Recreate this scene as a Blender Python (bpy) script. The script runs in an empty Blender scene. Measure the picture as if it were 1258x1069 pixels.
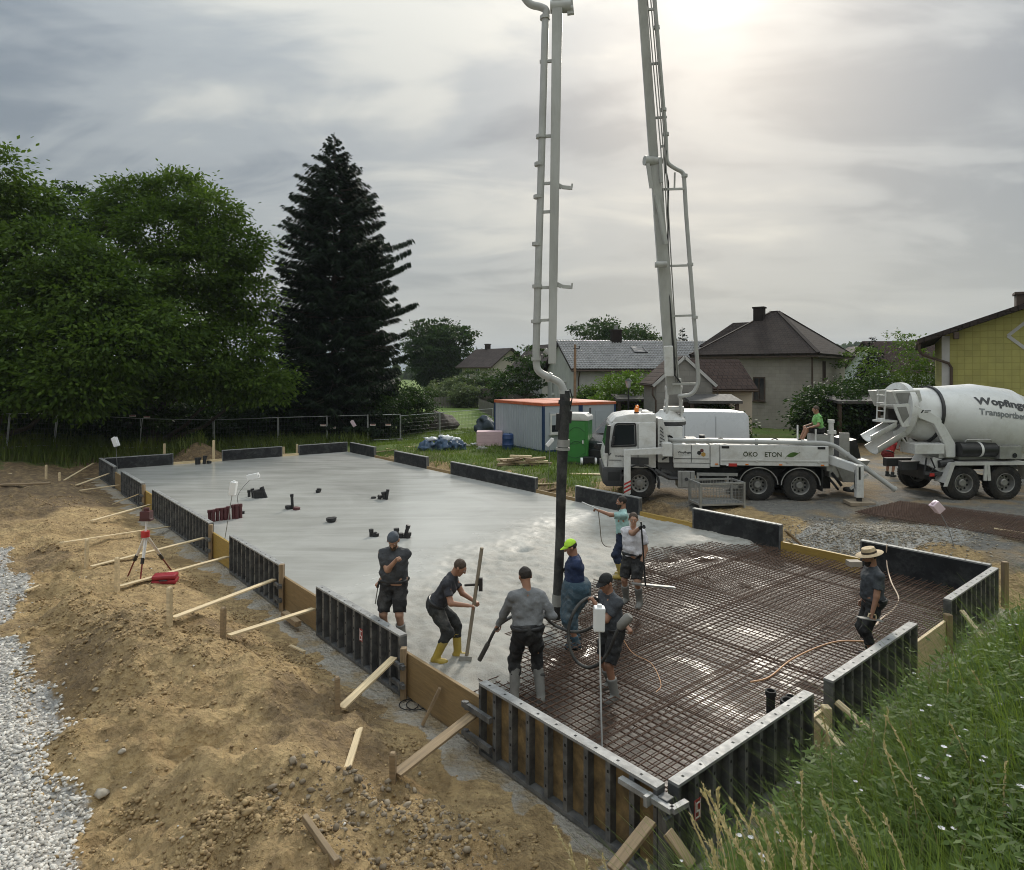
import bpy, bmesh, math, random
import numpy as np
from mathutils import Vector, Matrix
random.seed(7)
RNG = np.random.default_rng(11)
SC = bpy.context.scene
COL = SC.collection
R = math.radians
# ------------------------------------------------------------------ camera
FPX, HOR, EYE = 815.0, 456.0, 4.47          # focal length in photo pixels, horizon row, eye height
cd = bpy.data.cameras.new('camera'); cam = bpy.data.objects.new('camera', cd); COL.objects.link(cam)
cam.location = (0, 0, EYE); cam.rotation_euler = (R(90), 0, 0)
cd.sensor_width = 36.0; cd.lens = 36.0 * FPX / 1258.0
cd.shift_y = -(534.5 - HOR) / 1258.0
cd.clip_start = 0.05; cd.clip_end = 40000
SC.camera = cam
# ------------------------------------------------------------------ light
SUNV = Vector((0.308, 1.0, 0.595)).normalized()
W = bpy.data.worlds.new('World'); SC.world = W; W.use_nodes = True
nt = W.node_tree; nt.nodes.clear()
def wn(t, **k):
    n = nt.nodes.new(t)
    for a, b in k.items(): setattr(n, a, b)
    return n
def wmath(op, a, b=None, c=None):
    n = wn('ShaderNodeMath', operation=op)
    for i, v in enumerate((a, b, c)):
        if v is None: continue
        if isinstance(v, (int, float)): n.inputs[i].default_value = v
        else: nt.links.new(v, n.inputs[i])
    return n.outputs[0]
def wmix(f, a, b, bt='MIX'):
    n = wn('ShaderNodeMix', data_type='RGBA', blend_type=bt)
    for s, v in ((n.inputs[0], f), (n.inputs[6], a), (n.inputs[7], b)):
        if isinstance(v, (int, float)): s.default_value = v
        elif isinstance(v, tuple): s.default_value = (*v, 1)
        else: nt.links.new(v, s)
    return n.outputs[2]
tc = wn('ShaderNodeTexCoord'); sep = wn('ShaderNodeSeparateXYZ'); nt.links.new(tc.outputs['Generated'], sep.inputs[0])
zz = wmath('MAXIMUM', sep.outputs[2], 0.0); den = wmath('ADD', zz, 0.16)
cmb = wn('ShaderNodeCombineXYZ')
nt.links.new(wmath('DIVIDE', sep.outputs[0], den), cmb.inputs[0]); nt.links.new(wmath('DIVIDE', sep.outputs[1], den), cmb.inputs[1])
mp = wn('ShaderNodeMapping'); nt.links.new(cmb.outputs[0], mp.inputs[0])
mp.inputs['Scale'].default_value = (0.62, 1.0, 1); mp.inputs['Location'].default_value = (6.4, 2.15, 0); mp.inputs['Rotation'].default_value = (0, 0, R(14))
def wnoise(scale, det, rough, dist=0.0):
    n = wn('ShaderNodeTexNoise'); nt.links.new(mp.outputs[0], n.inputs['Vector'])
    n.inputs['Scale'].default_value = scale; n.inputs['Detail'].default_value = det
    n.inputs['Roughness'].default_value = rough; n.inputs['Distortion'].default_value = dist
    return n.outputs['Fac']
cl = wmath('ADD', wmath('MULTIPLY', wnoise(0.80, 5, 0.52, 0.7), 0.66), wmath('MULTIPLY', wnoise(2.3, 6, 0.55, 0.9), 0.34))
rp = wn('ShaderNodeValToRGB'); nt.links.new(cl, rp.inputs[0])
rp.color_ramp.interpolation = 'EASE'
e = rp.color_ramp.elements; e[0].position = 0.41; e[0].color = (0.088, 0.105, 0.122, 1)
e[1].position = 0.61; e[1].color = (0.290, 0.291, 0.268, 1)
m_ = rp.color_ramp.elements.new(0.50); m_.color = (0.172, 0.187, 0.194, 1)
hz = wmath('POWER', wmath('SUBTRACT', 1.0, zz), 9.0)
col = wmix(wmath('MULTIPLY', hz, 0.75), rp.outputs[0], (0.305, 0.296, 0.240))
dt = wn('ShaderNodeVectorMath', operation='DOT_PRODUCT'); nt.links.new(tc.outputs['Generated'], dt.inputs[0]); dt.inputs[1].default_value = SUNV
dd = wmath('MAXIMUM', dt.outputs['Value'], 0.0)
glow = wmath('ADD', wmath('MULTIPLY', wmath('POWER', dd, 1100.0), 0.22), wmath('MULTIPLY', wmath('POWER', dd, 60.0), 0.03))
glow = wmath('MULTIPLY', glow, wmath('ADD', wmath('MULTIPLY', cl, 1.6), 0.1))
gcol = wmix(1.0, (1.0, 0.96, 0.88), glow, 'MULTIPLY')
col = wmix(1.0, col, gcol, 'ADD')
bright = wmath('ADD', 1.0, wmath('MULTIPLY', wmath('POWER', zz, 3.0), 4.6))     # an overcast sky is brighter towards the zenith
col = wmix(1.0, col, bright, 'MULTIPLY')
ten = wmix(1.0, col, (10.0, 10.0, 10.0), 'MULTIPLY')
sky = wn('ShaderNodeTexSky', sky_type='NISHITA'); sky.sun_disc = False
sky.sun_elevation = math.asin(SUNV.z); sky.sun_rotation = math.atan2(SUNV.x, SUNV.y); sky.dust_density = 3.0
bg = wn('ShaderNodeBackground'); nt.links.new(wmix(0.93, sky.outputs[0], ten), bg.inputs[0]); bg.inputs[1].default_value = 0.1
wo = wn('ShaderNodeOutputWorld'); nt.links.new(bg.outputs[0], wo.inputs[0])
sd = bpy.data.lights.new('sun', 'SUN'); sun = bpy.data.objects.new('sun', sd); COL.objects.link(sun)
sd.energy = 1.5; sd.angle = R(10); sd.color = (1.0, 0.93, 0.82)
sun.rotation_euler = (-SUNV).to_track_quat('-Z', 'Y').to_euler()
SC.view_settings.view_transform = 'Standard'; SC.view_settings.look = 'None'
SC.view_settings.exposure = 0.92; SC.view_settings.gamma = 1.0
SC.render.engine = 'CYCLES'
cy = SC.cycles; cy.max_bounces = 6; cy.diffuse_bounces = 3; cy.glossy_bounces = 3; cy.transmission_bounces = 4; cy.volume_bounces = 0
cy.transparent_max_bounces = 6; cy.use_denoising = True; cy.filter_width = 1.0; cy.caustics_reflective = False; cy.caustics_refractive = False

# ------------------------------------------------------------------ photo pixel -> place
def G(px, py, z=0.0):
    Y = FPX * (EYE - z) / (py - HOR); return Vector(((px - 629) * Y / FPX, Y, z))
def A(px, py, Y):
    return Vector(((px - 629) / FPX * Y, Y, EYE - (py - HOR) * Y / FPX))
# ------------------------------------------------------------------ numpy noise
def _h(ix, iy, iz, s):
    n = (ix.astype(np.int64) * 374761393 + iy.astype(np.int64) * 668265263 + iz.astype(np.int64) * 2147483647 + s * 974634577) & 0xffffffff
    n = ((n ^ (n >> 13)) * 1274126177) & 0xffffffff
    n = ((n ^ (n >> 16)) * 2246822519) & 0xffffffff
    return ((n ^ (n >> 15)) & 0xffffff) / float(0xffffff)
def vn(x, y, s=0):
    x = np.asarray(x, float); y = np.asarray(y, float)
    ix = np.floor(x); iy = np.floor(y); fx = x - ix; fy = y - iy
    fx = fx * fx * (3 - 2 * fx); fy = fy * fy * (3 - 2 * fy); z = np.zeros_like(ix)
    return ((_h(ix, iy, z, s) * (1 - fx) + _h(ix + 1, iy, z, s) * fx) * (1 - fy)
            + (_h(ix, iy + 1, z, s) * (1 - fx) + _h(ix + 1, iy + 1, z, s) * fx) * fy) * 2 - 1
def fbm(x, y, o=4, s=0, g=0.5):
    a, t, f = 1.0, 0.0, 1.0
    for i in range(o):
        t = t + a * vn(np.asarray(x) * f + 17.3 * i, np.asarray(y) * f - 9.1 * i, s + i); a *= g; f *= 2.03
    return t
def vn3(P, s=0):
    i = np.floor(P); f = P - i; f = f * f * (3 - 2 * f); r = 0
    for dx in (0, 1):
        for dy in (0, 1):
            for dz in (0, 1):
                w = (f[..., 0] if dx else 1 - f[..., 0]) * (f[..., 1] if dy else 1 - f[..., 1]) * (f[..., 2] if dz else 1 - f[..., 2])
                r = r + w * _h(i[..., 0] + dx, i[..., 1] + dy, i[..., 2] + dz, s)
    return r * 2 - 1
def sst(a, b, x):
    t = np.clip((np.asarray(x, float) - a) / (b - a), 0, 1); return t * t * (3 - 2 * t)
# ------------------------------------------------------------------ objects
def tag(o, label=None, cat=None, group=None, kind=None):
    if label: o['label'] = label
    if cat: o['category'] = cat
    if group: o['group'] = group
    if kind: o['kind'] = kind
    return o
def thing(name, label, cat, loc=(0, 0, 0), rz=0.0, group=None, mw=None):
    o = bpy.data.objects.new(name, None); COL.objects.link(o); o.empty_display_size = 0.2
    if mw is not None: o.matrix_world = mw
    else: o.location = loc; o.rotation_euler = (0, 0, rz)
    return tag(o, label, cat, group)
def link(name, me, parent=None, loc=None, mw=None):
    o = bpy.data.objects.new(name, me); COL.objects.link(o)
    if parent is not None: o.parent = parent
    if mw is not None: o.matrix_local = mw
    elif loc is not None: o.location = loc
    return o
def npmesh(name, V, F, mats, attrs=None, smooth=False, mi=None):
    V = np.asarray(V, np.float32); F = np.asarray(F, np.int32); k = F.shape[1]
    me = bpy.data.meshes.new(name)
    me.vertices.add(len(V)); me.vertices.foreach_set('co', V.ravel())
    me.loops.add(F.size); me.loops.foreach_set('vertex_index', F.ravel())
    me.polygons.add(len(F)); me.polygons.foreach_set('loop_start', np.arange(0, F.size, k, dtype=np.int32))
    if smooth: me.polygons.foreach_set('use_smooth', np.ones(len(F), bool))
    if mi is not None: me.polygons.foreach_set('material_index', np.asarray(mi, np.int32))
    for m in (mats if isinstance(mats, (list, tuple)) else [mats]): me.materials.append(m)
    for n, a in (attrs or {}).items():
        t = me.attributes.new(n, 'FLOAT', 'POINT'); t.data.foreach_set('value', np.asarray(a, np.float32))
    me.update(calc_edges=True); me.validate()
    return me
def frame(d, up=(0, 0, 1)):
    d = Vector(d).normalized(); u = Vector(up)
    s = d.cross(u)
    if s.length < 1e-4: s = d.cross(Vector((1, 0, 0)))
    s.normalize(); return d, s, s.cross(d).normalized()
class MB:
    def __init__(s): s.v = []; s.f = []; s.m = []
    def add(s, vs, fs, mi=0):
        n = len(s.v); s.v += [tuple(v) for v in vs]; s.f += [tuple(n + i for i in f) for f in fs]; s.m += [mi] * len(fs); return s
    def box(s, c, d, M=None, mi=0, taper=1.0):
        x, y, z = d[0] / 2, d[1] / 2, d[2] / 2
        vs = [Vector((a * x * (taper if k > 0 else 1), b * y * (taper if k > 0 else 1), k * z)) for k in (-1, 1) for b in (-1, 1) for a in (-1, 1)]
        if M is not None: vs = [M @ v for v in vs]
        c = Vector(c); return s.add([v + c for v in vs], [(0, 2, 3, 1), (4, 5, 7, 6), (0, 1, 5, 4), (2, 6, 7, 3), (0, 4, 6, 2), (1, 3, 7, 5)], mi)
    def b2(s, lo, hi, mi=0):
        return s.box([(a + b) / 2 for a, b in zip(lo, hi)], [abs(b - a) for a, b in zip(lo, hi)], None, mi)
    def beam(s, p0, p1, w, h, up=(0, 0, 1), mi=0, w1=None, h1=None):
        p0, p1 = Vector(p0), Vector(p1); d, a, b = frame(p1 - p0, up); w1 = w1 or w; h1 = h1 or h
        vs = [p0 + a * (i * w / 2) + b * (j * h / 2) for i, j in ((-1, -1), (1, -1), (1, 1), (-1, 1))] + \
             [p1 + a * (i * w1 / 2) + b * (j * h1 / 2) for i, j in ((-1, -1), (1, -1), (1, 1), (-1, 1))]
        return s.add(vs, [(0, 1, 2, 3), (7, 6, 5, 4), (0, 4, 5, 1), (1, 5, 6, 2), (2, 6, 7, 3), (3, 7, 4, 0)], mi)
    def tube(s, pts, r, n=8, mi=0, caps=True):
        pts = [Vector(p) for p in pts]; N = len(pts); rs = r if isinstance(r, (list, tuple)) else [r] * N
        vs = []; prev = None
        for i, p in enumerate(pts):
            d = (pts[min(i + 1, N - 1)] - pts[max(i - 1, 0)])
            if d.length < 1e-9: d = Vector((0, 0, 1))
            d.normalize()
            if prev is None: _, a, b = frame(d)
            else:
                a = prev - d * prev.dot(d)
                if a.length < 1e-5: _, a, b = frame(d)
                a.normalize(); b = a.cross(d)
            prev = a.copy(); b = d.cross(a)
            vs += [p + (a * math.cos(2 * math.pi * k / n) + b * math.sin(2 * math.pi * k / n)) * rs[i] for k in range(n)]
        fs = [(i * n + k, i * n + (k + 1) % n, (i + 1) * n + (k + 1) % n, (i + 1) * n + k) for i in range(N - 1) for k in range(n)]
        if caps: fs += [tuple(range(n - 1, -1, -1)), tuple((N - 1) * n + k for k in range(n))]
        return s.add(vs, fs, mi)
    def cyl(s, p0, p1, r, r1=None, n=12, mi=0): return s.tube([p0, p1], [r, r if r1 is None else r1], n, mi)
    def lathe(s, prof, M, n=24, mi=0, a0=0.0, a1=2 * math.pi):
        full = abs(a1 - a0 - 2 * math.pi) < 1e-6; k = n if full else n + 1
        vs = [M @ Vector((r * math.cos(a0 + (a1 - a0) * j / n), r * math.sin(a0 + (a1 - a0) * j / n), z)) for r, z in prof for j in range(k)]
        fs = []
        for i in range(len(prof) - 1):
            for j in range(n):
                j2 = (j + 1) % k; fs.append((i * k + j, i * k + j2, (i + 1) * k + j2, (i + 1) * k + j))
        return s.add(vs, fs, mi)
    def prism(s, poly, ext, mi=0):
        ps = [Vector(p) for p in poly]; e = Vector(ext); n = len(ps)
        return s.add(ps + [p + e for p in ps], [tuple(range(n - 1, -1, -1)), tuple(range(n, 2 * n))] + [(i, (i + 1) % n, n + (i + 1) % n, n + i) for i in range(n)], mi)
    def mesh(s, name, mats, smooth=None, bevel=0.0, seg=2):
        me = bpy.data.meshes.new(name); me.from_pydata([tuple(v) for v in s.v], [], s.f)
        for m in (mats if isinstance(mats, (list, tuple)) else [mats]): me.materials.append(m)
        me.polygons.foreach_set('material_index', np.array(s.m, np.int32))
        bm = bmesh.new(); bm.from_mesh(me)
        bmesh.ops.recalc_face_normals(bm, faces=bm.faces)
        if bevel:
            ed = [e for e in bm.edges if len(e.link_faces) == 2 and e.calc_face_angle(0) > 0.5]
            bmesh.ops.bevel(bm, geom=ed, offset=bevel, segments=seg, affect='EDGES', profile=0.6, clamp_overlap=True)
        bm.to_mesh(me); bm.free()
        if smooth:
            me.polygons.foreach_set('use_smooth', np.ones(len(me.polygons), bool)); me.set_sharp_from_angle(angle=R(smooth))
        me.update(); return me
    def build(s, name, mats, parent=None, smooth=None, bevel=0.0, origin=None, seg=2):
        if origin is not None:
            o = Vector(origin); s.v = [tuple(Vector(v) - o) for v in s.v]
        return link(name, s.mesh(name, mats, smooth, bevel, seg), parent, origin)
# ------------------------------------------------------------------ materials
def new_mat(name):
    m = bpy.data.materials.new(name); m.use_nodes = True; t = m.node_tree; t.nodes.clear()
    b = t.nodes.new('ShaderNodeBsdfPrincipled'); o = t.nodes.new('ShaderNodeOutputMaterial'); t.links.new(b.outputs[0], o.inputs[0])
    return m, t, b, o
class NT:
    def __init__(s, t): s.t = t
    def n(s, ty, **k):
        n = s.t.nodes.new(ty)
        for a, b in k.items(): setattr(n, a, b)
        return n
    def put(s, sock, v):
        if isinstance(v, (int, float)): sock.default_value = v if isinstance(sock.default_value, float) else (v, v, v, 1)[:len(sock.default_value)]
        elif isinstance(v, (tuple, list)): sock.default_value = tuple(v) + ((1,) if len(v) == 3 and len(sock.default_value) == 4 else ())
        else: s.t.links.new(v, sock)
    def coord(s, kind='Object', scale=(1, 1, 1)):
        c = s.n('ShaderNodeTexCoord'); src = c.outputs[kind]
        if kind == 'World': pass
        m = s.n('ShaderNodeMapping'); s.t.links.new(src, m.inputs[0]); m.inputs['Scale'].default_value = scale
        if kind == 'Object':                                   # each copy gets its own patch of the pattern
            oi = s.n('ShaderNodeObjectInfo'); v = s.n('ShaderNodeVectorMath', operation='SCALE'); v.inputs[0].default_value = (37.0, 19.0, 53.0)
            s.t.links.new(oi.outputs['Random'], v.inputs['Scale']); s.t.links.new(v.outputs[0], m.inputs['Location'])
        return m.outputs[0]
    def pos(s, scale=(1, 1, 1)):
        g = s.n('ShaderNodeNewGeometry'); m = s.n('ShaderNodeMapping'); s.t.links.new(g.outputs['Position'], m.inputs[0]); m.inputs['Scale'].default_value = scale
        return m.outputs[0]
    def noise(s, vec, scale, det=4, rough=0.55, dist=0.0):
        n = s.n('ShaderNodeTexNoise'); s.t.links.new(vec, n.inputs['Vector'])
        for k, v in (('Scale', scale), ('Detail', det), ('Roughness', rough), ('Distortion', dist)): n.inputs[k].default_value = v
        return n.outputs['Fac']
    def voro(s, vec, scale, feat='F1', out='Distance', rnd=1.0):
        n = s.n('ShaderNodeTexVoronoi', feature=feat); s.t.links.new(vec, n.inputs['Vector']); n.inputs['Scale'].default_value = scale; n.inputs['Randomness'].default_value = rnd
        return n.outputs[out]
    def ramp(s, f, stops, interp='LINEAR'):
        n = s.n('ShaderNodeValToRGB'); s.put(n.inputs[0], f); r = n.color_ramp; r.interpolation = interp
        while len(r.elements) < len(stops): r.elements.new(0.5)
        for e, (p, c) in zip(r.elements, stops):
            e.position = p; e.color = (*c, 1) if isinstance(c, (tuple, list)) else (c, c, c, 1)
        return n.outputs[0]
    def mix(s, f, a, b, bt='MIX'):
        n = s.n('ShaderNodeMix', data_type='RGBA', blend_type=bt); s.put(n.inputs[0], f); s.put(n.inputs[6], a); s.put(n.inputs[7], b); return n.outputs[2]
    def math(s, op, a, b=0.0, clamp=False):
        n = s.n('ShaderNodeMath', operation=op, use_clamp=clamp); s.put(n.inputs[0], a); s.put(n.inputs[1], b); return n.outputs[0]
    def bump(s, b, h, dist=0.01, st=1.0, prev=None):
        n = s.n('ShaderNodeBump'); n.inputs['Distance'].default_value = dist; n.inputs['Strength'].default_value = st; s.put(n.inputs['Height'], h)
        if prev is not None: s.t.links.new(prev, n.inputs['Normal'])
        s.t.links.new(n.outputs[0], b.inputs['Normal']); return n.outputs[0]
    def attr(s, name):
        n = s.n('ShaderNodeAttribute'); n.attribute_name = name; return n.outputs['Fac']
MATS = {}
def mat(name, c, rough=0.6, metal=0.0, var=0.22, scale=3.0, bump=0.0, bscale=40.0, dirt=None, damt=0.5, spec=0.5, stretch=(1, 1, 1), dscale=2.2):
    if name in MATS: return MATS[name]
    m, t, b, o = new_mat(name); n = NT(t); v = n.coord('Object', stretch)
    f = n.noise(v, scale, 6, 0.62)
    col = n.mix(n.ramp(f, [(0.3, 0.0), (0.7, 1.0)]), tuple(x * (1 - var) for x in c), tuple(min(1, x * (1 + var * .6)) for x in c))
    if dirt:
        d = n.ramp(n.noise(v, dscale, 8, 0.7, 0.4), [(0.62 - 0.28 * damt, 0.0), (0.78, damt)])
        col = n.mix(d, col, dirt)
    n.put(b.inputs['Base Color'], col); b.inputs['Metallic'].default_value = metal; b.inputs['Specular IOR Level'].default_value = spec
    n.put(b.inputs['Roughness'], n.ramp(n.noise(v, scale * 2.7, 4), [(0.25, max(0.03, rough - 0.12)), (0.75, min(1, rough + 0.12))]))
    if bump: n.bump(b, n.noise(v, bscale, 5, 0.65), 0.02, bump)
    MATS[name] = m; return m
def leafmat(name, dark, light, trans=0.35, rough=0.55):
    m, t, b, o = new_mat(name); n = NT(t)
    col = n.mix(n.attr('rnd'), dark, light)
    col = n.mix(n.ramp(n.noise(n.pos(), 0.35, 3), [(0.35, 0.0), (0.7, 0.55)]), col, tuple(x * 0.72 + y * 0.28 for x, y in zip(dark, light)))
    n.put(b.inputs['Base Color'], col); b.inputs['Roughness'].default_value = rough; b.inputs['Specular IOR Level'].default_value = 0.15
    tr = n.n('ShaderNodeBsdfTranslucent'); n.put(tr.inputs[0], n.mix(0.5, col, (light[0] * 1.1, light[1] * 1.2, light[2] * 0.6)))
    ms = n.n('ShaderNodeMixShader'); ms.inputs[0].default_value = trans
    t.links.new(b.outputs[0], ms.inputs[1]); t.links.new(tr.outputs[0], ms.inputs[2]); t.links.new(ms.outputs[0], o.inputs[0])
    MATS[name] = m; return m
# ------------------------------------------------------------------ site frame: the four formwork corners, tops at 0.52 m over the concrete
ZT, ZB = 0.52, -0.38
CN, CR, CFR, CFL = G(816, 962, ZT), G(1221, 695, ZT), G(428, 543, ZT), G(126, 563, ZT)
for c in (CN, CR, CFR, CFL): c.z = 0
def _edge(p, q):
    d = (q - p); L = d.length; d = d / L; return p, d, Vector((d.y, -d.x, 0)), L
EDG = {'right': _edge(CN, CR), 'back': _edge(CR, CFR), 'far': _edge(CFR, CFL), 'left': _edge(CFL, CN)}
def edist(k, x, y):
    p, d, n, L = EDG[k]; return (x - p.x) * n.x + (y - p.y) * n.y
def ealong(k, x, y):
    p, d, n, L = EDG[k]; return (x - p.x) * d.x + (y - p.y) * d.y
def edge_px(k, px):                                # place on an edge seen in photo column px
    p, d, n, L = EDG[k]; kx = (px - 629) / FPX
    return (kx * p.y - p.x) / (d.x - kx * d.y)
def epoint(k, t, out=0.0, z=0.0):
    p, d, n, L = EDG[k]; q = p + d * t + n * out; return Vector((q.x, q.y, z))
MOUNDS = [(-6.0, 10.6, 1.2, 0.62), (-3.9, 8.6, 1.0, 0.34), (-5.2, 9.4, .7, .25), (-7.4, 11.7, .8, .28), (-2.9, 7.0, .6, .2), (-2.2, 6.6, 0.9, 0.16), (-8.6, 13.4, 1.0, 0.06), (-11.6, 17.5, 1.6, 0.04), (-5.3, 7.6, 0.8, 0.2), (-15.2, 21.5, 1.8, 0.12), (-1.2, 5.2, .7, .12),
          (-16.5, 34.9, 1.0, 0.85), (-17.0, 26.2, 1.0, 0.2)]
def gz(x, y, fine=True):
    x = np.asarray(x, float); y = np.asarray(y, float)
    dL, dB, dF, dR = (edist(k, x, y) for k in ('left', 'back', 'far', 'right'))
    dist = np.maximum(np.maximum(dL, dB), np.maximum(dF, dR))
    gf = 0.19 + 0.26 * sst(9.8, 12.8, x) * sst(14, 18, y)
    left = sst(-0.5, 2.0, dL) * (1 - sst(-1, 3, dB))
    gf = gf * (1 - left) + left * (0.02 + 0.14 * sst(2.5, 5, dL) - 0.12 * sst(3.2, 4.0, dL) * (1 - sst(4.2, 5.0, dL)))
    far = sst(0, 2.5, dF)
    gf = gf * (1 - far) + far * (-0.12 + 0.45 * sst(8, 30, dF))
    gf = gf + 1.35 * sst(17.5, 31, -x) * sst(21, 33, y) * (1 - sst(60, 120, y))
    z = -0.40 + (gf + 0.40) * sst(0.45, 2.3, dist)
    for mx, my, r, h in MOUNDS:
        z = z + h * np.exp(-((x - mx) ** 2 + (y - my) ** 2) / (r * r)) * sst(0.5, 1.6, dist)
    z = z + 0.12 * np.exp(-((x - 9.6) ** 2 / 5.0 + (y - 17.0) ** 2 / 0.9)) * sst(0.3, 1.2, dB)          # gravel heap by the back formwork
    rough = sst(0.5, 1.1, dist) * (1 - sst(4.0, 4.8, dL) * sst(-1, 0, dL)) * (1 - sst(26, 40, y)) * (1 - 0.75 * sst(2, 4, dB)) * (1 - .62 * sst(9.5, 12, y) * (1 - sst(2.6, 3.4, dL)))
    if fine:
        z = z + rough * (0.15 * fbm(x * 0.9, y * 0.9, 3, 5) + 0.11 * fbm(x * 2.4, y * 2.4, 4, 9, .55) + 0.07 * np.abs(fbm(x * 8, y * 8, 3, 21)))
        z = z + 0.04 * fbm(x * 0.2, y * 0.2, 3, 31) * sst(2.5, 6, dist) * (1 - .85 * sst(2.5, 4, x) * sst(17, 19, y)) * (1 - sst(-1, 1, dR))
    if fine: z = z + rough * 0.035 * np.sin((x * .8 + y * 1.9) * 17 / 2.06 + 1.2 * fbm(x, y, 2, 44)) * (np.exp(-((x + 3.3) ** 2 + (y - 6.7) ** 2) / 0.5) + .7 * np.exp(-((x + 6.2) ** 2 + (y - 12.6) ** 2) / 1.2))
    bank = sst(-0.25, 0.35, x - 0.27 * y + 0.12 * fbm(x, y, 2, 3)) * sst(0.75, 1.6, dR)
    z = z + bank * (np.clip(dR - 0.9, 0, 5.0) * 0.62 + 0.07 * fbm(x * 1.3, y * 1.3, 3, 41))
    return z
def g1(x, y): return float(gz(np.array([x]), np.array([y]))[0])
def GG(px, py, lift=0.0):                          # photo pixel -> place on the ground
    z = 0.0
    for i in range(12):
        p = G(px, py, z); z = 0.5 * z + 0.5 * g1(p.x, p.y)
    p.z = g1(p.x, p.y) + lift; return p
# tensor grid, fine near the camera, out to the horizon
def axis(segs):
    a = [np.arange(lo, hi, st) for lo, hi, st in segs]; return np.concatenate(a + [np.array([segs[-1][1]])])
gx = axis([(-14000, -2000, 3000), (-2000, -300, 340), (-300, -60, 30), (-60, -26, 1.5), (-26, -13, .25), (-13, 5, .075), (5, 15, .15), (15, 40, 1.0), (40, 300, 20), (300, 2000, 340), (2000, 14000, 3000)])
gy = axis([(-60, -6, 9), (-6, 2, .8), (2, 4.5, .25), (4.5, 15, .075), (15, 22, .14), (22, 44, .35), (44, 90, 2), (90, 300, 15), (300, 2000, 170), (2000, 16000, 2000)])
XX, YY = np.meshgrid(gx, gy); xf, yf = XX.ravel(), YY.ravel(); zf = gz(xf, yf)
dL, dB, dF, dR = (edist(k, xf, yf) for k in ('left', 'back', 'far', 'right'))
dist = np.maximum(np.maximum(dL, dB), np.maximum(dF, dR))
inside = dist < -0.25
zf = np.where(inside, -0.75, zf)
wob = fbm(xf * 0.8, yf * 0.8, 4, 77)
gravel = sst(4.05, 4.6, dL + 0.45 * wob) * (1 - sst(21, 26, yf + 2.0 * wob))
pile = sst(0.25, 0.6, np.exp(-((xf - 9.2) ** 2 / 7.0 + (yf - 17.2) ** 2 / 2.2)) + 0.18 * wob)
strip = 1 - sst(0.36, 0.56, dist + 0.14 * wob + 0.18 * fbm(xf * 3, yf * 3, 3, 5))
bank = sst(-0.2, 0.3, xf - 0.27 * yf + 0.1 * wob) * sst(0.75, 1.3, dR + .2 * wob)
road = sst(2.0, 4.2, xf - 0.35 * (yf - 21) + 0.8 * wob) * sst(1.7, 2.6, dB + 0.7 * wob) * (1 - sst(27, 33, yf - 0.1 * xf + wob)) * (1 - bank)
lawn = sst(0.9, 2.4, dB + 0.6 * wob) * (1 - sst(1.2, 3.0, xf - 0.35 * (yf - 21) + 0.8 * wob))
lawn = np.maximum(lawn, sst(3.2, 5.5, dF + wob)); lawn = np.maximum(lawn, sst(34, 40, yf + 2 * wob)); lawn = np.maximum(lawn, sst(20, 24, -xf + 1.5 * wob) * sst(24, 28, yf))
lawn = np.maximum(lawn, bank)
dark = sst(0.0, 0.5, fbm(xf * 0.45 + 3, yf * 0.45, 3, 55) - 0.05) * 0.7
dark = np.maximum(dark, 0.9 * np.exp(-((xf + 6.6) ** 2 / 1.3 + (yf - 9.6) ** 2 / 1.6))); dark = np.maximum(dark, sst(18, 24, yf - 0.2 * xf + 2 * wob) * (xf < -14))
nx, ny = len(gx), len(gy); I = np.arange(nx * ny).reshape(ny, nx)
F = np.stack([I[:-1, :-1], I[:-1, 1:], I[1:, 1:], I[1:, :-1]], -1).reshape(-1, 4)
F = F[~inside[F].all(1)]
MOUNDS_ = 0
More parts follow.
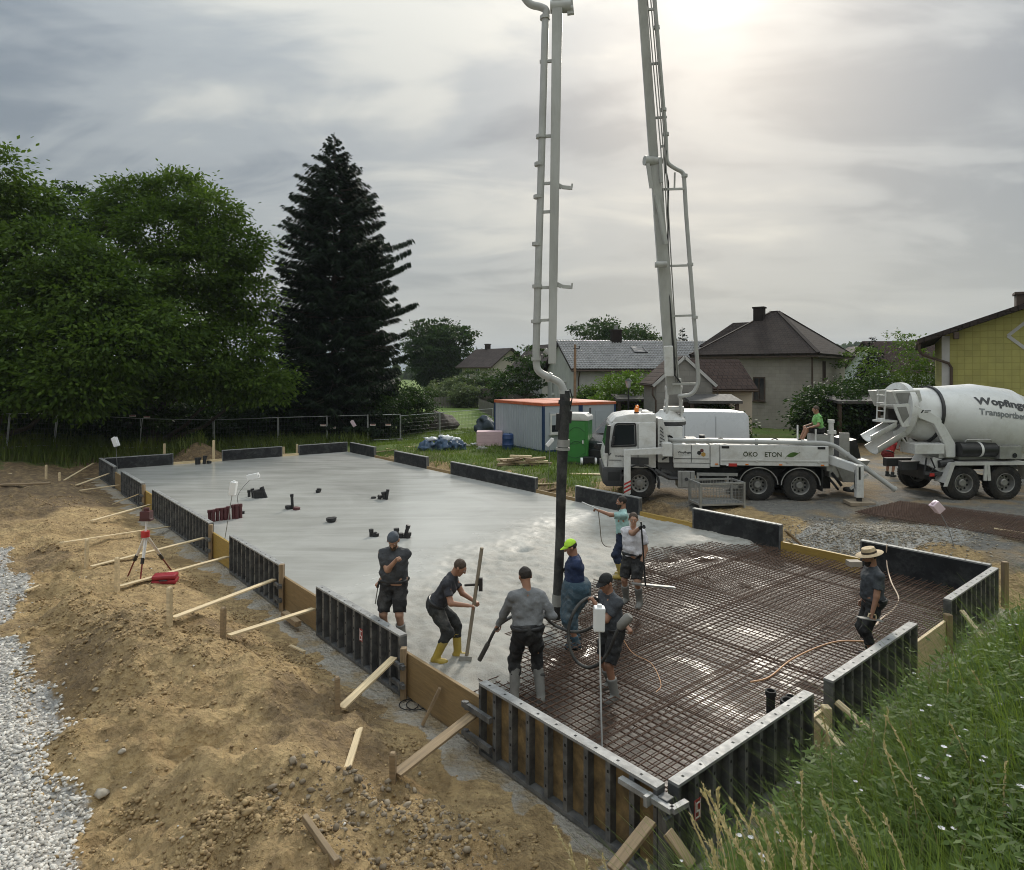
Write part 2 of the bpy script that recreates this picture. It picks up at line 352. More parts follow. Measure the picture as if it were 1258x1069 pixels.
def ground_mat():
    m, t, b, o = new_mat('ground'); n = NT(t); v = n.pos()
    big = n.noise(v, 0.9, 6, 0.6); mid = n.noise(v, 5.0, 7, 0.68); fin = n.noise(v, 42.0, 4, 0.7)
    edge = n.math('MULTIPLY', n.math('SUBTRACT', n.noise(v, 3.2, 8, 0.72), 0.5), 1.3)
    def zone(a, soft=0.12):
        return n.ramp(n.math('ADD', n.attr(a), edge), [(0.5 - soft, 0.0), (0.5 + soft, 1.0)])
    earth = n.mix(n.ramp(big, [(0.3, 0), (0.7, 1)]), (0.39, 0.265, 0.124), (0.60, 0.435, 0.222))
    earth = n.mix(n.ramp(mid, [(0.36, 0.75), (0.6, 0.0)]), earth, (0.20, 0.136, 0.068))
    earth = n.mix(n.ramp(fin, [(0.55, 0.0), (0.75, 0.5)]), earth, (0.56, 0.42, 0.23))
    earth = n.mix(n.math('MULTIPLY', n.attr('dark'), n.ramp(mid, [(0.3, 1), (0.75, .35)])), earth, (0.135, 0.095, 0.062))
    grav = n.mix(n.voro(v, 26.0, out='Color'), (0.30, 0.29, 0.27), (0.55, 0.53, 0.50))
    roadc = n.mix(n.ramp(mid, [(0.3, 0), (0.72, 1)]), (0.13, 0.125, 0.115), (0.25, 0.235, 0.205))
    roadc = n.mix(n.ramp(n.noise(v, 0.55, 5, 0.6, 0.6), [(0.47, 0), (0.62, 0.8)]), roadc, (0.30, 0.215, 0.115))
    roadc = n.mix(n.ramp(fin, [(0.55, 0), (0.72, .45)]), roadc, (0.36, 0.35, 0.32))
    grass = n.mix(mid, (0.060, 0.105, 0.018), (0.150, 0.205, 0.045))
    grass = n.mix(n.ramp(n.noise(v, 0.35, 5, 0.6), [(0.45, 0), (0.6, .55)]), grass, (0.15, 0.12, 0.06))
    far = n.n('ShaderNodeSeparateXYZ'); t.links.new(n.pos(), far.inputs[0])
    grass = n.mix(n.ramp(n.math('DIVIDE', far.outputs[1], 400.0), [(0.09, 0), (0.16, 1)]), grass, n.mix(big, (0.10, 0.165, 0.03), (0.16, 0.225, 0.05)))
    stripc = n.mix(n.ramp(mid, [(0.3, 0), (0.7, 1)]), (0.37, 0.33, 0.275), (0.54, 0.50, 0.43))
    stripc = n.mix(n.ramp(n.noise(v, 2.0, 6, .7), [(0.46, 0), (0.62, .8)]), stripc, (0.38, 0.28, 0.15))
    col = n.mix(zone('lawn'), earth, grass); col = n.mix(zone('road', .25), col, roadc); col = n.mix(zone('gravel', .1), col, grav)
    col = n.mix(zone('pile'), col, n.mix(n.voro(v, 22.0, out='Color'), (0.22, 0.21, 0.19), (0.50, 0.48, 0.44))); col = n.mix(zone('strip', .08), col, stripc)
    n.put(b.inputs['Base Color'], col); b.inputs['Specular IOR Level'].default_value = 0.3
    n.put(b.inputs['Roughness'], n.mix(zone('strip'), 0.92, 0.6))
    h = n.math('ADD', n.math('MULTIPLY', mid, 0.9), n.math('MULTIPLY', n.voro(v, 16.0), 0.5)); h = n.math('ADD', h, n.math('MULTIPLY', fin, 0.35))
    n.bump(b, h, 0.10, 1.0)
    return m
ground = link('ground', npmesh('ground', np.stack([xf, yf, zf], -1), F, ground_mat(), dict(lawn=lawn, road=road, gravel=gravel, strip=strip, dark=dark, pile=pile), smooth=True))
tag(ground, kind='structure')
# ------------------------------------------------------------------ fresh slab and blinding
def bb(a):
    return np.interp(a, [0, .6, 2.9, 5.5, 8, 9.4, 11.2], [2.9, 3.2, 4.4, 5.5, 6.2, 6.3, 5.0]) + 0.28 * fbm(np.asarray(a) * 1.1, np.asarray(a) * 0 + 3.3, 3, 8)
def site(s, t):
    q = [np.array(c) for c in (CN, CR, CFR, CFL)]
    s = np.asarray(s)[..., None]; t = np.asarray(t)[..., None]
    return q[0] * (1 - s) * (1 - t) + q[1] * s * (1 - t) + q[2] * s * t + q[3] * (1 - s) * t
LW, LL = 11.1, 31.0
def conc(a, b):
    e = b - bb(a) + 0.35 * fbm(a * 1.7, b * 1.7, 3, 61)
    f = sst(-0.5, 0.75, e)
    z = -0.255 + 0.255 * f
    rgh = sst(-0.6, 0.3, e) * (1 - sst(2.8, 6.0, e))
    z = z + rgh * (0.022 * fbm(a * 2.2, b * 2.2, 3, 71) + 0.026 * np.abs(fbm(a * 6.5, b * 6.5, 2, 81)) - 0.018)
    for hx, hy, hh in HEAPS: z = z + hh * np.exp(-((a - hx) ** 2 + (b - hy) ** 2) / 0.35)
    for hx, hy in DIPS: z = z - rgh * .055 * np.exp(-((a - hx) ** 2 + (b - hy) ** 2) / .022)
    z = z + f * 0.0022 * fbm(a * 0.35 + 0.3 * b, b * 0.25, 2, 91)
    return z, f, rgh
_r = random.Random(3); DIPS = [(_r.uniform(.6, 6.5), _r.uniform(3.6, 8.8)) for _ in range(60)]
HEAPS = [(4.2, 8.2, .05), (5.4, 7.6, .06), (2.6, 7.0, .04), (4.6, 6.0, .04), (1.6, 5.5, .03)]
sa = np.linspace(0.11, LW - 0.11, 190); sb = np.concatenate([np.arange(0.11, 13, .065), np.arange(13, LL - 0.11, .16), [LL - 0.11]])
AA, BB = np.meshgrid(sa, sb); zc, fr, rg = conc(AA, BB)
P = site(AA / LW, BB / LL); P[..., 2] = zc
na, nb = len(sa), len(sb); I = np.arange(na * nb).reshape(nb, na)
F = np.stack([I[:-1, :-1], I[:-1, 1:], I[1:, 1:], I[1:, :-1]], -1).reshape(-1, 4)
def slab_mat():
    m, t, b, o = new_mat('fresh_concrete'); n = NT(t); v = n.pos()
    big = n.noise(v, 0.28, 5, 0.6, 0.8); mid = n.noise(v, 2.6, 6, 0.65); fin = n.noise(v, 38.0, 4, 0.7)
    g = n.n('ShaderNodeNewGeometry'); mp = n.n('ShaderNodeMapping'); t.links.new(g.outputs['Position'], mp.inputs[0])
    mp.inputs['Rotation'].default_value = (0, 0, R(-12)); mp.inputs['Scale'].default_value = (0.25, 1.5, 1)
    streak = n.noise(mp.outputs[0], 1.1, 6, 0.62, 0.7)
    c = n.mix(n.ramp(big, [(0.3, 0), (0.7, 1)]), (0.34, 0.336, 0.307), (0.50, 0.496, 0.46))
    c = n.mix(n.ramp(streak, [(0.36, 0), (0.66, .45)]), c, (0.56, 0.555, 0.525))
    c = n.mix(n.math('MULTIPLY', n.attr('rough'), n.ramp(mid, [(0.3, .75), (0.65, .25)])), c, (0.19, 0.172, 0.135))
    c = n.mix(n.math('MULTIPLY', n.attr('rough'), n.ramp(fin, [(0.5, 0), (0.7, .35)])), c, (0.36, 0.34, 0.29))
    bl = n.mix(n.ramp(mid, [(0.35, 0), (0.65, 1)]), (0.062, 0.044, 0.032), (0.108, 0.080, 0.058))
    f = n.ramp(n.math('ADD', n.attr('fresh'), n.math('MULTIPLY', n.math('SUBTRACT', mid, 0.5), 0.5)), [(0.3, 0), (0.62, 1)])
    n.put(b.inputs['Base Color'], n.mix(f, bl, c))
    wet = n.ramp(n.noise(v, 0.75, 4, 0.5, 0.5), [(0.52, 0.5), (0.65, 0.07)])
    rc = n.mix(n.attr('rough'), n.ramp(streak, [(0.3, .13), (0.7, .27)]), n.ramp(mid, [(0.3, .42), (0.7, .7)]))
    n.put(b.inputs['Roughness'], n.mix(f, wet, rc)); n.put(b.inputs['Specular IOR Level'], n.mix(n.attr('rough'), .55, .2))
    hh = n.math('ADD', n.math('MULTIPLY', mid, 0.6), n.math('MULTIPLY', fin, n.math('ADD', n.math('MULTIPLY', n.attr('rough'), 0.6), 0.05)))
    n.bump(b, n.math('MULTIPLY', hh, n.math('ADD', n.math('MULTIPLY', n.attr('rough'), 0.75), 0.10)), 0.04, 0.8)
    return m
slab = link('concrete_slab', npmesh('concrete_slab', P.reshape(-1, 3), F, slab_mat(), dict(fresh=fr.ravel(), rough=rg.ravel()), smooth=True)); tag(slab, kind='structure')
def S2W(a, b, z=0.0):
    q = site(np.array(a / LW), np.array(b / LL)); return Vector((float(q[0]), float(q[1]), z))
# ------------------------------------------------------------------ reinforcement mesh
rust = mat('rusty_steel', (0.105, 0.058, 0.036), 0.75, 0.15, 0.4, 9)
steel = mat('grey_steel', (0.30, 0.30, 0.29), 0.45, 0.7, 0.3, 6)
reb = thing('reinforcement_mesh', 'rusty steel reinforcement grid not yet covered by the concrete', 'reinforcement mesh', tuple(S2W(5.5, 3, -0.25)))
OR = Vector(reb.location)
def bar_mesh(L, r):
    m = MB(); m.tube([(0, 0, 0), (L / 2, 0, 0), (L, 0, 0)], r, 5); return m.mesh('bar', rust, 60)
def bar(name, p0, p1, me_cache={}):
    d = p1 - p0; L = round(d.length, 1); me = me_cache.get(L) or me_cache.setdefault(L, bar_mesh(L, 0.0075))
    q = d.to_track_quat('X', 'Z').to_matrix().to_4x4(); q.translation = p0 - OR
    return link(name, me, reb, mw=q)
rg_ = random.Random(4)
nb_ = 0
a = 0.22
while a < LW - 0.15:
    top = float(bb(np.array(a))) + rg_.uniform(0.1, 0.7)
    bar('bar', S2W(a + rg_.uniform(-.015, .015), 0.14, -0.058 + rg_.uniform(-.01, .006)), S2W(a + rg_.uniform(-.02, .02), top, -0.06)); a += 0.125
b = 0.2
while b < 7.2:
    aa = np.linspace(0.1, LW - 0.1, 120); ok = np.where(bb(aa) + 0.45 > b)[0]
    if len(ok): bar('bar', S2W(float(aa[ok[0]]), b, -0.046 + rg_.uniform(-.008, .006)), S2W(LW - 0.12 if b < 5.3 else float(aa[ok[-1]]), b + rg_.uniform(-.02, .02), -0.048))
    b += 0.125
low = MB()
def lowbar(a0, b0, a1, b1, z, r=0.007): low.tube([S2W(a0, b0, z) - OR, S2W(a1, b1, z) - OR], r, 4)
a = 0.27
while a < LW - 0.15: lowbar(a, 0.14, a, float(bb(np.array(a))), -0.19); a += 0.125
b = 0.25
while b < 5.2: lowbar(0.12, b, LW - 0.12, b, -0.178); b += 0.125
for b0 in (1.55, 3.1, 4.7):                          # laps where the mats overlap
    for k in range(4): lowbar(0.15, b0 + k * 0.055, LW - 0.15, b0 + 0.02 + k * 0.055, -0.04)
for a0 in (2.3, 4.6, 6.9, 9.2):
    for k in range(3): lowbar(a0 + k * 0.05, 0.14, a0 + k * 0.05, float(bb(np.array(a0))) - 0.1, -0.07)
for k in range(60):                                   # bent spacers
    x, y = rg_.uniform(.4, LW - .4), rg_.uniform(.4, 4.6)
    low.tube([S2W(x, y, -.19) - OR, S2W(x + .03, y + .1, -.06) - OR, S2W(x + .02, y + .3, -.055) - OR, S2W(x, y + .4, -.19) - OR], .005, 4)
tag(low.build('lower_bars', rust, reb), kind='stuff')
# ------------------------------------------------------------------ formwork panels
ply_in = mat('black_panel_face', (0.018, 0.019, 0.021), 0.62, 0, 0.5, 3.5, dirt=(0.13, 0.13, 0.125), damt=0.5, dscale=3.2, spec=.3)
ply_out = mat('stained_plywood_back', (0.30, 0.20, 0.085), 0.7, 0, 0.5, 4, dirt=(0.018, 0.016, 0.014), damt=1.0, dscale=4.2)
ply_dark = mat('dark_panel_back', (0.055, 0.056, 0.056), 0.6, 0, 0.4, 4, dirt=(0.13, 0.12, 0.10), damt=0.5)
frm = mat('panel_steel', (0.125, 0.128, 0.13), 0.55, 0.35, 0.4, 5, dirt=(0.32, 0.31, 0.285), damt=0.6, dscale=5)
railm = mat('splashed_rail', (0.33, 0.33, 0.32), 0.6, 0.15, 0.35, 7, dirt=(0.13, 0.12, 0.11), damt=0.6, dscale=6)
red = mat('red_plate', (0.32, 0.035, 0.03), 0.5, 0, 0.25, 8)
whitep = mat('white_mark', (0.75, 0.74, 0.72), 0.5, 0, 0.1)
holem = mat('dark_hole', (0.012, 0.012, 0.012), 0.8, 0, 0.1)
yellowply = mat('yellow_formwork_board', (0.42, 0.27, 0.055), 0.55, 0, 0.3, 3, dirt=(0.17, 0.12, 0.06), damt=0.7, stretch=(0.6, 6, 6), dscale=3)
brownply = mat('ochre_formwork_board', (0.30, 0.20, 0.09), 0.6, 0, 0.35, 3, dirt=(0.13, 0.09, 0.05), damt=0.7, stretch=(0.6, 6, 6), dscale=3)
timber = mat('pale_timber', (0.68, 0.54, 0.33), 0.7, 0, 0.28, 3, stretch=(0.7, 9, 9), dirt=(0.28, 0.20, 0.12), damt=0.45, bump=.3)
timber2 = mat('weathered_timber', (0.30, 0.215, 0.125), 0.75, 0, 0.35, 3, stretch=(0.7, 9, 9), dirt=(0.15, 0.11, 0.07), damt=0.5, bump=.3)
RIB = {}
def rib_mesh(h):
    if h not in RIB:
        m = MB(); m.b2((-.032, -.115, 0), (.032, -.105, h)); m.b2((-.032, -.105, 0), (-.024, -.022, h)); m.b2((.024, -.105, 0), (.032, -.022, h))
        for k in range(4): m.b2((-.012, -.118, h * (.14 + .24 * k)), (.012, -.1155, h * (.14 + .24 * k) + .03), 1)
        RIB[h] = m.mesh('rib', [frm, holem])
    return RIB[h]
def form_panel(edge, t0, t1, label, back=None, rail=railm, plate=None, out0=0.0):
    H = ZT - ZB; p0 = epoint(edge, t0, out0, ZB); p1 = epoint(edge, t1, out0, ZB); L = (p1 - p0).length
    d, n = EDG[edge][1], EDG[edge][2]
    mw = Matrix(((d.x, -n.x, 0, p0.x), (d.y, -n.y, 0, p0.y), (0, 0, 1, p0.z), (0, 0, 0, 1)))        # x along the edge, -y outwards
    t = thing('formwork_panel', label, 'formwork panel', group='formwork panels round the slab', mw=mw)
    m = MB(); m.b2((.04, -.020, .05), (L - .04, .0, H - .03)); m.build('face_sheet', [ply_in], t)
    m = MB(); m.b2((.045, -.026, .055), (L - .045, -.0205, H - .035)); m.build('back_sheet', [back or ply_dark], t)
    m = MB(); m.b2((0, -.12, H - .03), (L, .004, H))
    for k in range(max(2, int(L / .3))):
        x = .15 + k * .3
        if x < L - .05: m.b2((x - .014, -.075, H), (x + .014, -.047, H + .0015), 1)
    m.build('top_rail', [rail, holem], t, bevel=0)
    m = MB(); m.b2((0, -.12, 0), (L, .004, .05)); m.build('bottom_rail', [frm], t)
    for x in (0, L - .04):
        m = MB(); m.b2((x, -.1195, .0505), (x + .04, .004, H - .0305))
        for z in (.2, .45, .7): m.b2((x + .012, -.121, z), (x + .03, -.12, z + .05), 1)
        m.build('end_rail', [frm, holem], t)
    k = max(1, round(L / .3)); sp = L / k; rm = rib_mesh(round(H - .0805, 4))
    for i in range(1, k): link('rib', rm, t, (i * sp, 0, .0503))
    if plate is not None:
        m = MB(); m.b2((plate, -.128, .44), (plate + .11, -.121, .64)); pl = m.build('maker_plate', [red], t)
        m = MB(); y0, y1, q = -.1305, -.128, plate
        for lo, hi in (((q + .03, .60), (q + .085, .615)), ((q + .03, .535), (q + .045, .60)), ((q + .03, .52), (q + .085, .535)), ((q + .07, .475), (q + .085, .52)), ((q + .025, .46), (q + .085, .475)),
                       ((q + .006, .445), (q + .011, .635)), ((q + .099, .445), (q + .104, .635))):
            m.b2((lo[0], y0, lo[1]), (hi[0], y1, hi[1]))
        m.build('mark', [whitep], pl)
    return t
PAN = [  # edge, photo column of each end, label
 ('left', 597, 816, 'nearest ribbed formwork panel with brown stained back along the left edge', ply_out, None),
 ('left', 395, 499, 'black ribbed formwork panel in front of the man with the grey cap', None, 1.72),
 ('left', 288, 350, 'black ribbed formwork panel third from the near corner on the left edge', None, None),
 ('left', 191, 262, 'black ribbed formwork panel behind the red tripod', None, None),
 ('left', 152.5, 178, 'short ribbed formwork panel second from the far left corner', None, None),
 ('left', 125, 143, 'ribbed formwork panel ending at the far left corner under thin braces', None, None),
 ('right', 822, 989, 'ribbed formwork panel with splashed rail and red plate by the near corner', None, .25),
 ('right', 1012, 1117, 'splashed formwork panel in front of the man with the straw hat', None, None),
 ('right', 1160, 1219, 'short ribbed formwork panel ending at the right hand corner', None, None),
 ('back', 1057, 1216, 'long black formwork face behind the straw hat with a cable over it', None, None),
 ('back', 851, 959, 'black formwork face beside the steel mesh basket', None, None),
 ('back', 707, 786, 'scuffed black formwork face below the pump truck front wheel', None, None),
 ('back', 553.5, 658, 'long black formwork face in front of the container lawn', None, None),
 ('back', 484, 524, 'short black formwork face by the blue and white sacks', None, None),
 ('back', 430, 460, 'short black formwork face ending at the farthest corner', None, None),
 ('far', 128, 213, 'black formwork face at the far left beside the sand heap', None, None),
 ('far', 273, 347, 'black formwork face between sand heap and wooden post on far edge', None, None),
 ('far', 367, 427, 'black formwork face at the far corner below the site fence', None, None)]
SPAN = {}
for e, a, b, lab, bk, pl in PAN:
    ta, tb = sorted((edge_px(e, a), edge_px(e, b)))
    form_panel(e, ta, tb, lab, bk, railm, pl, random.uniform(-.012, .012)); SPAN.setdefault(e, []).append((ta, tb))
# ------------------------------------------------------------------ timber
def plank(name, p0, p1, w, t, label, cat, group=None, m=None, up=(0, 0, 1), roll=0.0, kids=None):
    p0, p1 = Vector(p0), Vector(p1); d, s, u = frame(p1 - p0, up); L = (p1 - p0).length
    if roll: q = Matrix.Rotation(roll, 3, d); s = q @ s; u = q @ u
    mw = Matrix(((d.x, s.x, u.x, p0.x), (d.y, s.y, u.y, p0.y), (d.z, s.z, u.z, p0.z), (0, 0, 0, 1)))
    b = MB(); b.b2((0, -w / 2, -t / 2), (L, w / 2, t / 2))
    o = link(name, b.mesh(name, [m or timber], bevel=min(w, t) * .08, seg=1)); o.matrix_world = mw
    return tag(o, label, cat, group)
LAB = {  # gap boards: edge, order from the start of the edge
 'left': ['thin board closing the far left gap between the two last panels', 'board in the gap between the short panel and the tripod panel', 'yellow board in the gap behind the red case', 'brown board in the gap beside the cap man panel', 'long ochre board between the two nearest left panels'],
 'right': ['pale board closing the narrow gap with the black sleeve', 'pale board in the gap left of the right corner panel'],
 'back': ['yellow beam between straw hat and mesh basket panel', 'yellow beam between mesh basket panel and the truck wheel panel', 'brown edge board behind the concrete hose', 'brown edge board left of the long lawn panel', 'pale edge board by the farthest corner'],
 'far': ['low board by the post on the far edge', 'low board below the sand heap on the far edge']}
for e, sp in SPAN.items():
    sp = sorted(sp)
    for i, ((a0, a1), (b0, b1)) in enumerate(zip(sp, sp[1:])):
        top = {'left': 0.28, 'right': 0.16, 'back': 0.09, 'far': 0.10}[e]; bot = -.36
        near = e == 'back' and i < 2
        mm = yellowply if near or (e == 'left' and i in (1, 2)) else brownply if e in ('left', 'back') else timber
        zc_ = (top + bot) / 2
        plank('gap_board', epoint(e, a1 + .004, .028, zc_), epoint(e, b0 - .004, .028, zc_), .05 if not near else .085, top - bot, LAB[e][i], 'board', 'boards closing gaps in the formwork', mm)
GB = 'timber braces propping the formwork'
braces = [((487, 959), (592, 878), .13, 'wide brace nearest the camera against the brown stained panel'), ((419, 876), (494, 808), .11, 'brace leaning on the post of the cap man panel'),
 ((281, 787), (394, 748), .10, 'brace meeting the left end of the cap man panel'), ((212, 765), (345, 712), .10, 'brace running up to the third panel post'),
 ((146, 725), (287, 684), .10, 'brace passing above the red case'), ((112, 700), (257, 661), .10, 'brace crossing behind the tripod legs'),
 ((112, 643), (190, 620), .09, 'brace left of the tripod head'), ((138, 622), (176, 607), .06, 'thin brace at the short panel gap'),
 ((98, 605), (151, 596), .08, 'brace reaching the short far panel'), ((94, 598), (138, 582), .08, 'middle one of the three far corner braces'), ((79, 592), (119, 569), .07, 'leftmost brace at the far left corner')]
for (lo, hi, w, lab) in braces:
    p0 = GG(lo[0], lo[1], .07); te = edge_px('left', hi[0]); q = epoint('left', te, .14)
    q.z = EYE - (hi[1] - HOR) * q.y / FPX
    plank('brace', p0, q, w * 1.12, .032, lab + ', pale plank', 'brace', GB, timber2 if lo[0] > 480 else timber)
hb0 = A(75, 667, 15.6); hb1 = epoint('left', edge_px('left', 214), .14); hb1.z = EYE - (647 - HOR) * hb1.y / FPX
plank('brace', hb0, hb1, .10, .03, 'level brace resting on a stake and passing the tripod', 'brace', GB, timber)
GS = 'wooden stakes in the ground'
stakes = [(483, 962, 926, 'stake at the foot of the widest brace'), (414.5, 878, 834, 'stake beside the brace left of the ochre board'), (274, 786, 748, 'stake with a pale head below the cap man brace'),
 (208.5, 765, 723, 'stake between the red case and the next brace'), (144, 727, 686, 'stake at the foot of the red case brace'), (106, 698, 664, 'stake carrying the level brace'),
 (56.5, 588, 572, 'short stake at the dark soil on the far left'), (73, 592, 581, 'shortest stake next to the far left braces')]
for px, py, tp, lab in stakes:
    p = GG(px, py); q = Vector((p.x + random.uniform(-.03, .03), p.y, EYE - (tp - HOR) * p.y / FPX)); w = .065
    b = MB(); L = (q - p).length + .15; b.box((0, 0, L / 2 - .15), (w, w, L)); b.box((0, 0, L - .15 + .012), (w, w, .024), taper=.7)
    o = link('stake', b.mesh('stake', [timber2 if px > 250 else timber])); o.matrix_world = Matrix.Translation(p) @ Matrix.Rotation(random.uniform(-.6, .6), 4, 'Z') @ Matrix.Rotation(random.uniform(-.04, .04), 4, 'X')
    tag(o, lab, 'stake', GS)
for px, py, tp, lab, w in [(202, 557, 545, 'pale post standing at the sand heap', .09), (262.5, 562, 541, 'tall pale post behind the far edge right of the sand heap', .10), (365, 556, 546, 'post at the end of the far corner panel', .1), (348.5, 560, 549, 'post at the board gap on the far edge', .1)]:
    Y = 33 if px < 300 else 36; p = A(px, py, Y); q = A(px, tp, Y); q.x = p.x
    plank('post', (p.x, p.y, -.4), q, w, w, lab, 'post', 'posts at the far edge', timber)
# posts bolted to panel ends on the left edge
for i, (px, z1, lab) in enumerate([(503, .37, 'post at the near end of the cap man panel'), (352, .55, 'post at the near end of the third panel'), (264, .5, 'post at the near end of the tripod panel'), (180.5, .5, 'post at the near end of the short far panel')]):
    t = edge_px('left', px); plank('post', epoint('left', t, .1, -.4), epoint('left', t, .1, z1), .10, .09, 'timber ' + lab, 'post', 'posts at panel ends', timber2)
    wd = thing('panel_clamp', 'dark steel clamp bars on the ' + lab.replace('post at ', ''), 'clamp', tuple(epoint('left', t, .1, 0)), group='clamps on the panel ends')
    for z in (.12, -.16):
        b = MB(); p = epoint('left', t, .165, z) - Vector(wd.location); d = EDG['left'][1]; b.beam(p - d * .22, p + d * .12, .05, .06); b.beam(p + d * .02, p + d * .05, .09, .09); b.build('bar', [frm], wd)
t = edge_px('left', 597); wd = thing('panel_clamp', 'pair of dark clamp bars at the ochre board end of the nearest panel', 'clamp', tuple(epoint('left', t, .1, 0)), group='clamps on the panel ends')
for z in (.17, -.19):
    b = MB(); p = epoint('left', t, .16, z) - Vector(wd.location); d = EDG['left'][1]; b.beam(p - d * .28, p + d * .3, .055, .07); b.cyl(p - d * .2 - Vector((0, 0, .05)), p - d * .2 + Vector((0, 0, .05)), .03); b.build('bar', [frm], wd)
# near corner: outer corner post, tensioning bar
ct = thing('corner_post', 'dark steel corner post joining the two nearest panels', 'corner post', (CN.x, CN.y, ZB))
nl, nr = EDG['left'][2], EDG['right'][2]
b = MB(); c = (nl + nr) * .075; b.beam(c + Vector((0, 0, .0)), c + Vector((0, 0, .84)), .11, .11, nl); b.beam(c * 1.8 + Vector((0, 0, .05)), c * 1.8 + Vector((0, 0, .70)), .05, .09, nl); b.build('upright', [frm], ct, bevel=.008)
b = MB(); q = Vector((0, 0, .80)); b.beam(q - EDG['left'][1] * .42 + nl * .15, q + nl * .15 + EDG['left'][1] * .2, .07, .05); b.beam(q + nl * .15 + EDG['left'][1] * .2, q + nr * .22 + EDG['right'][1] * .05, .06, .05)
b.beam(q - EDG['left'][1] * .06 + nl * .19, q - EDG['left'][1] * .02 + nl * .19, .10, .10); b.build('tension_bar', [railm], ct)
b = MB(); q = nr * .24 + EDG['right'][1] * .05; b.tube([q + Vector((0, 0, .78)), q + nr * .08 + Vector((0, 0, .6)), q + nr * .02 + Vector((0, 0, .35))], .008, 6); b.build('hook', [steel], ct)
p0 = A(752, 1069, 5.75); p1 = A(800, 1008, 6.05); plank('brace', (p0.x, p0.y, max(p0.z, g1(p0.x, p0.y) + .02)), p1, .12, .04, 'left one of two props at the nearest corner', 'brace', GB, timber2)
p0 = A(850, 1064, 5.7); p1 = A(820, 1022, 5.85); plank('brace', p0, p1, .12, .04, 'right one of two props at the nearest corner in the grass', 'brace', GB, timber2)
# right edge gap: posts, braces
tq = edge_px('right', 1011)
plank('post', epoint('right', tq - .08, .08, -.4), epoint('right', tq - .08, .08, .22), .12, .10, 'pale timber post in the gap with the black sleeve', 'post', 'posts at panel ends', timber)
for (a, b_, lab) in [((1012, 862), (1075, 903), 'upper prop in the grass right of the black sleeve'), ((988, 884), (1036, 920), 'middle prop in the grass below the black sleeve'), ((990, 917), (1025, 934), 'lowest prop in the grass below the black sleeve')]:
    t = edge_px('right', a[0]); q = epoint('right', t, .16); q.z = EYE - (a[1] - HOR) * q.y / FPX; e_ = A(b_[0], b_[1], q.y - .35); plank('brace', e_, q, .09, .045, lab, 'brace', GB, timber)
t = edge_px('right', 1168); q = epoint('right', t, .16); q.z = EYE - (750 - HOR) * q.y / FPX; plank('brace', A(1208, 784, q.y - .5), q, .08, .04, 'prop at the right corner panel in the tall grass', 'brace', GB, timber)
t = edge_px('right', 1159); plank('post', epoint('right', t, .07, -.4), epoint('right', t, .07, .28), .12, .1, 'timber post at the left end of the right corner panel', 'post', 'posts at panel ends', timber2)
q = epoint('back', -.16, .1, -.3); plank('post', q, (q.x, q.y, .62), .1, .1, 'weathered post outside the right hand corner', 'post', 'posts at panel ends', timber2)
q = A(965, 652, 16.9); plank('brace', A(986, 671, 17.6), q, .07, .04, 'thin slanted prop behind the yellow beam', 'brace', GB, timber2)
# black sleeve with pipes standing in the rebar by the right edge
sl = thing('pipe_sleeve', 'black plastic pipe sleeves standing in the gap of the right edge', 'pipe', tuple(epoint('right', tq - .2, -.35, -.25)))
for dx, dy, r, h in ((0, 0, .11, .42), (-.2, .1, .07, .5), (.1, .2, .06, .38)):
    b = MB(); b.lathe([(r * .8, 0), (r * .8, h - .06), (r, h - .06), (r, h), (r * .75, h), (r * .7, h - .2)], Matrix.Translation((dx, dy, 0)), 14); b.build('pipe', [holem], sl, 40)
# ------------------------------------------------------------------ trees
bark = mat('bark', (0.075, 0.058, 0.042), 0.9, 0, 0.35, 6, stretch=(4, 4, 1), bump=.6, bscale=14)
LF = {'dark': leafmat('leaf_dark', (0.012, 0.030, 0.006), (0.046, 0.086, 0.016)),
      'mid': leafmat('leaf_mid', (0.026, 0.060, 0.006), (0.118, 0.182, 0.028), .40),
      'light': leafmat('leaf_light', (0.050, 0.105, 0.010), (0.15, 0.24, 0.03)),
      'spruce': leafmat('needles', (0.005, 0.012, 0.005), (0.022, 0.042, 0.014), .12),
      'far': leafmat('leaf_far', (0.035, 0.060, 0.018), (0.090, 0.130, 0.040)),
      'grey': leafmat('leaf_grey', (0.060, 0.085, 0.035), (0.16, 0.20, 0.09))}
def leaf_cards(c, d, n, ln, wd, seedcol):
    """diamond leaves: centre, growth direction, normal, length, width (numpy)"""
    d = d / (np.linalg.norm(d, axis=1, keepdims=True) + 1e-9); s = np.cross(d, n); s /= (np.linalg.norm(s, axis=1, keepdims=True) + 1e-9)
    ln = ln[:, None]; wd = wd[:, None]; nn = np.cross(s, d)
    V = np.stack([c - d * ln * .5, c + s * wd * .5 - nn * ln * .06, c + d * ln * .5 - nn * ln * .10, c - s * wd * .5 - nn * ln * .06], 1).reshape(-1, 3)
    return V, np.arange(len(c) * 4).reshape(-1, 4), np.repeat(seedcol, 4)
def unit(n, r):
    v = r.normal(size=(n, 3)); return v / np.linalg.norm(v, axis=1, keepdims=True)
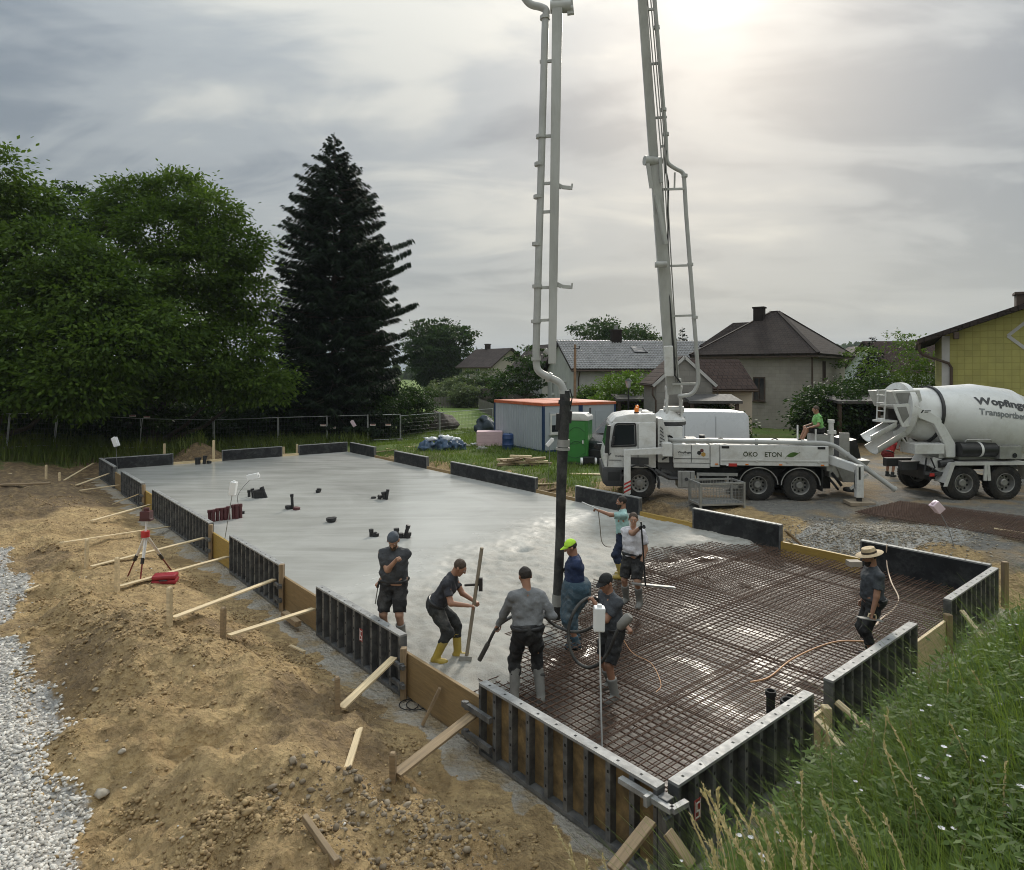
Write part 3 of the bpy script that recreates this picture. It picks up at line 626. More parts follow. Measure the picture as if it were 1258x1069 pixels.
def crown_leaves(blobs, n, size, r, droop=.5, per=46, shell=.55, clump=.5, asp=.5):
    """leaves in clumps scattered through the outer part of every blob"""
    vol = np.array([b[3] * b[4] * b[5] for b in blobs]) ** (2 / 3); vol /= vol.sum(); C = []; Dr = []; N = []; K = []
    for b, w in zip(blobs, vol):
        k = max(3, int(n * w / per)); u = unit(k, r); rad = r.uniform(shell, 1.0, (k, 1)) ** .6
        rad *= 1 + .22 * vn3(u * 2.3 + np.array(b[:3]) * .7, 5)[:, None]
        cc = np.array(b[:3]) + u * rad * np.array(b[3:6]); kd = r.uniform(0, 1, k)
        m = r.poisson(per, k); idx = np.repeat(np.arange(k), m); tot = len(idx)
        off = r.normal(size=(tot, 3)) * np.array([clump, clump, clump * .36]) * (0.5 + 0.8 * r.random((k, 1))[idx])
        C.append(cc[idx] + off); out = u[idx] * .8 + off / clump * .5; out[:, 2] -= droop; Dr.append(out + unit(tot, r) * .85)
        nn = unit(tot, r) * .75; nn[:, 2] += .8; N.append(nn); K.append(np.clip(.55 * kd[idx] + .45 * r.random(tot), 0, 1))
    C, Dr, N, K = (np.concatenate(a) for a in (C, Dr, N, K)); sz = size * r.uniform(.7, 1.35, len(C))
    return leaf_cards(C, Dr, N, sz, sz * asp, K)
def tree(name, label, cat, x, y, blobs, n, size, lm, seed, trunk_r=.3, base=None, group=None, droop=.5, per=46, clump=.5, shell=.55, limbs=True, asp=.5):
    r = np.random.default_rng(seed); z0 = g1(x, y) if base is None else base
    t = thing(name, label, cat, (x, y, z0), group=group)
    m = MB(); top = max(b[2] for b in blobs); ht = top * .78
    pts = [Vector((.12 * trunk_r * 8 * math.sin(i * 1.3 + seed) * i / 6, .1 * math.cos(i + seed) * i / 6, -.2 + (ht + .2) * i / 6)) for i in range(7)]
    m.tube(pts, [trunk_r * (1.15 - .95 * (i / 6) ** .8) for i in range(7)], 9)
    if limbs:
        for b in blobs:
            f = min(.92, max(.12, (b[2] - b[5] * .9) / ht * .75)); p0 = pts[int(f * 6)]; p1 = Vector(b[:3]); mid = p0.lerp(p1, .5) + Vector((0, 0, -.08 * (p1 - p0).length))
            m.tube([p0, mid, p1], [trunk_r * .42 * (1.1 - f), trunk_r * .26 * (1.1 - f), .02], 6)
            for q in range(3):
                u = Vector(unit(1, r)[0]); m.tube([mid.lerp(p1, .3 + .2 * q), p1 + Vector((u.x * b[3], u.y * b[4], u.z * b[5])) * .8], [trunk_r * .12, .012], 5)
    m.build('trunk', [bark], t, 60)
    V, F, K = crown_leaves(blobs, n, size, r, droop, per, shell, clump, asp); link('crown', npmesh('crown', V, F, LF[lm], dict(rnd=K)), t)
    return t
def round_blobs(h, rx, r, k=10, low=.25, flat=.8, seed=0):
    q = np.random.default_rng(seed); out = []
    for i in range(k):
        a = i * 2.4 + q.uniform(-.4, .4); f = (i + .5) / k; zz = h * (low + (1 - low) * f * .86); w = math.sin(math.pi * min(1, .18 + .75 * (1 - f) + .12)) ** .7
        rr = r * (.85 + .3 * q.random()); out.append((math.cos(a) * rx * w * .68, math.sin(a) * rx * w * .68, zz, rr, rr, rr * flat))
    return out
GT = 'trees behind the site fence'
# the near left group: tops at photo (0,185) (70,235) (190,215) (285,260)
def bl(Y, base, items):                               # blob centres given by photo column, row and metres of radius, at depth Y
    out = []
    for px, py, rr, dy in items:
        p = A(px, py, Y + dy); out.append((p.x - base[0], p.y - base[1], p.z - base[2], rr, rr, rr * .78))
    return out
b0 = (-27.5, 34.5, g1(-27.5, 34.5))
tree('broadleaf_tree', 'big fresh green tree with layered drooping foliage at the left border of the photo', 'tree', b0[0], b0[1],
     bl(34.5, b0, [(-20, 225, 2.3, 0), (30, 262, 2.1, 1), (-40, 320, 3.0, 0), (60, 320, 2.6, -1), (0, 400, 2.9, -1.5), (105, 370, 2.3, -1.5), (60, 425, 2.6, -2), (150, 345, 1.9, 0), (-30, 470, 2.6, -2), (140, 430, 2.4, -2), (95, 475, 2.2, -2.5), (190, 400, 1.9, -.5), (20, 470, 1.8, -3)]),
     70000, .27, 'mid', 1, .45, group=GT, droop=.38, per=60, clump=.62, asp=.5)
b0 = (-21.5, 39.5, g1(-21.5, 39.5))
tree('walnut_tree', 'tall airy dark tree with gaps in its crown left of the spruce', 'tree', b0[0], b0[1],
     bl(39.5, b0, [(160, 245, 1.7, 0), (215, 240, 1.9, 1), (255, 262, 1.8, 0), (290, 305, 1.9, 0), (200, 290, 2.4, -1), (130, 268, 1.2, 1), (250, 330, 2.5, -1), (300, 365, 1.9, 0), (215, 380, 2.6, -1.5), (285, 430, 2.4, -1), (235, 450, 2.6, -2), (320, 470, 1.9, -1), (185, 462, 1.9, -2), (275, 470, 1.8, -1.5)]),
     72000, .25, 'mid', 2, .42, group=GT, droop=.35, per=40, clump=.48, asp=.48)
b0 = (-29.5, 44.0, g1(-29.5, 44)); tree('ash_tree', 'dark tree top showing in the notch between the two left trees', 'tree', b0[0], b0[1],
     bl(44, b0, [(95, 258, 2.0, 0), (70, 300, 2.4, 0), (130, 300, 2.2, 0), (100, 360, 3.0, 0), (40, 380, 3, 0), (165, 380, 2.6, 0), (120, 450, 3, 0), (60, 480, 2.6, -1)]), 24000, .30, 'dark', 3, .4, group=GT)
for i, (px, Y, rr, lab) in enumerate([(35, 36.5, 2.0, 'dark bush under the fresh green tree at the fence'), (125, 38.0, 2.2, 'dark bush at the fence beneath the layered tree'), (215, 40.5, 2.2, 'dark bush at the fence below the airy tree'), (305, 43, 2.2, 'dark bush at the left foot of the spruce'), (378, 45, 2.0, 'bush under the middle of the spruce behind the fence'), (-10, 38, 2.3, 'dark bush at the very left border behind the fence'), (80, 39.5, 2.4, 'dark bush between the two leftmost fence bushes'), (170, 41, 2.5, 'dark bush in the gap between the left trees'), (262, 43.5, 2.6, 'dark bush behind the tall pale post'), (342, 46, 2.6, 'dark bush between the airy tree and the spruce')]):
    x = (px - 629) / FPX * Y; tree('bush', lab, 'bush', x, Y, [(q * rr * .45, (q % 2) * .5, rr * (.55 + .4 * (abs(q) < 1)), rr * .62, rr * .6, rr * .6) for q in (-2, -1, 0, 1, 2)], 7000, .22, 'dark', 20 + i, .08, group='bushes along the site fence', limbs=True)
# ------------------------------------------------------------------ spruce
def spruce(name, label, x, y, h, rad, seed, n_lev, group=None, cards=1.0, lm='spruce', extra=True):
    r = np.random.default_rng(seed); z0 = g1(x, y); t = thing(name, label, 'tree', (x, y, z0), group=group)
    m = MB(); m.tube([(0, 0, -.2), (0.05, 0, h * .5), (0, 0, h)], [h * .017, h * .009, .02], 8)
    C, Dn, N, Ln, Wd, K = [], [], [], [], [], []
    def spray(p0, d, L, hang):
        k = max(4, int(L * 25 * cards)); f = r.uniform(.12, 1, k) ** .75
        p = np.array(p0) + np.outer(f * L, d); p[:, 2] += -.17 * (f * L) + .19 * L * f ** 3
        side = np.cross(d, [0, 0, 1.0]); side /= np.linalg.norm(side) + 1e-9; sg = r.choice([-1, 1], k)[:, None]
        wl = (.25 + .30 * (1 - f)) * min(1.0, L / 2.0) * 1.15
        tw = d * .55 + side * sg * r.uniform(.35, .9, (k, 1)); tw[:, 2] -= hang * r.uniform(.3, 1.5, k)
        tw /= np.linalg.norm(tw, axis=1, keepdims=True)
        C.append(p + tw * wl[:, None] * .5); Dn.append(tw); nn = unit(k, r) * .5; nn[:, 2] += .6; N.append(nn); Ln.append(wl * r.uniform(.8, 1.5, k) + .12); Wd.append(.055 + .075 * r.random(k)); K.append(np.clip(r.normal(.35, .25, k), 0, 1))
    for i in range(n_lev):
        f = i / n_lev; z = h * (.06 + .93 * f); R0 = rad * float(np.interp(z / h, [0, .08, .2, .38, .6, .76, .89, .95, 1], [.72, .84, .86, .80, .69, .57, .29, .14, .02]))
        nb = int(7 + 12 * (1 - f))
        for j in range(nb):
            a = r.uniform(0, 2 * math.pi); L = max(.35, R0 * r.uniform(.72, 1.08)); up = .30 * f * f + .02 - .16 * (1 - f)
            d = np.array([math.cos(a), math.sin(a), up + r.normal(0, .05)]); d /= np.linalg.norm(d); spray((0, 0, z + r.uniform(-.2, .2)), d, L, .55)
            if L > 1 and j % 2 == 0: m.tube([(0, 0, z), tuple(np.array((0, 0, z)) + d * L * .5 + np.array([0, 0, -.05 * L])), tuple(np.array((0, 0, z)) + d * L * .95 + np.array([0, 0, -.06 * L]))], [.05, .03, .01], 4)
    if extra:                                          # the ragged long limbs that stand out to the right
        for z, L in ((13.2, 5.4), (11.9, 5.2), (11.1, 5.9), (8.5, 6.5), (7.0, 5.4), (9.9, 4.6), (5.4, 5.6)):
            for da in (-.16, 0, .13):
                d = np.array([math.cos(da - .1), math.sin(da - .1), .1 + .06 * math.sin(z * 7)]); d /= np.linalg.norm(d); L2 = L * (1 - .25 * abs(da) / .12) * (1.02 + .12 * math.sin(z * 5 + da * 20)); spray((0, 0, z), d, L2, 2.6); spray((0, 0, z), d, L2 * .97, 1.0)
            m.tube([(0, 0, z), tuple(np.array((0, 0, z)) + d * L * .7)], [.07, .02], 5)
    m.build('trunk', [bark], t, 60)
    C, Dn, N, Ln, Wd, K = (np.concatenate(q) for q in (C, Dn, N, Ln, Wd, K))
    V, F, K = leaf_cards(C, Dn, N, Ln, Wd, K); link('crown', npmesh('crown', V, F, LF[lm], dict(rnd=K)), t); return t
spruce('spruce_tree', 'huge nearly black spruce with ragged limbs standing out to the right', -12.2, 45.5, 21.0, 5.35, 5, 80, GT, 1.35)
# ------------------------------------------------------------------ middle distance greenery
def at(px, Y): return (px - 629) / FPX * Y
x = at(538, 108); tree('lime_tree', 'dense round crowned tree standing alone right of the spruce', 'tree', x, 108, round_blobs(11.5, 4.6, 2.9, 18, .25, .9, 3), 26000, .5, 'dark', 31, .35, base=.5, clump=.6)
for i, (px, Y, h, rx, lm, nm, lab) in enumerate([(565, 84, 3.6, 2.6, 'far', 'shrub', 'round shrub by the far wooden fence left of the beige house'), (590, 88, 4.2, 2.4, 'far', 'shrub', 'tall shrub in front of the beige house wall'), (545, 80, 2.6, 2.0, 'grey', 'shrub', 'pale shrub behind the far wooden fence'), (571, 76, 2.3, 1.6, 'grey', 'shrub', 'flowering pale shrub at the end of the far wooden fence'),
   (648, 62, 7.0, 2.6, 'dark', 'yew_tree', 'dark bushy tree left of the tiled roof house'), (628, 70, 4.5, 2.3, 'dark', 'bush', 'dark bush behind the left end of the site container'),
   (764, 43, 4.4, 1.9, 'light', 'elder_bush', 'bright leafy bush in front of the tiled roof house'), (745, 47, 2.8, 1.2, 'mid', 'bush', 'small bush left of the bright leafy bush'), (719, 47, 3.4, .6, 'mid', 'bush', 'slim climbing plant on the tiled house wall'),
   (1080, 47, 6.3, 3.2, 'mid', 'cherry_tree', 'broad green tree between grey house and yellow house'), (1122, 44, 4.6, 2.4, 'mid', 'shrub', 'green shrub left of the yellow house corner'), (1020, 37, 3.4, 1.7, 'dark', 'hedge_bush', 'dark hedge bush behind the seated man'), (1003, 38, 2.6, 1.2, 'dark', 'bush', 'dark bush at the foot of the grey house'), (1052, 39, 3.6, 1.5, 'dark', 'bush', 'bush over the dark carport roof'),
   (862, 34, 2.5, 1.1, 'dark', 'ivy_bush', 'ivy bush under the flat shed roof behind the white van'), (888, 33.5, 2.0, .9, 'dark', 'ivy_bush', 'ivy bush at the right post of the flat shed roof'),
   (505, 49, 3.2, 1.7, 'dark', 'bush', 'bush at the right foot of the spruce'), (470, 46, 3.4, 2.0, 'dark', 'bush', 'bush hiding the spruce trunk behind the fence'), (430, 46.5, 3.2, 2.2, 'dark', 'bush', 'bush left of the spruce trunk behind the fence')]):
    tree(nm, lab, 'tree' if 'tree' in nm else 'bush', at(px, Y), Y, round_blobs(h, rx, rx * .62, 9, .12, .85, i), int(7500 if Y < 60 else 5000), .2 if Y < 60 else .3, lm, 40 + i, .1, clump=.35)
for i, (px, Y, h, rx, lab) in enumerate([(735, 92, 11.3, 3.6, 'left dark pine behind the tiled roof ridge'), (775, 95, 10.6, 4.0, 'right dark pine behind the tiled roof ridge'), (800, 98, 9.4, 3.0, 'small pine crown right of the two over the tiled roof')]):
    tree('pine_tree', lab, 'tree', at(px, Y), Y, round_blobs(h, rx, 1.5, 12, .62, .5, i + 9), 3600, .42, 'dark', 70 + i, .25, base=.4, group='pines over the tiled roof', per=30, clump=.7)
spruce('young_spruce', 'slender spruce top between boom pipe and grey house', at(838, 72), 72, 9.3, 1.9, 8, 34, None, .7, 'spruce', False)
spruce('young_spruce', 'small dark spruce between the grey and the yellow house', at(1071, 50), 50, 6.6, 1.7, 9, 26, None, .7, 'spruce', False)
# ------------------------------------------------------------------ hills and far woods
def hill(name, X0, X1, Y0, H, seed, depth, m, rag=0):
    n = 90; xs = np.linspace(X0, X1, n); k = 7; f = np.linspace(-1, 1, k)
    Xg, Fg = np.meshgrid(xs, f); prof = np.sin(np.pi * np.clip((Xg - X0) / (X1 - X0), 0, 1)) ** .7
    Z = -3 + H * prof * (1 - Fg ** 2) * (0.85 + .25 * fbm(Xg / (X1 - X0) * 9, Fg, 3, seed)); Yg = Y0 + Fg * depth
    I = np.arange(n * k).reshape(k, n); F = np.stack([I[:-1, :-1], I[:-1, 1:], I[1:, 1:], I[1:, :-1]], -1).reshape(-1, 4)
    o = link(name, npmesh(name, np.stack([Xg, Yg, Z], -1).reshape(-1, 3), F, m, smooth=True)); tag(o, kind='structure'); return o
hm = mat('hill_green', (0.055, 0.085, 0.030), .9, 0, .3, .02)
hill('hill', 130, 560, 620, 19, 4, 110, hm); hill('mountain', -2600, 900, 8200, 235, 6, 700, hm); hill('mountain', -9000, 600, 9500, 160, 9, 900, hm); hill('mountain', 800, 9000, 9500, 170, 12, 900, hm)
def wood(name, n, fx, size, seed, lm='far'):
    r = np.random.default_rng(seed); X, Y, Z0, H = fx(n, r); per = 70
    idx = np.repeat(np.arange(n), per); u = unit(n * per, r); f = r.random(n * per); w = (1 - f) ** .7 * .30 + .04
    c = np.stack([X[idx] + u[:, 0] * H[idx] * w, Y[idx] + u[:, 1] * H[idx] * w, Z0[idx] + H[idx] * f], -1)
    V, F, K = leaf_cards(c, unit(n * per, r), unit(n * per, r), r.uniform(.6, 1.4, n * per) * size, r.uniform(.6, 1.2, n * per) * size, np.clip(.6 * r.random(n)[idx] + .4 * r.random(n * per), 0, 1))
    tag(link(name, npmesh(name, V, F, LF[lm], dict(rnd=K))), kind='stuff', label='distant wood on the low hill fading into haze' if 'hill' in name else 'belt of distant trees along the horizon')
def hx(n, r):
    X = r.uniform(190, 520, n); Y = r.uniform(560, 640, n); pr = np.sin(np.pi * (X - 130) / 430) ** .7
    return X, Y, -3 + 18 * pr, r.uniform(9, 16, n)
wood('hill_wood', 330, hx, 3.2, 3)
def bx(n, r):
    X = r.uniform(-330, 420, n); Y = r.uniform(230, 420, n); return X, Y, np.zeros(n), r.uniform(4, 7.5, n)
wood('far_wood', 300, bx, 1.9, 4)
# ------------------------------------------------------------------ houses
def win(t, parent, P, ux, uz, w, h, fm, gm, out):
    """window on a wall: P lower left corner, ux along the wall, out = outward normal"""
    P, ux, uz, out = Vector(P), Vector(ux), Vector(uz), Vector(out); f = MB(); a = .09
    q = P + out * .03
    for c0, c1 in (((0, 0), (w, a)), ((0, h - a), (w, h)), ((0, a), (a, h - a)), ((w - a, a), (w, h - a)), ((w / 2 - .03, a), (w / 2 + .03, h - a))):
        f.add([q + ux * x + uz * z + out * d for d in (-.05, .03) for x, z in ((c0[0], c0[1]), (c1[0], c0[1]), (c1[0], c1[1]), (c0[0], c1[1]))], [(0, 3, 2, 1), (4, 5, 6, 7), (0, 1, 5, 4), (1, 2, 6, 5), (2, 3, 7, 6), (3, 0, 4, 7)])
    o = f.build('window', [fm], t)
    g = MB(); g.add([q + ux * x + uz * z - out * .01 for x, z in ((.02, .02), (w - .02, .02), (w - .02, h - .02), (.02, h - .02))], [(0, 1, 2, 3)]); g.build('pane', [gm], o)
    s = MB(); s.add([P + ux * x + uz * z + out * d for d in (0.005, .13) for x, z in ((-.06, -.07), (w + .06, -.07), (w + .06, -.01), (-.06, -.01))], [(0, 3, 2, 1), (4, 5, 6, 7), (0, 1, 5, 4), (1, 2, 6, 5), (2, 3, 7, 6), (3, 0, 4, 7)]); s.build('sill', [fm], o)
glass = mat('window_glass', (0.02, 0.024, 0.028), .08, 0, .2, 1)
wframe = mat('window_frame_white', (0.62, 0.61, 0.58), .5, 0, .1); dframe = mat('dark_wood', (0.07, 0.045, 0.03), .7, 0, .3, 4)
def tilemat(name, c, s=3.0):
    m, t, b, o = new_mat(name); n = NT(t); v = n.coord('UV')
    br = n.n('ShaderNodeTexBrick'); t.links.new(v, br.inputs['Vector']); br.offset = .5
    for k, q in (('Scale', 1.0), ('Mortar Size', .035), ('Brick Width', .30), ('Row Height', .34), ('Bias', 0.0), ('Mortar Smooth', .6)): br.inputs[k].default_value = q
    br.inputs['Color1'].default_value = (*[x * .8 for x in c], 1); br.inputs['Color2'].default_value = (*[x * 1.2 for x in c], 1); br.inputs['Mortar'].default_value = (*[x * .45 for x in c], 1)
    col = n.mix(n.ramp(n.noise(n.coord('Object'), .9, 6, .6), [(.35, 0), (.7, .5)]), br.outputs[0], tuple(min(1, x * 1.4 + .006) for x in c))
    n.put(b.inputs['Base Color'], col); b.inputs['Roughness'].default_value = .85; b.inputs['Specular IOR Level'].default_value = .2
    n.bump(b, n.math('SUBTRACT', 1.0, br.outputs['Fac']), .03, .8); MATS[name] = m; return m
def add_uv(me):
    """planar metres along the slope for every face"""
    uv = me.uv_layers.new(name='UVMap'); L = uv.data
    for p in me.polygons:
        n = p.normal; a = Vector((0, 0, 1)).cross(n)
        if a.length < 1e-3: a = Vector((1, 0, 0))
        a.normalize(); b = n.cross(a)
        for li in p.loop_indices:
            v = me.vertices[me.loops[li].vertex_index].co; L[li].uv = (v.dot(a), v.dot(b))
def roofslab(t, name, quads, th, m):
    """every slope its own slab with thickness"""
    b = MB()
    for q in quads:
        q = [Vector(v) for v in q]; nrm = (q[1] - q[0]).cross(q[2] - q[0]).normalized()
        if nrm.z < 0: q.reverse(); nrm = -nrm
        b.prism([v + nrm * .002 for v in q], nrm * th)
    o = b.build(name, [m], t); add_uv(o.data); return o
def gutter(t, p0, p1, drop=None, m=None):
    b = MB(); b.tube([p0, p1], .07, 8); o = b.build('gutter', [m or dframe], t, 40)
    if drop:
        b = MB(); b.tube(drop, .05, 8); b.build('downpipe', [m or dframe], t, 40)
def house(name, label, c0, ang, L, Wd, ze, zr, wm, rm, ov=.5, gov=.35, axis='x', wins=(), chim=None, hip=0.0, z0=.2, th=.18, frame_m=None, chm=None):
    """walls on [0,L]x[0,Wd]; ridge along axis; ze eaves, zr ridge above the base"""
    t = thing(name, label, 'house', (c0[0], c0[1], z0), ang)
    b = MB(); 
    if hip or axis == 'flat': b.b2((0, 0, -.3), (L, Wd, ze - .02))
    elif axis == 'x': b.prism([(0, 0, -.3), (0, Wd, -.3), (0, Wd, ze), (0, Wd / 2, zr - .02), (0, 0, ze)], (L, 0, 0))
    else: b.prism([(0, 0, -.3), (L, 0, -.3), (L, 0, ze), (L / 2, 0, zr - .02), (0, 0, ze)], (0, Wd, 0))
    o = b.build('wall', [wm], t); add_uv(o.data)
    if hip:
        s = (zr - ze) / (Wd / 2); e = ze - ov * s; A_, B_, C_, D_ = (-ov, -ov, e), (L + ov, -ov, e), (L + ov, Wd + ov, e), (-ov, Wd + ov, e)
        r0, r1 = (L / 2 - hip, Wd / 2, zr), (L / 2 + hip, Wd / 2, zr)
        r = roofslab(t, 'roof', [(A_, B_, r1, r0), (B_, C_, r1), (C_, D_, r0, r1), (D_, A_, r0)], th, rm)
        rb = MB()
        for a_, b_ in ((A_, r0), (B_, r1), (C_, r1), (D_, r0), (r0, r1)): rb.beam(Vector(a_) + Vector((0, 0, th)), Vector(b_) + Vector((0, 0, th + .02)), .26, .10)
        rb.build('ridge_tiles', [rm], r)
        sb_ = MB(); sb_.b2((-ov, -ov, e - .12), (L + ov, Wd + ov, e - .003)); sb_.build('soffit', [dframe], t)
    elif axis == 'x':
        s = (zr - ze) / (Wd / 2); e = ze - ov * s
        r = roofslab(t, 'roof', [((-gov, -ov, e), (L + gov, -ov, e), (L + gov, Wd / 2, zr), (-gov, Wd / 2, zr)), ((L + gov, Wd + ov, e), (-gov, Wd + ov, e), (-gov, Wd / 2, zr), (L + gov, Wd / 2, zr))], th, rm)
        gutter(t, (-gov, -ov - .05, e + .05), (L + gov, -ov - .05, e + .05), [(.3, -ov - .05, e), (.3, -.12, e - .5), (.3, -.09, 0)])
    elif axis == 'y':
        s = (zr - ze) / (L / 2); e = ze - ov * s
        r = roofslab(t, 'roof', [((-ov, -gov, e), (-ov, Wd + gov, e), (L / 2, Wd + gov, zr), (L / 2, -gov, zr)), ((L + ov, Wd + gov, e), (L + ov, -gov, e), (L / 2, -gov, zr), (L / 2, Wd + gov, zr))], th, rm)
        gutter(t, (-ov - .05, -gov, e + .05), (-ov - .05, Wd + gov, e + .05))
        gutter(t, (L + ov + .05, -gov, e + .05), (L + ov + .05, Wd + gov, e + .05))
    if chim:
        cx, cyy, cz0, cz1, cw = chim; b = MB(); b.b2((cx, cyy, cz0), (cx + cw, cyy + cw * .8, cz1)); b.b2((cx - .07, cyy - .07, cz1 + .002), (cx + cw + .07, cyy + cw * .8 + .07, cz1 + .12)); b.build('chimney', [chm or rm], r)
    for face, u, z, w, h in wins:
        P, ux, out = {'f': ((u, 0, z), (1, 0, 0), (0, -1, 0)), 'l': ((0, Wd - u, z), (0, -1, 0), (-1, 0, 0)), 'r': ((L, u, z), (0, 1, 0), (1, 0, 0))}[face]
        win(t, t, P, ux, (0, 0, 1), w, h, frame_m or wframe, glass, out)
    return t, r
def wallmat(name, c, grid=None, gc=None, dirt=None, damt=.5):
    m, t, b, o = new_mat(name); n = NT(t); v = n.coord('Object')
    col = n.mix(n.ramp(n.noise(v, .8, 7, .65), [(.3, 0), (.7, 1)]), tuple(x * .85 for x in c), tuple(min(1, x * 1.1) for x in c))
    if dirt: col = n.mix(n.ramp(n.noise(n.coord('Object', (1, 1, .35)), .7, 8, .7, .3), [(.45, 0), (.75, damt)]), col, dirt)
    if grid:
        br = n.n('ShaderNodeTexBrick'); t.links.new(n.coord('UV'), br.inputs['Vector']); br.offset = grid[2]
        for k, q in (('Scale', 1.0), ('Mortar Size', grid[3]), ('Brick Width', grid[0]), ('Row Height', grid[1]), ('Mortar Smooth', .4)): br.inputs[k].default_value = q
        br.inputs['Color1'].default_value = (1, 1, 1, 1); br.inputs['Color2'].default_value = (.88, .88, .88, 1); br.inputs['Mortar'].default_value = (*(gc or (.6, .6, .6)), 1)
        col = n.mix(1.0, col, br.outputs[0], 'MULTIPLY'); n.bump(b, n.math('SUBTRACT', 1.0, br.outputs['Fac']), .012, .6)
    else: n.bump(b, n.noise(v, 14, 5, .7), .012, .4)
    n.put(b.inputs['Base Color'], col); b.inputs['Roughness'].default_value = .85; MATS[name] = m; return m
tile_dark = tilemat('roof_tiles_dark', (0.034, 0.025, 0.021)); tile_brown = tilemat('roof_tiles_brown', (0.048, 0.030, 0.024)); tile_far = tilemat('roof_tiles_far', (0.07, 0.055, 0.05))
w_grey = wallmat('grey_brick_wall', (0.36, 0.325, 0.28), (.5, .25, .5, .012), (.78, .78, .78), (.22, .19, .16), .5); w_grey2 = wallmat('grey_stucco', (0.25, 0.235, 0.21), (.6, .3, .5, .012), (.8, .8, .8)); w_cream = wallmat('cream_wall', (0.48, 0.42, 0.34)); w_white = wallmat('pale_wall', (0.46, 0.45, 0.43), None, None, (.32, .31, .29), .4)
w_beige = wallmat('beige_wall', (0.40, 0.36, 0.31)); w_yellow = wallmat('yellow_tile_cladding', (0.40, 0.37, 0.115), (.30, .30, 0, .014), (.74, .74, .66), (.30, .29, .12), .35); w_bluewhite = wallmat('white_house_wall', (.55, .57, .6))
an = lambda dx, dy: math.atan2(dy, dx)
# beige house far left
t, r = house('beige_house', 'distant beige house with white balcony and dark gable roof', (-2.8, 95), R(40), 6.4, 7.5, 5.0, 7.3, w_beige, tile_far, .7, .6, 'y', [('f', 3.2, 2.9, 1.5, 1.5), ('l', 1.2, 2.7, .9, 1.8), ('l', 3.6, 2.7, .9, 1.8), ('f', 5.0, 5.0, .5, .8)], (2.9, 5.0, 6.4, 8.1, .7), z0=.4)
b = MB(); b.b2((1.6, -1.5, 2.5), (6.2, -.05, 2.65)); b.b2((1.6, -1.5, 2.65), (6.2, -1.42, 3.6)); b.b2((1.6, -1.42, 2.65), (1.68, -.05, 3.6)); b.b2((1.7, -1.4, -.2), (1.9, -1.2, 2.5)); b.b2((5.9, -1.4, -.2), (6.1, -1.2, 2.5)); b.build('balcony', [wframe], t)
# tiled roof house: corrugated rows of real pantiles on the visible slope
c2 = (4.7, 50); a2 = an(1, .15); t, r = house('tiled_roof_house', 'pale house with shiny grey pantile roof behind the container', c2, a2, 13.5, 10, 4.35, 6.6, w_white, tile_dark, .45, .35, 'x', [('l', 2.0, 2.2, .9, 1.2), ('l', 6.5, 2.2, .9, 1.2), ('f', 8.5, 1.2, 1.2, 1.2)], (4.3, 4.3, 6.0, 7.5, .8), z0=.3)
pant = mat('pantile_glaze', (0.24, 0.235, 0.23), .3, 0, .4, 2.0, dirt=(.13, .125, .12), damt=.5, spec=.7)
def pantiles(t, x0, x1, y0, z0, y1, z1, m, tw=.24, rowh=.36):
    sl = math.hypot(y1 - y0, z1 - z0); rows = int(sl / rowh); nc = int((x1 - x0) / (tw / 4)); xs = np.linspace(x0, x1, nc + 1); V = []; F = []
    prof = .030 * np.sin(xs / tw * 2 * np.pi) + .0
    dy, dz = (y1 - y0) / sl, (z1 - z0) / sl; ny_, nz_ = -dz, dy
    for i in range(rows):
        for k, (f, hh) in enumerate(((i * rowh, .075), ((i + 1) * rowh + .02, .035), )):
            V.append(np.stack([xs, y0 + dy * f + ny_ * (prof + hh), z0 + dz * f + nz_ * (prof + hh)], -1))
        a = (2 * i) * (nc + 1) + np.arange(nc); F.append(np.stack([a, a + 1, a + nc + 2, a + nc + 1], -1))
        V.append(V[-2] - np.array([0, ny_, nz_]) * .05); V.append(V[-3].copy()) if False else None
        # front lip of the row
    V2 = []; F2 = []; n_ = 0
    for i in range(rows):
        top0, top1, lip = V[i * 3], V[i * 3 + 1], V[i * 3 + 2]; V2 += [lip, top0, top1]; k = nc + 1
        for q in (0, 1):
            a = n_ + q * k + np.arange(nc); F2.append(np.stack([a, a + 1, a + k + 1, a + k], -1))
        n_ += 3 * k
    tag(link('pantiles', npmesh('pantiles', np.concatenate(V2), np.concatenate(F2), m), t), kind='stuff')
s = (6.6 - 4.35) / 5; pantiles(r, -.35, 13.85, -.45, 4.35 - .45 * s + .18, 5.0, 6.6 + .18, pant)
b = MB(); b.add([(5.6, 2.3, 4.35 + 2.3 * s + .3), (6.5, 2.3, 4.35 + 2.3 * s + .3), (6.5, 3.4, 4.35 + 3.4 * s + .3), (5.6, 3.4, 4.35 + 3.4 * s + .3)], [(0, 1, 2, 3)]); b.beam((5.55, 2.3, 4.35 + 2.3 * s + .3), (5.55, 3.4, 4.35 + 3.4 * s + .3), .08, .08); b.beam((6.55, 2.3, 4.35 + 2.3 * s + .3), (6.55, 3.4, 4.35 + 3.4 * s + .3), .08, .08); b.beam((5.5, 2.25, 4.35 + 2.25 * s + .3), (6.6, 2.25, 4.35 + 2.25 * s + .3), .08, .08); b.build('roof_window', [glass], r)
b = MB(); b.tube([(4.7, 4.6, 7.62), (4.7, 4.6, 7.95)], .16, 10); b.build('chimney_cap', [steel], r)
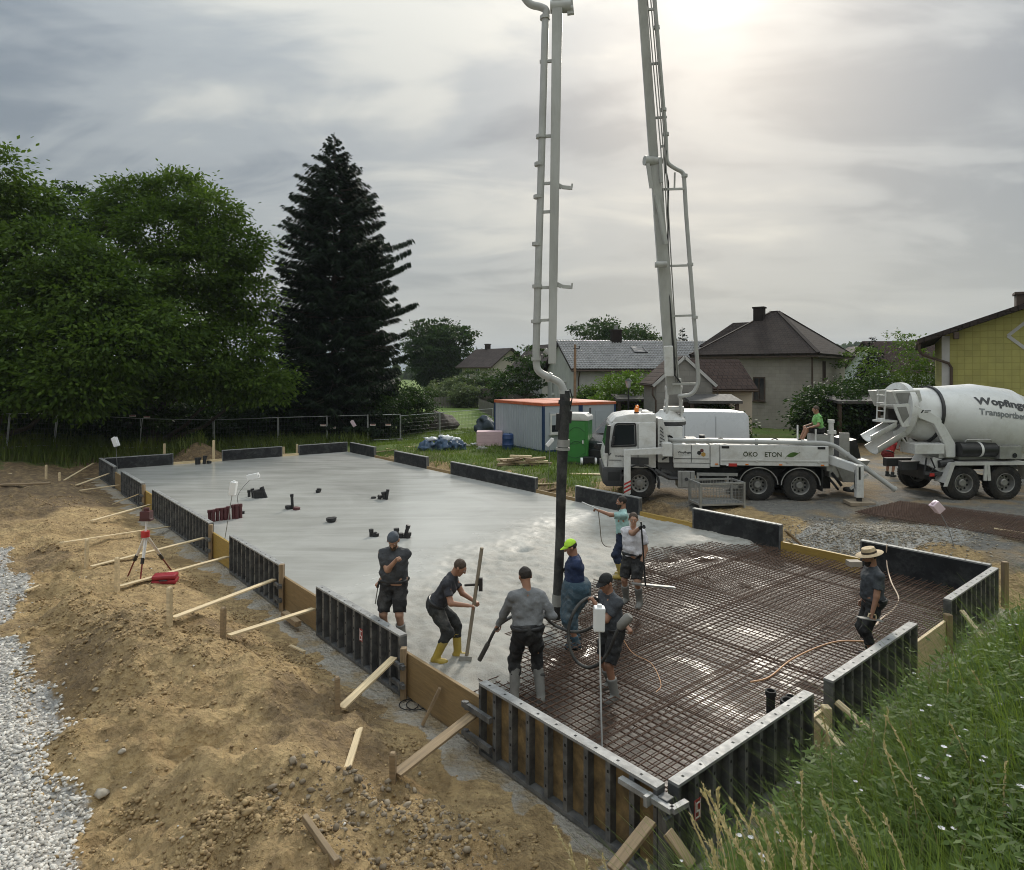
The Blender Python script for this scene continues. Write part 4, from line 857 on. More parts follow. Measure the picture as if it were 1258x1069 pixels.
# grey gable annexe and its cream wing
p = A(805, 472, 36); t, r = house('gable_annexe', 'small grey annexe with steep gable behind the boom foot', (p.x + .05, 36), 0, 3.05, 3.4, 3.45, 4.85, w_grey2, tile_brown, .12, .1, 'y', z0=.3)
b = MB(); b.beam((-.2, -.13, 3.35), (1.52, -.13, 4.93), .04, .16); b.beam((3.25, -.13, 3.35), (1.53, -.13, 4.93), .04, .16); b.build('verge_board', [w_white], t)
b = MB(); b.tube([(-.2, -.1, 3.3), (-.22, -.1, 2.9), (-.05, -.12, 2.6), (-.05, -.12, 0)], .05, 8); b.tube([(3.3, -.1, 3.3), (3.3, -.12, 2.9), (3.1, -.12, 2.6), (3.1, -.12, 0)], .05, 8); b.build('downpipe', [dframe], t, 40)
p = A(876, 474, 37.2); t, r = house('cream_wing', 'low cream wing with brown tiled roof beside the grey annexe', (p.x - 1.6, 37.2), R(4), 3.9, 4.6, 3.25, 4.75, w_cream, tile_brown, .35, .15, 'x', [], None, z0=.3)
# hip roof house
c3 = (14.1, 49.8); a3 = an(6.2, -4.8); t, r = house('grey_hip_roof_house', 'big grey block house with dark hipped roof', c3, a3, 7.85, 10.5, 5.55, 8.6, w_grey, tile_dark, .55, 0, 'x', [('f', 3.95, 2.05, .85, 1.7), ('r', 3.1, 3.6, .75, 1.3)], (2.7, 3.9, 7.2, 9.0, .75), hip=.25, z0=.3, frame_m=dframe)
b = MB(); b.tube([(7.9, -.5, 5.4), (7.93, -.12, 5.0), (7.93, -.12, 0)], .06, 8); b.build('downpipe', [dframe], t, 40)
roofslab(r, 'side_roof', [((-1.6, 4.0, 6.1), (2.4, 3.2, 6.1), (3.2, 6.2, 8.0), (.4, 6.2, 8.0)), ((-1.6, 8.8, 6.1), (-1.6, 4.0, 6.1), (.4, 6.2, 8.0))], .15, tile_dark)
# yellow house on the right
c5 = (20.75, 32.0); YA = R(-31); t, r = house('yellow_house', 'yellow tile clad house with dark overhanging roof at the right border', c5, YA, 13, 11, 5.80, 8.2, w_yellow, tile_dark, .95, .75, 'y', [], (3.0, 1.2, 6.2, 7.75, 1.0), z0=.35, th=.22, chm=dframe)
b = MB(); b.b2((-.02, -.03, -.2), (.30, .01, 5.8)); b.build('corner_strip', [w_white], t)
b = MB(); b.tube([(-.95, -.6, 5.45), (-.95, -.6, 5.1), (-.8, -.5, 4.9), (.25, -.12, 4.5), (.36, -.1, 4.3), (.36, -.1, 0)], .065, 8); b.build('downpipe', [dframe], t, 40)
sl5 = (8.2 - 5.80) / 6.5
for x in (.45, 4.0, 6.5): b = MB(); b.b2((x, -.72, 5.80 + x * sl5 - .32), (x + .2, .0, 5.80 + x * sl5 - .02)); b.build('rafter_end', [dframe], t)
b = MB()
for q0, q1 in (((2.55, 5.75), (3.3, 6.45)), ((3.3, 6.45), (4.05, 5.75)), ((4.05, 5.75), (3.3, 5.05)), ((3.3, 5.05), (2.55, 5.75))): b.beam((q0[0], -.02, q0[1]), (q1[0], -.02, q1[1]), .04, .14)
b.build('diamond_ornament', [w_white], t)
# houses between grey and yellow
t, r = house('brown_roof_house', 'white house with brown roof just left of the yellow house', (35.5, 62), R(3), 9, 8, 4.3, 7.0, w_bluewhite, tile_brown, .5, .4, 'x', [], None, z0=.3)
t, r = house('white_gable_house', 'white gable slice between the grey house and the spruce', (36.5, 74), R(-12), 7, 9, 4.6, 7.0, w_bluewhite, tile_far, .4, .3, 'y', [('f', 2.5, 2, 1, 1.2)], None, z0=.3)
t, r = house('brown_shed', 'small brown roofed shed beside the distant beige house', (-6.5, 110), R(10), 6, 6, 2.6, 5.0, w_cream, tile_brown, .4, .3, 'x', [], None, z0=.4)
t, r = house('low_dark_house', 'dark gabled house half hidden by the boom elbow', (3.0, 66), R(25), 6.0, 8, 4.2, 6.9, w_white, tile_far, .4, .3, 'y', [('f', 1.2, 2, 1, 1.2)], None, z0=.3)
# flat roofed sheds
def shed(name, label, c, ang, L, Wd, h, m_roof, posts, z0=.35):
    t = thing(name, label, 'shed', (c[0], c[1], z0), ang)
    b = MB(); b.add([(0, 0, h - .25), (L, 0, h - .25), (L, Wd, h), (0, Wd, h), (0, 0, h - .11), (L, 0, h - .11), (L, Wd, h + .14), (0, Wd, h + .14)], [(0, 3, 2, 1), (4, 5, 6, 7), (0, 1, 5, 4), (1, 2, 6, 5), (2, 3, 7, 6), (3, 0, 4, 7)]); b.build('roof', [m_roof], t)
    for x in posts:
        b = MB(); b.b2((x, .15, -.2), (x + .16, .31, h - .26)); b.build('post', [dframe], t)
    b = MB(); b.b2((.1, Wd - .12, -.2), (L - .1, Wd - .02, h - .3)); b.build('back_wall', [dframe], t); return t
darkroof = mat('bitumen_roof', (0.07, 0.065, 0.06), .8, 0, .35, 3)
p = A(848, 497, 33); shed('flat_roof_shed', 'flat roofed ivy shed behind the white van', (p.x, 33.2), R(-6), 2.6, 2.6, 2.75, darkroof, (.1, 2.3))
p = A(1030, 494, 35); ts = shed('carport', 'dark carport with corrugated roof behind the mixer hopper', (p.x, 35), R(2), 6.5, 4, 2.65, darkroof, (.1, 2.2, 4.2, 6.2)); b = MB(); b.b2((2.35, .3, 0), (3.0, .4, 1.75)); b.build('pale_door', [w_white], ts)
p = A(758, 490, 40); shed('lean_to', 'small lean-to left of the grey annexe', (p.x, 40), R(3), 3.0, 2.0, 2.55, darkroof, (.1, 2.7))
# ------------------------------------------------------------------ fences
galv = mat('galvanised', (0.50, 0.51, 0.51), .45, .6, .25, 5)
wiremat = mat('fence_wire', (0.16, 0.17, 0.17), .5, .6, .2, 5)
def site_fence(p0, p1, label, h=1.85, sag=0.0, tilt=0.0):
    p0, p1 = Vector(p0), Vector(p1); t = thing('site_fence_panel', label, 'fence', tuple(p0), group='mesh panels of the site fence'); d = p1 - p0; U = Vector((tilt, -.03, 1)) * h
    b = MB(); b.tube([U, d + U], .021, 6); b.build('top_tube', [galv], t, 50); b = MB(); b.tube([Vector((0, 0, .12)), d + Vector((0, 0, .12))], .02, 6); b.build('bottom_tube', [galv], t, 50)
    for q in (Vector(), d): b = MB(); b.tube([q, q + U * 1.02], .024, 6); b.build('post', [galv], t, 50); b = MB(); b.box(q + Vector((0, 0, .07)), (.25, .6, .14)); b.build('foot', [mat('fence_foot', (.2, .19, .18), .9)], t)
    b = MB(); n = int(d.length / .16)
    for i in range(1, n): q = d * (i / n); b.tube([q + Vector((0, 0, .14)), q + U * .98], .0035, 3, caps=False)
    for k in range(1, 7): b.tube([U * (k / 7), d + U * (k / 7)], .003, 3, caps=False)
    tag(b.build('wire_mesh', [wiremat], t), kind='stuff')
    return t
fpts = [(-64, 30.0), (8, 32.5), (66, 34.5), (172, 37.0), (263, 39.0), (342, 41), (402, 42), (452, 43), (492, 44), (540, 47), (606, 52)]
flab = ['mesh fence panel at the left border below the trees', 'leaning mesh fence panel under the fresh green tree', 'mesh fence panel behind the dark soil', 'mesh fence panel behind the far left corner', 'mesh fence panel behind the sand heap', 'mesh fence panel left of the spruce trunk', 'mesh fence panel in front of the spruce trunk', 'mesh fence panel at the right foot of the spruce', 'mesh fence panel on the lawn in front of the boulder', 'mesh fence panel ending behind the container']
for i in range(10):
    a_, b_ = fpts[i], fpts[i + 1]; p0 = Vector((at(*a_), a_[1], 0)); p1 = Vector((at(*b_), b_[1], 0)); p0.z = g1(p0.x, p0.y); p1.z = g1(p1.x, p1.y)
    if i >= 8: p0.z -= .1; p1.z -= .1
    site_fence(p0 + (p1 - p0) * .01, p1 - (p1 - p0) * .01, flab[i], 1.75, tilt=.12 if i < 3 else 0.0)
sgn = mat('fence_sign', (.70, .62, .55), .5)
for px, py, Y, lab in [(163, 511, 36.7, 'left one of two small pale signs on the fence under the trees'), (180.5, 512.5, 37.1, 'right one of two small pale signs on the fence under the trees'), (397, 522.5, 41.8, 'small pale sign on the fence before the spruce, left'), (409, 525.5, 42.1, 'smaller pale sign on the fence before the spruce, right'), (458, 522, 43.1, 'pale sign on the fence right of the spruce trunk'), (477, 522, 43.5, 'small sign at the right fence post by the lawn')]:
    p = A(px, py, Y - .12); b = MB(); b.box((0, 0, 0), (.36, .012, .12)); b.box((0, -.0075, .03), (.30, .003, .03), None, 1); tag(b.build('fence_sign', [sgn, red], origin=None), lab, 'sign', 'signs on the site fence').location = p
# far wooden fence: each board
wood_f = mat('fence_boards', (0.085, 0.065, 0.05), .8, 0, .35, 3); wood_g = mat('grey_boards', (0.17, 0.155, 0.135), .85, 0, .35, 3)
def board_fence(name, label, p0, p1, h, bw, gap, m, z):
    p0, p1 = Vector((*p0, z)), Vector((*p1, z)); d = p1 - p0; L = d.length; u = d / L; t = thing(name, label, 'fence', tuple(p0), math.atan2(u.y, u.x)); n = int(L / (bw + gap)); bm_ = MB(); bm_.b2((0, -.01, .05), (bw, .012, h)); me = bm_.mesh('board', [m])
    for i in range(n): link('board', me, t, (i * (bw + gap), 0, random.uniform(-.03, .03)))
    for zz_ in (.3, h - .3): b = MB(); b.b2((0, .015, zz_), (L, .06, zz_ + .09)); b.build('rail', [m], t)
board_fence('wooden_fence', 'long low wooden fence across the far lawn', (at(512, 73), 73), (at(592, 77), 77), 1.3, .13, .06, wood_g, .28)
board_fence('dark_fence', 'dark brown board fence behind the container', (at(588, 77), 77), (at(655, 60), 60), 2.2, .16, .02, wood_f, .3)
board_fence('picket_fence', 'grey picket fence left of the container', (at(588, 70), 70), (at(614, 56), 56), 1.25, .10, .07, wood_g, .3)
b = MB(); b.beam((at(500, 78), 78, 1.7), (at(535, 82), 82, 1.75), 3.2, .1); b.beam((at(500, 78), 78, .3), (at(500, 78), 78, 1.6), .15, .15); b.beam((at(535, 82), 82, .3), (at(535, 82), 82, 1.65), .15, .15); tag(b.build('shelter', [mat('shelter_roof', (.26, .25, .17), .8)]), 'low flat shelter roof beyond the lawn right of the spruce', 'shelter')
# ------------------------------------------------------------------ vehicles
white = mat('white_paint', (0.66, 0.66, 0.64), .32, 0, .06, 2, dirt=(.33, .29, .23), damt=.6, dscale=2.2)
whited = mat('dirty_white_paint', (0.56, 0.555, 0.53), .45, 0, .1, 3, dirt=(.28, .26, .22), damt=.55, dscale=2.5)
boomw = mat('boom_paint', (0.42, 0.42, 0.395), .45, 0, .15, 2, dirt=(.22, .21, .185), damt=.65, stretch=(1, 1, .3))
pipew = mat('pipe_paint', (0.41, 0.41, 0.39), .45, 0, .12, 3, dirt=(.27, .26, .24), damt=.5)
blackp = mat('black_plastic', (0.018, 0.018, 0.019), .45, 0, .2, 4, dirt=(.10, .09, .08), damt=.3)
grayp = mat('grey_plastic', (0.055, 0.055, 0.057), .6, 0, .2, 4, dirt=(.13, .12, .10), damt=.4)
rubber = mat('tyre_rubber', (0.022, 0.021, 0.020), .85, 0, .3, 5, dirt=(.12, .10, .075), damt=.5, bump=.3)
rimm = mat('wheel_rim', (0.30, 0.295, 0.28), .5, .4, .25, 5, dirt=(.16, .14, .11), damt=.6)
alu = mat('alu_box', (0.38, 0.375, 0.36), .5, .5, .2, 4, dirt=(.18, .17, .15), damt=.5)
orange_l = mat('orange_lens', (0.75, 0.20, 0.02), .25, 0, .1)
redp = mat('red_paint', (0.45, 0.03, 0.025), .45, 0, .15)
inkd = mat('dark_print', (0.022, 0.024, 0.026), .5, 0, .05); inkg = mat('grey_print', (0.16, 0.17, 0.17), .5, 0, .05); inko = mat('olive_print', (0.045, 0.055, 0.02), .5, 0, .05); leafg = mat('leaf_print', (0.06, 0.13, 0.02), .5, 0, .25, 12)
mar = mat('maroon_print', (.10, .02, .02), .5, 0, .05); ochr = mat('ochre_print', (.45, .26, .05), .5, 0, .05)
def text_mesh(s, size, m, bold=0.0, sx=1.0):
    cu = bpy.data.curves.new('text', 'FONT'); cu.body = s; cu.size = size; cu.offset = bold; cu.resolution_u = 3; cu.fill_mode = 'FRONT'
    o = bpy.data.objects.new('text', cu); COL.objects.link(o); bpy.context.view_layer.update()
    me = bpy.data.meshes.new_from_object(o.evaluated_get(bpy.context.evaluated_depsgraph_get())); bpy.data.objects.remove(o); bpy.data.curves.remove(cu)
    me.materials.clear(); me.materials.append(m)
    if sx != 1.0:
        for v in me.vertices: v.co.x *= sx
    return me
XZ = Matrix(((1, 0, 0, 0), (0, 0, -1, 0), (0, 1, 0, 0), (0, 0, 0, 1)))       # lettering onto a side that faces -y
def letters(name, s, size, m, parent, at_, bold=0.0, sx=1.0):
    return link(name, text_mesh(s, size, m, bold, sx), parent, mw=Matrix.Translation(at_) @ XZ)
TY = {}
def wheel(parent, x, y, r, w=.36, deep=.10, holes=True, dual=True):
    if (r, w, deep) not in TY:
        b = MB(); M = Matrix.Translation((0, 0, 0)) @ Matrix.Rotation(R(90), 4, 'X')     # axis +z -> -y
        b.lathe([(r * .56, w * .46), (r * .60, w * .5), (r * .86, w * .5), (r * .97, w * .42), (r, w * .3), (r, -w * .3), (r * .97, -w * .42), (r * .86, -w * .5), (r * .56, -w * .46)], M, 36)
        for k in range(36):
            a = k * math.pi / 18
            for z0, z1, da in ((.02, w * .40, .04), (-w * .40, -.02, -.04)):
                p0 = M @ Vector((math.cos(a) * r, math.sin(a) * r, z0)); p1 = M @ Vector((math.cos(a + da) * r, math.sin(a + da) * r, z1)); b.beam(p0, p1, .075, .022, up=(math.cos(a), 0, math.sin(a)))
        for q in (.70, .78): b.lathe([(r * q, w * .5), (r * q + .008, w * .5 + .007), (r * q + .016, w * .5)], M, 36)
        ty = b.mesh('tyre', [rubber], 40)
        b = MB(); d = w * .46 - deep
        b.lathe([(r * .575, w * .46), (r * .555, w * .49), (r * .52, w * .46), (r * .49, d + .03), (r * .46, d), (r * .24, d + .005), (r * .22, d + deep * .6), (r * .17, d + deep * .75), (0.001, d + deep * .75)], M, 32)
        for k in range(10):
            a = k * math.pi / 5; p = M @ Vector((math.cos(a) * r * .31, math.sin(a) * r * .31, d)); b.cyl(p, p + Vector((0, -.03, 0)), .02, n=6)
            a += .31; p = M @ Vector((math.cos(a) * r * .405, math.sin(a) * r * .405, d + .002)); b.cyl(p, p + Vector((0, -.004, 0)), .038, n=8, mi=1)
        TY[(r, w, deep)] = (ty, b.mesh('rim', [rimm, holem], 35))
    ty, ri = TY[(r, w, deep)]
    t = link('wheel', ty, parent, (x, y + w / 2, r)); link('rim', ri, t); return t
def spline_(ps, k=5):
    ps = [Vector(p) for p in ps]; o = []
    for i in range(len(ps) - 1):
        a, b_, c, d = ps[max(0, i - 1)], ps[i], ps[i + 1], ps[min(len(ps) - 1, i + 2)]
        o += [.5 * ((2 * b_) + (c - a) * t + (2 * a - 5 * b_ + 4 * c - d) * t * t + (3 * b_ - a - 3 * c + d) * t ** 3) for t in [j / k for j in range(k)]]
    return o + [ps[-1]]
# ---------------- concrete pump truck
p = G(786, 612.5, .19); TA = R(-5)
T = thing('concrete_pump_truck', 'white concrete pump truck with tall folding boom and three axles', 'pump truck', (p.x, p.y, .17), TA)
T.scale = (.985,) * 3; TM = Matrix.Translation(T.location) @ Matrix.Rotation(TA, 4, 'Z') @ Matrix.Scale(.985, 4); TI = TM.inverted()
def part(name, b, mats, par=None, smooth=None, bevel=0.0): return b.build(name, mats if isinstance(mats, list) else [mats], par or T, smooth, bevel)
for x in (0, 3.93, 5.30):
    wheel(T, x, .0, .53, .36, .05 if x == 0 else .17); wheel(T, x, 2.14, .53, .36, .05 if x == 0 else .17)
    b = MB(); b.cyl((x, .2, .53), (x, 2.3, .53), .10); part('axle', b, grayp)
for y in (.75, 1.55): b = MB(); b.b2((-.9, y, .72), (6.35, y + .2, .98)); part('chassis_rail', b, grayp)
# cab
b = MB(); cabp = [(-1.20, 1.06), (-1.22, 1.35), (-1.14, 1.72), (-.98, 2.52), (-.90, 2.62), (.55, 2.62), (.55, 1.06)]
b.prism([(x, .0, z) for x, z in cabp], (0, 2.48, 0)); cab = part('cab', b, white, None, 30, .05)
b = MB(); b.prism([(x, .06, z) for x, z in [(-.98, 2.60), (-.80, 2.80), (-.35, 2.89), (.50, 2.92), (.55, 2.85), (.55, 2.60)]], (0, 2.36, 0)); part('roof', b, white, cab, 30, .05)
b = MB(); b.prism([(x, -.012, z) for x, z in [(-.93, 1.82), (-.83, 2.47), (-.74, 2.53), (-.19, 2.53), (-.17, 1.86)]], (0, .02, 0)); part('side_window', b, glass, cab)
b = MB()
for q0, q1 in (((-.96, 1.78), (-.84, 2.50)), ((-.84, 2.50), (-.76, 2.57)), ((-.76, 2.57), (-.15, 2.57)), ((-.15, 2.57), (-.13, 1.82)), ((-.13, 1.82), (-.96, 1.78))): b.beam((q0[0], -.014, q0[1]), (q1[0], -.014, q1[1]), .03, .055)
part('window_seal', b, blackp, cab)
b = MB(); b.add([(-1.155, .12, 1.74), (-1.155, 2.36, 1.74), (-1.0, 2.36, 2.48), (-1.0, .12, 2.48)], [(0, 1, 2, 3)]); part('windscreen', b, glass, cab)
b = MB(); b.beam((-1.09, -.004, 1.10), (-1.06, -.004, 1.75), .012, .02); b.beam((-.06, -.006, 1.1), (-.06, -.006, 2.55), .012, .02); b.beam((-1.05, -.006, 1.32), (-.62, -.006, 1.32), .012, .02); part('door_gap', b, holem, cab)
b = MB(); b.beam((-.32, -.02, 1.58), (-.14, -.02, 1.58), .035, .06); part('door_handle', b, blackp, cab)
b = MB(); b.prism([(x, -.02, z) for x, z in [(-1.26, 1.05), (-1.26, .55), (-1.12, .42), (-.55, .42), (-.62, .95), (-.55, 1.05)]], (0, 2.52, 0)); part('bumper', b, grayp, cab, 30, .03)
b = MB(); b.b2((-1.08, -.03, .62), (-.68, -.021, .92)); part('step', b, blackp, cab)
for x, z, w_, h_ in ((-1.12, 2.06, .13, .95), (-.93, 2.0, .07, .3)):
    b = MB(); b.beam((x - .02, -.20, z - h_ / 2), (x + .06, -.20, z + h_ / 2), .16, w_, up=(1, 0, 0)); part('mirror', b, blackp, cab, None, .03)
b = MB(); b.tube([(-1.0, -.02, 2.5), (-1.07, -.2, 2.55), (-1.05, -.2, 1.5), (-.98, -.02, 1.55)], .018, 6); part('mirror_arm', b, blackp, cab)
for x, y in ((-.06, .5), (.10, 1.9)):
    b = MB(); b.cyl((x, y, 2.905), (x, y, 2.94), .085); b.lathe([(.075, 2.94), (.075, 3.06), (.055, 3.11), (.001, 3.12)], Matrix.Translation((x, y, 0)), 14, 1); part('beacon', b, [blackp, orange_l], cab, 30)
b = MB(); b.beam((.1, .6, 2.93), (.5, .6, 2.93), .05, .05); b.cyl((.15, 1.2, 2.92), (.15, 1.2, 3.02), .06); part('roof_horn', b, white, cab)
# wheel arch and wing
b = MB()
for k in range(12):
    a0, a1 = math.pi * (1.02 - k / 12 * 1.1), math.pi * (1.02 - (k + 1) / 12 * 1.1)
    b.beam((math.cos(a0) * .66, .12, .53 + math.sin(a0) * .64), (math.cos(a1) * .66, .12, .53 + math.sin(a1) * .64), .34, .05, up=(math.cos(a0), 0, math.sin(a0)))
part('wheel_arch', b, grayp, cab)
b = MB(); b.b2((-.50, .3, .5), (.6, 2.1, 1.05)); part('arch_inner', b, holem, cab)
b = MB(); b.prism([(.62, .05, 1.25), (.62, .05, 2.75), (.78, .05, 2.75), (.95, .05, 2.1), (1.0, .05, 1.25)], (0, .9, 0)); part('air_intake', b, whited, None, None, .02)
for k in range(7): b = MB(); z = 1.75 + k * .12; b.beam((.66 + .005 * k, .03, z), (.90 - .02 * k, .03, z - .10), .02, .03); part('intake_slat', b, grayp)
b = MB(); b.b2((.62, .15, .78), (1.55, 2.2, 1.25)); b.cyl((.7, .1, .95), (1.3, .3, .8), .09); b.tube([(.5, .02, 1.0), (.75, .0, .85), (1.0, .05, .72), (1.5, .1, .70)], .07, 8); b.b2((.9, .1, 1.25), (1.45, 1.0, 1.55)); b.tube([(.75, .05, 1.35), (1.0, .02, 1.5), (1.4, .05, 1.3)], .035, 6); part('engine_pack', b, grayp)
# turntable
b = MB(); b.lathe([(.42, 1.25), (.42, 2.45)], Matrix.Translation((1.13, 1.25, 0)), 28); b.b2((.74, .52, 1.5), (1.52, 1.98, 2.44)); part('pedestal', b, white, None, 30, .02)
b = MB(); b.lathe([(.001, 2.45), (.60, 2.45), (.62, 2.50), (.62, 2.58), (.55, 2.60)], Matrix.Translation((1.13, 1.25, 0)), 32); tt = part('turntable_ring', b, grayp, None, 30)
b = MB(); b.lathe([(.62, 2.585), (.60, 2.66), (.34, 2.88), (.30, 2.98), (.001, 2.98)], Matrix.Translation((1.13, 1.25, 0)), 28); part('turntable', b, white, None, 30)
b = MB(); b.lathe([(.001, 0), (.14, 0), (.15, .02)], Matrix.Translation((1.06, .515, 1.99)) @ Matrix.Rotation(R(90), 4, 'X'), 20); part('port', b, holem)
# body panels
b = MB(); b.b2((1.12, -.02, 1.25), (2.33, .55, 1.87)); bx1 = part('side_locker', b, white, None, None, .02)
b = MB(); b.b2((1.14, -.015, 1.09), (2.33, .5, 1.235)); part('locker_base', b, whited, None, None, .01)
b = MB(); b.b2((2.36, 0, 1.13), (2.66, .5, 1.88)); part('locker', b, white, None, None, .015)
b = MB(); b.b2((2.68, 2.3, 1.19), (6.2, 2.45, 1.87)); part('side_panel', b, white, None, None, .02); b = MB(); b.b2((2.68, -.03, 1.19), (6.20, .12, 1.87)); sp_ = part('side_panel', b, white, None, None, .02)
b = MB(); b.beam((2.70, -.04, 1.36), (6.18, -.04, 1.36), .02, .035); part('panel_rail', b, whited, sp_)
for x in (3.88, 4.88, 5.88): b = MB(); b.cyl((x, -.03, 1.34), (x, -.06, 1.34), .045); part('panel_latch', b, whited, sp_)
for x in (2.72, 5.84): b = MB(); b.b2((x, -.036, 1.76), (x + .25, -.031, 1.84)); part('grip_hole', b, holem, sp_)
b = MB(); b.b2((2.66, .12, 1.84), (6.2, 2.3, 1.88)); b.b2((1.55, .3, 1.80), (2.66, 2.3, 1.86)); part('deck', b, whited)
b = MB(); b.b2((1.5, .8, .98), (6.2, 1.7, 1.8)); part('hydraulic_bay', b, blackp)
letters('lettering', 'ÖKO', .215, inko, sp_, (3.42, -.034, 1.50), .004, .98); letters('lettering', 'ETON', .215, inko, sp_, (4.12, -.034, 1.50), .004, .98)
b = MB(); n_ = 14; up_ = [(4.83 + .40 * i / n_, 1.50 + .02 + .19 * (i / n_) * .5 + .085 * math.sin(math.pi * i / n_)) for i in range(n_ + 1)]; lo_ = [(4.83 + .40 * i / n_, 1.50 + .02 + .19 * (i / n_) * .5 - .075 * math.sin(math.pi * i / n_)) for i in range(n_, -1, -1)]
b.prism([(x, -.034, z) for x, z in up_ + lo_[1:-1]], (0, .002, 0)); b.beam((4.79, -.034, 1.44), (4.86, -.034, 1.53), .002, .012); b.beam((5.2, -.034, 1.615), (5.28, -.034, 1.66), .002, .014); part('leaf_emblem', b, leafg, sp_)
letters('lettering', 'Wopfinger', .105, inkd, bx1, (1.27, -.024, 1.58), .003); letters('lettering', 'Transportbeton', .062, inkg, bx1, (1.27, -.024, 1.51), .0)
def disc2(c, pts, m, par, nm): b = MB(); b.prism([(c[0] + x, -.024, c[1] + z) for x, z in pts], (0, .002, 0)); part(nm, b, m, par)
hexa = lambda r: [(r * math.cos(k * math.pi / 3 + .5), r * math.sin(k * math.pi / 3 + .5)) for k in range(6)]
disc2((1.98, 1.60), hexa(.075), inkd, bx1, 'emblem'); disc2((2.07, 1.68), hexa(.065), mar, bx1, 'emblem'); disc2((2.12, 1.55), hexa(.08), ochr, bx1, 'emblem')
letters('lettering', 'Wopfinger', .075, inkd, cab, (-.84, -.004, 1.44), .002); letters('lettering', 'Transportbeton', .045, inkg, cab, (-.86, -.004, 1.25), 0)
b = MB(); b.b2((2.95, -.045, 1.16), (3.22, -.025, 1.26)); b.b2((2.88, -.04, 1.17), (2.94, -.02, 1.22), 1); part('warning_plate', b, [redp, whitep])
for x in (2.5, 3.5, 4.6, 5.95): b = MB(); b.b2((x, -.045, 1.21), (x + .10, -.028, 1.25)); part('side_marker', b, orange_l)
for q in range(5):
    b = MB(); x = 1.6 + q * .9; b.tube(spline_([(x, .35, 1.90), (x + .25, .30, 2.02 + .05 * (q % 2)), (x + .55, .42, 1.93), (x + .9, .35, 1.90)]), .022, 6); part('deck_hose', b, blackp)
b = MB(); b.b2((1.66, .6, 1.86), (2.0, 1.0, 2.05)); b.b2((2.1, .7, 1.86), (2.5, 1.1, 1.98)); b.cyl((2.25, .9, 1.98), (2.25, .9, 2.12), .10); part('valve_block', b, blackp)
for x in (1.72,): b = MB(); b.beam((x, -.026, 1.27), (x, -.026, 1.86), .01, .014); b.beam((1.15, -.024, 1.40), (2.3, -.024, 1.40), .01, .018); part('locker_gap', b, holem, bx1)
b = MB(); b.b2((-.30, -.012, 1.18), (.30, -.004, 1.42)); b.b2((-.02, -.014, 1.10), (.14, -.006, 1.16)); part('cab_vent', b, grayp, cab)
b = MB(); b.b2((-1.245, .25, .72), (-1.20, .62, .92)); part('headlight', b, whitep, cab)
# underside
b = MB(); b.b2((1.28, .0, .40), (1.85, .6, .98)); part('tank', b, alu, None, None, .03); b = MB(); b.b2((1.4, -.004, .45), (1.42, .0, .95)); b.b2((1.68, -.004, .45), (1.7, .0, .95)); b.cyl((1.56, .0, .7), (1.56, -.02, .7), .06); part('tank_strap', b, grayp)
b = MB(); b.b2((1.90, -.03, .83), (3.25, .02, .93)); b.b2((1.90, -.03, .44), (3.25, .02, .53)); b.b2((1.90, -.028, .53), (1.98, .018, .83)); b.b2((2.9, -.028, .53), (2.96, .018, .83)); part('side_guard', b, alu)
b = MB(); b.b2((2.0, .2, .5), (2.9, .7, .85)); b.b2((2.05, .1, .58), (2.45, .22, .78)); part('battery_box', b, blackp)
for x in (3.93, 5.30):
    b = MB()
    for k in range(14):
        a0, a1 = math.pi * (1.0 - k / 14 * 1.0), math.pi * (1.0 - (k + 1) / 14 * 1.0)
        b.beam((x + math.cos(a0) * .62, .18, .56 + math.sin(a0) * .56), (x + math.cos(a1) * .62, .18, .56 + math.sin(a1) * .56), .42, .02, up=(math.cos(a0), 0, math.sin(a0)))
        b.beam((x + math.cos(a0) * .63, -.03, .56 + math.sin(a0) * .57), (x + math.cos(a1) * .63, -.03, .56 + math.sin(a1) * .57), .02, .03, up=(math.cos(a0), 0, math.sin(a0)), mi=1)
    part('mudguard', b, [blackp, alu])
for y in (.05, 1.9): b = MB(); b.b2((6.0, y, .35), (6.04, y + .55, 1.1)); part('mud_flap', b, blackp)
# front outrigger: white arm along the cab and leg with striped foot
b = MB(); b.beam((.98, -.22, 1.70), (-.55, -.30, 1.62), .16, .24, w1=.16, h1=.19); b.b2((.72, -.32, 1.5), (1.05, .2, 1.95)); orr = part('outrigger_arm', b, white, None, None, .02)
b = MB(); b.b2((-.56, -.37, .62), (-.34, -.19, 1.72)); part('outrigger_leg', b, white, orr, None, .015)
b = MB(); b.b2((-.56, -.372, .24), (-.34, -.188, .62))
for k in range(3):
    z = .26 + k * .13; b.prism([(-.56, -.375, z), (-.34, -.375, z + .12), (-.34, -.375, z + .18), (-.56, -.375, z + .06)], (0, .004, 0), 1)
part('striped_foot', b, [white, redp], orr)
b = MB(); b.b2((-.54, -.35, .14), (-.36, -.2, .24)); part('foot_pad', b, white, orr)
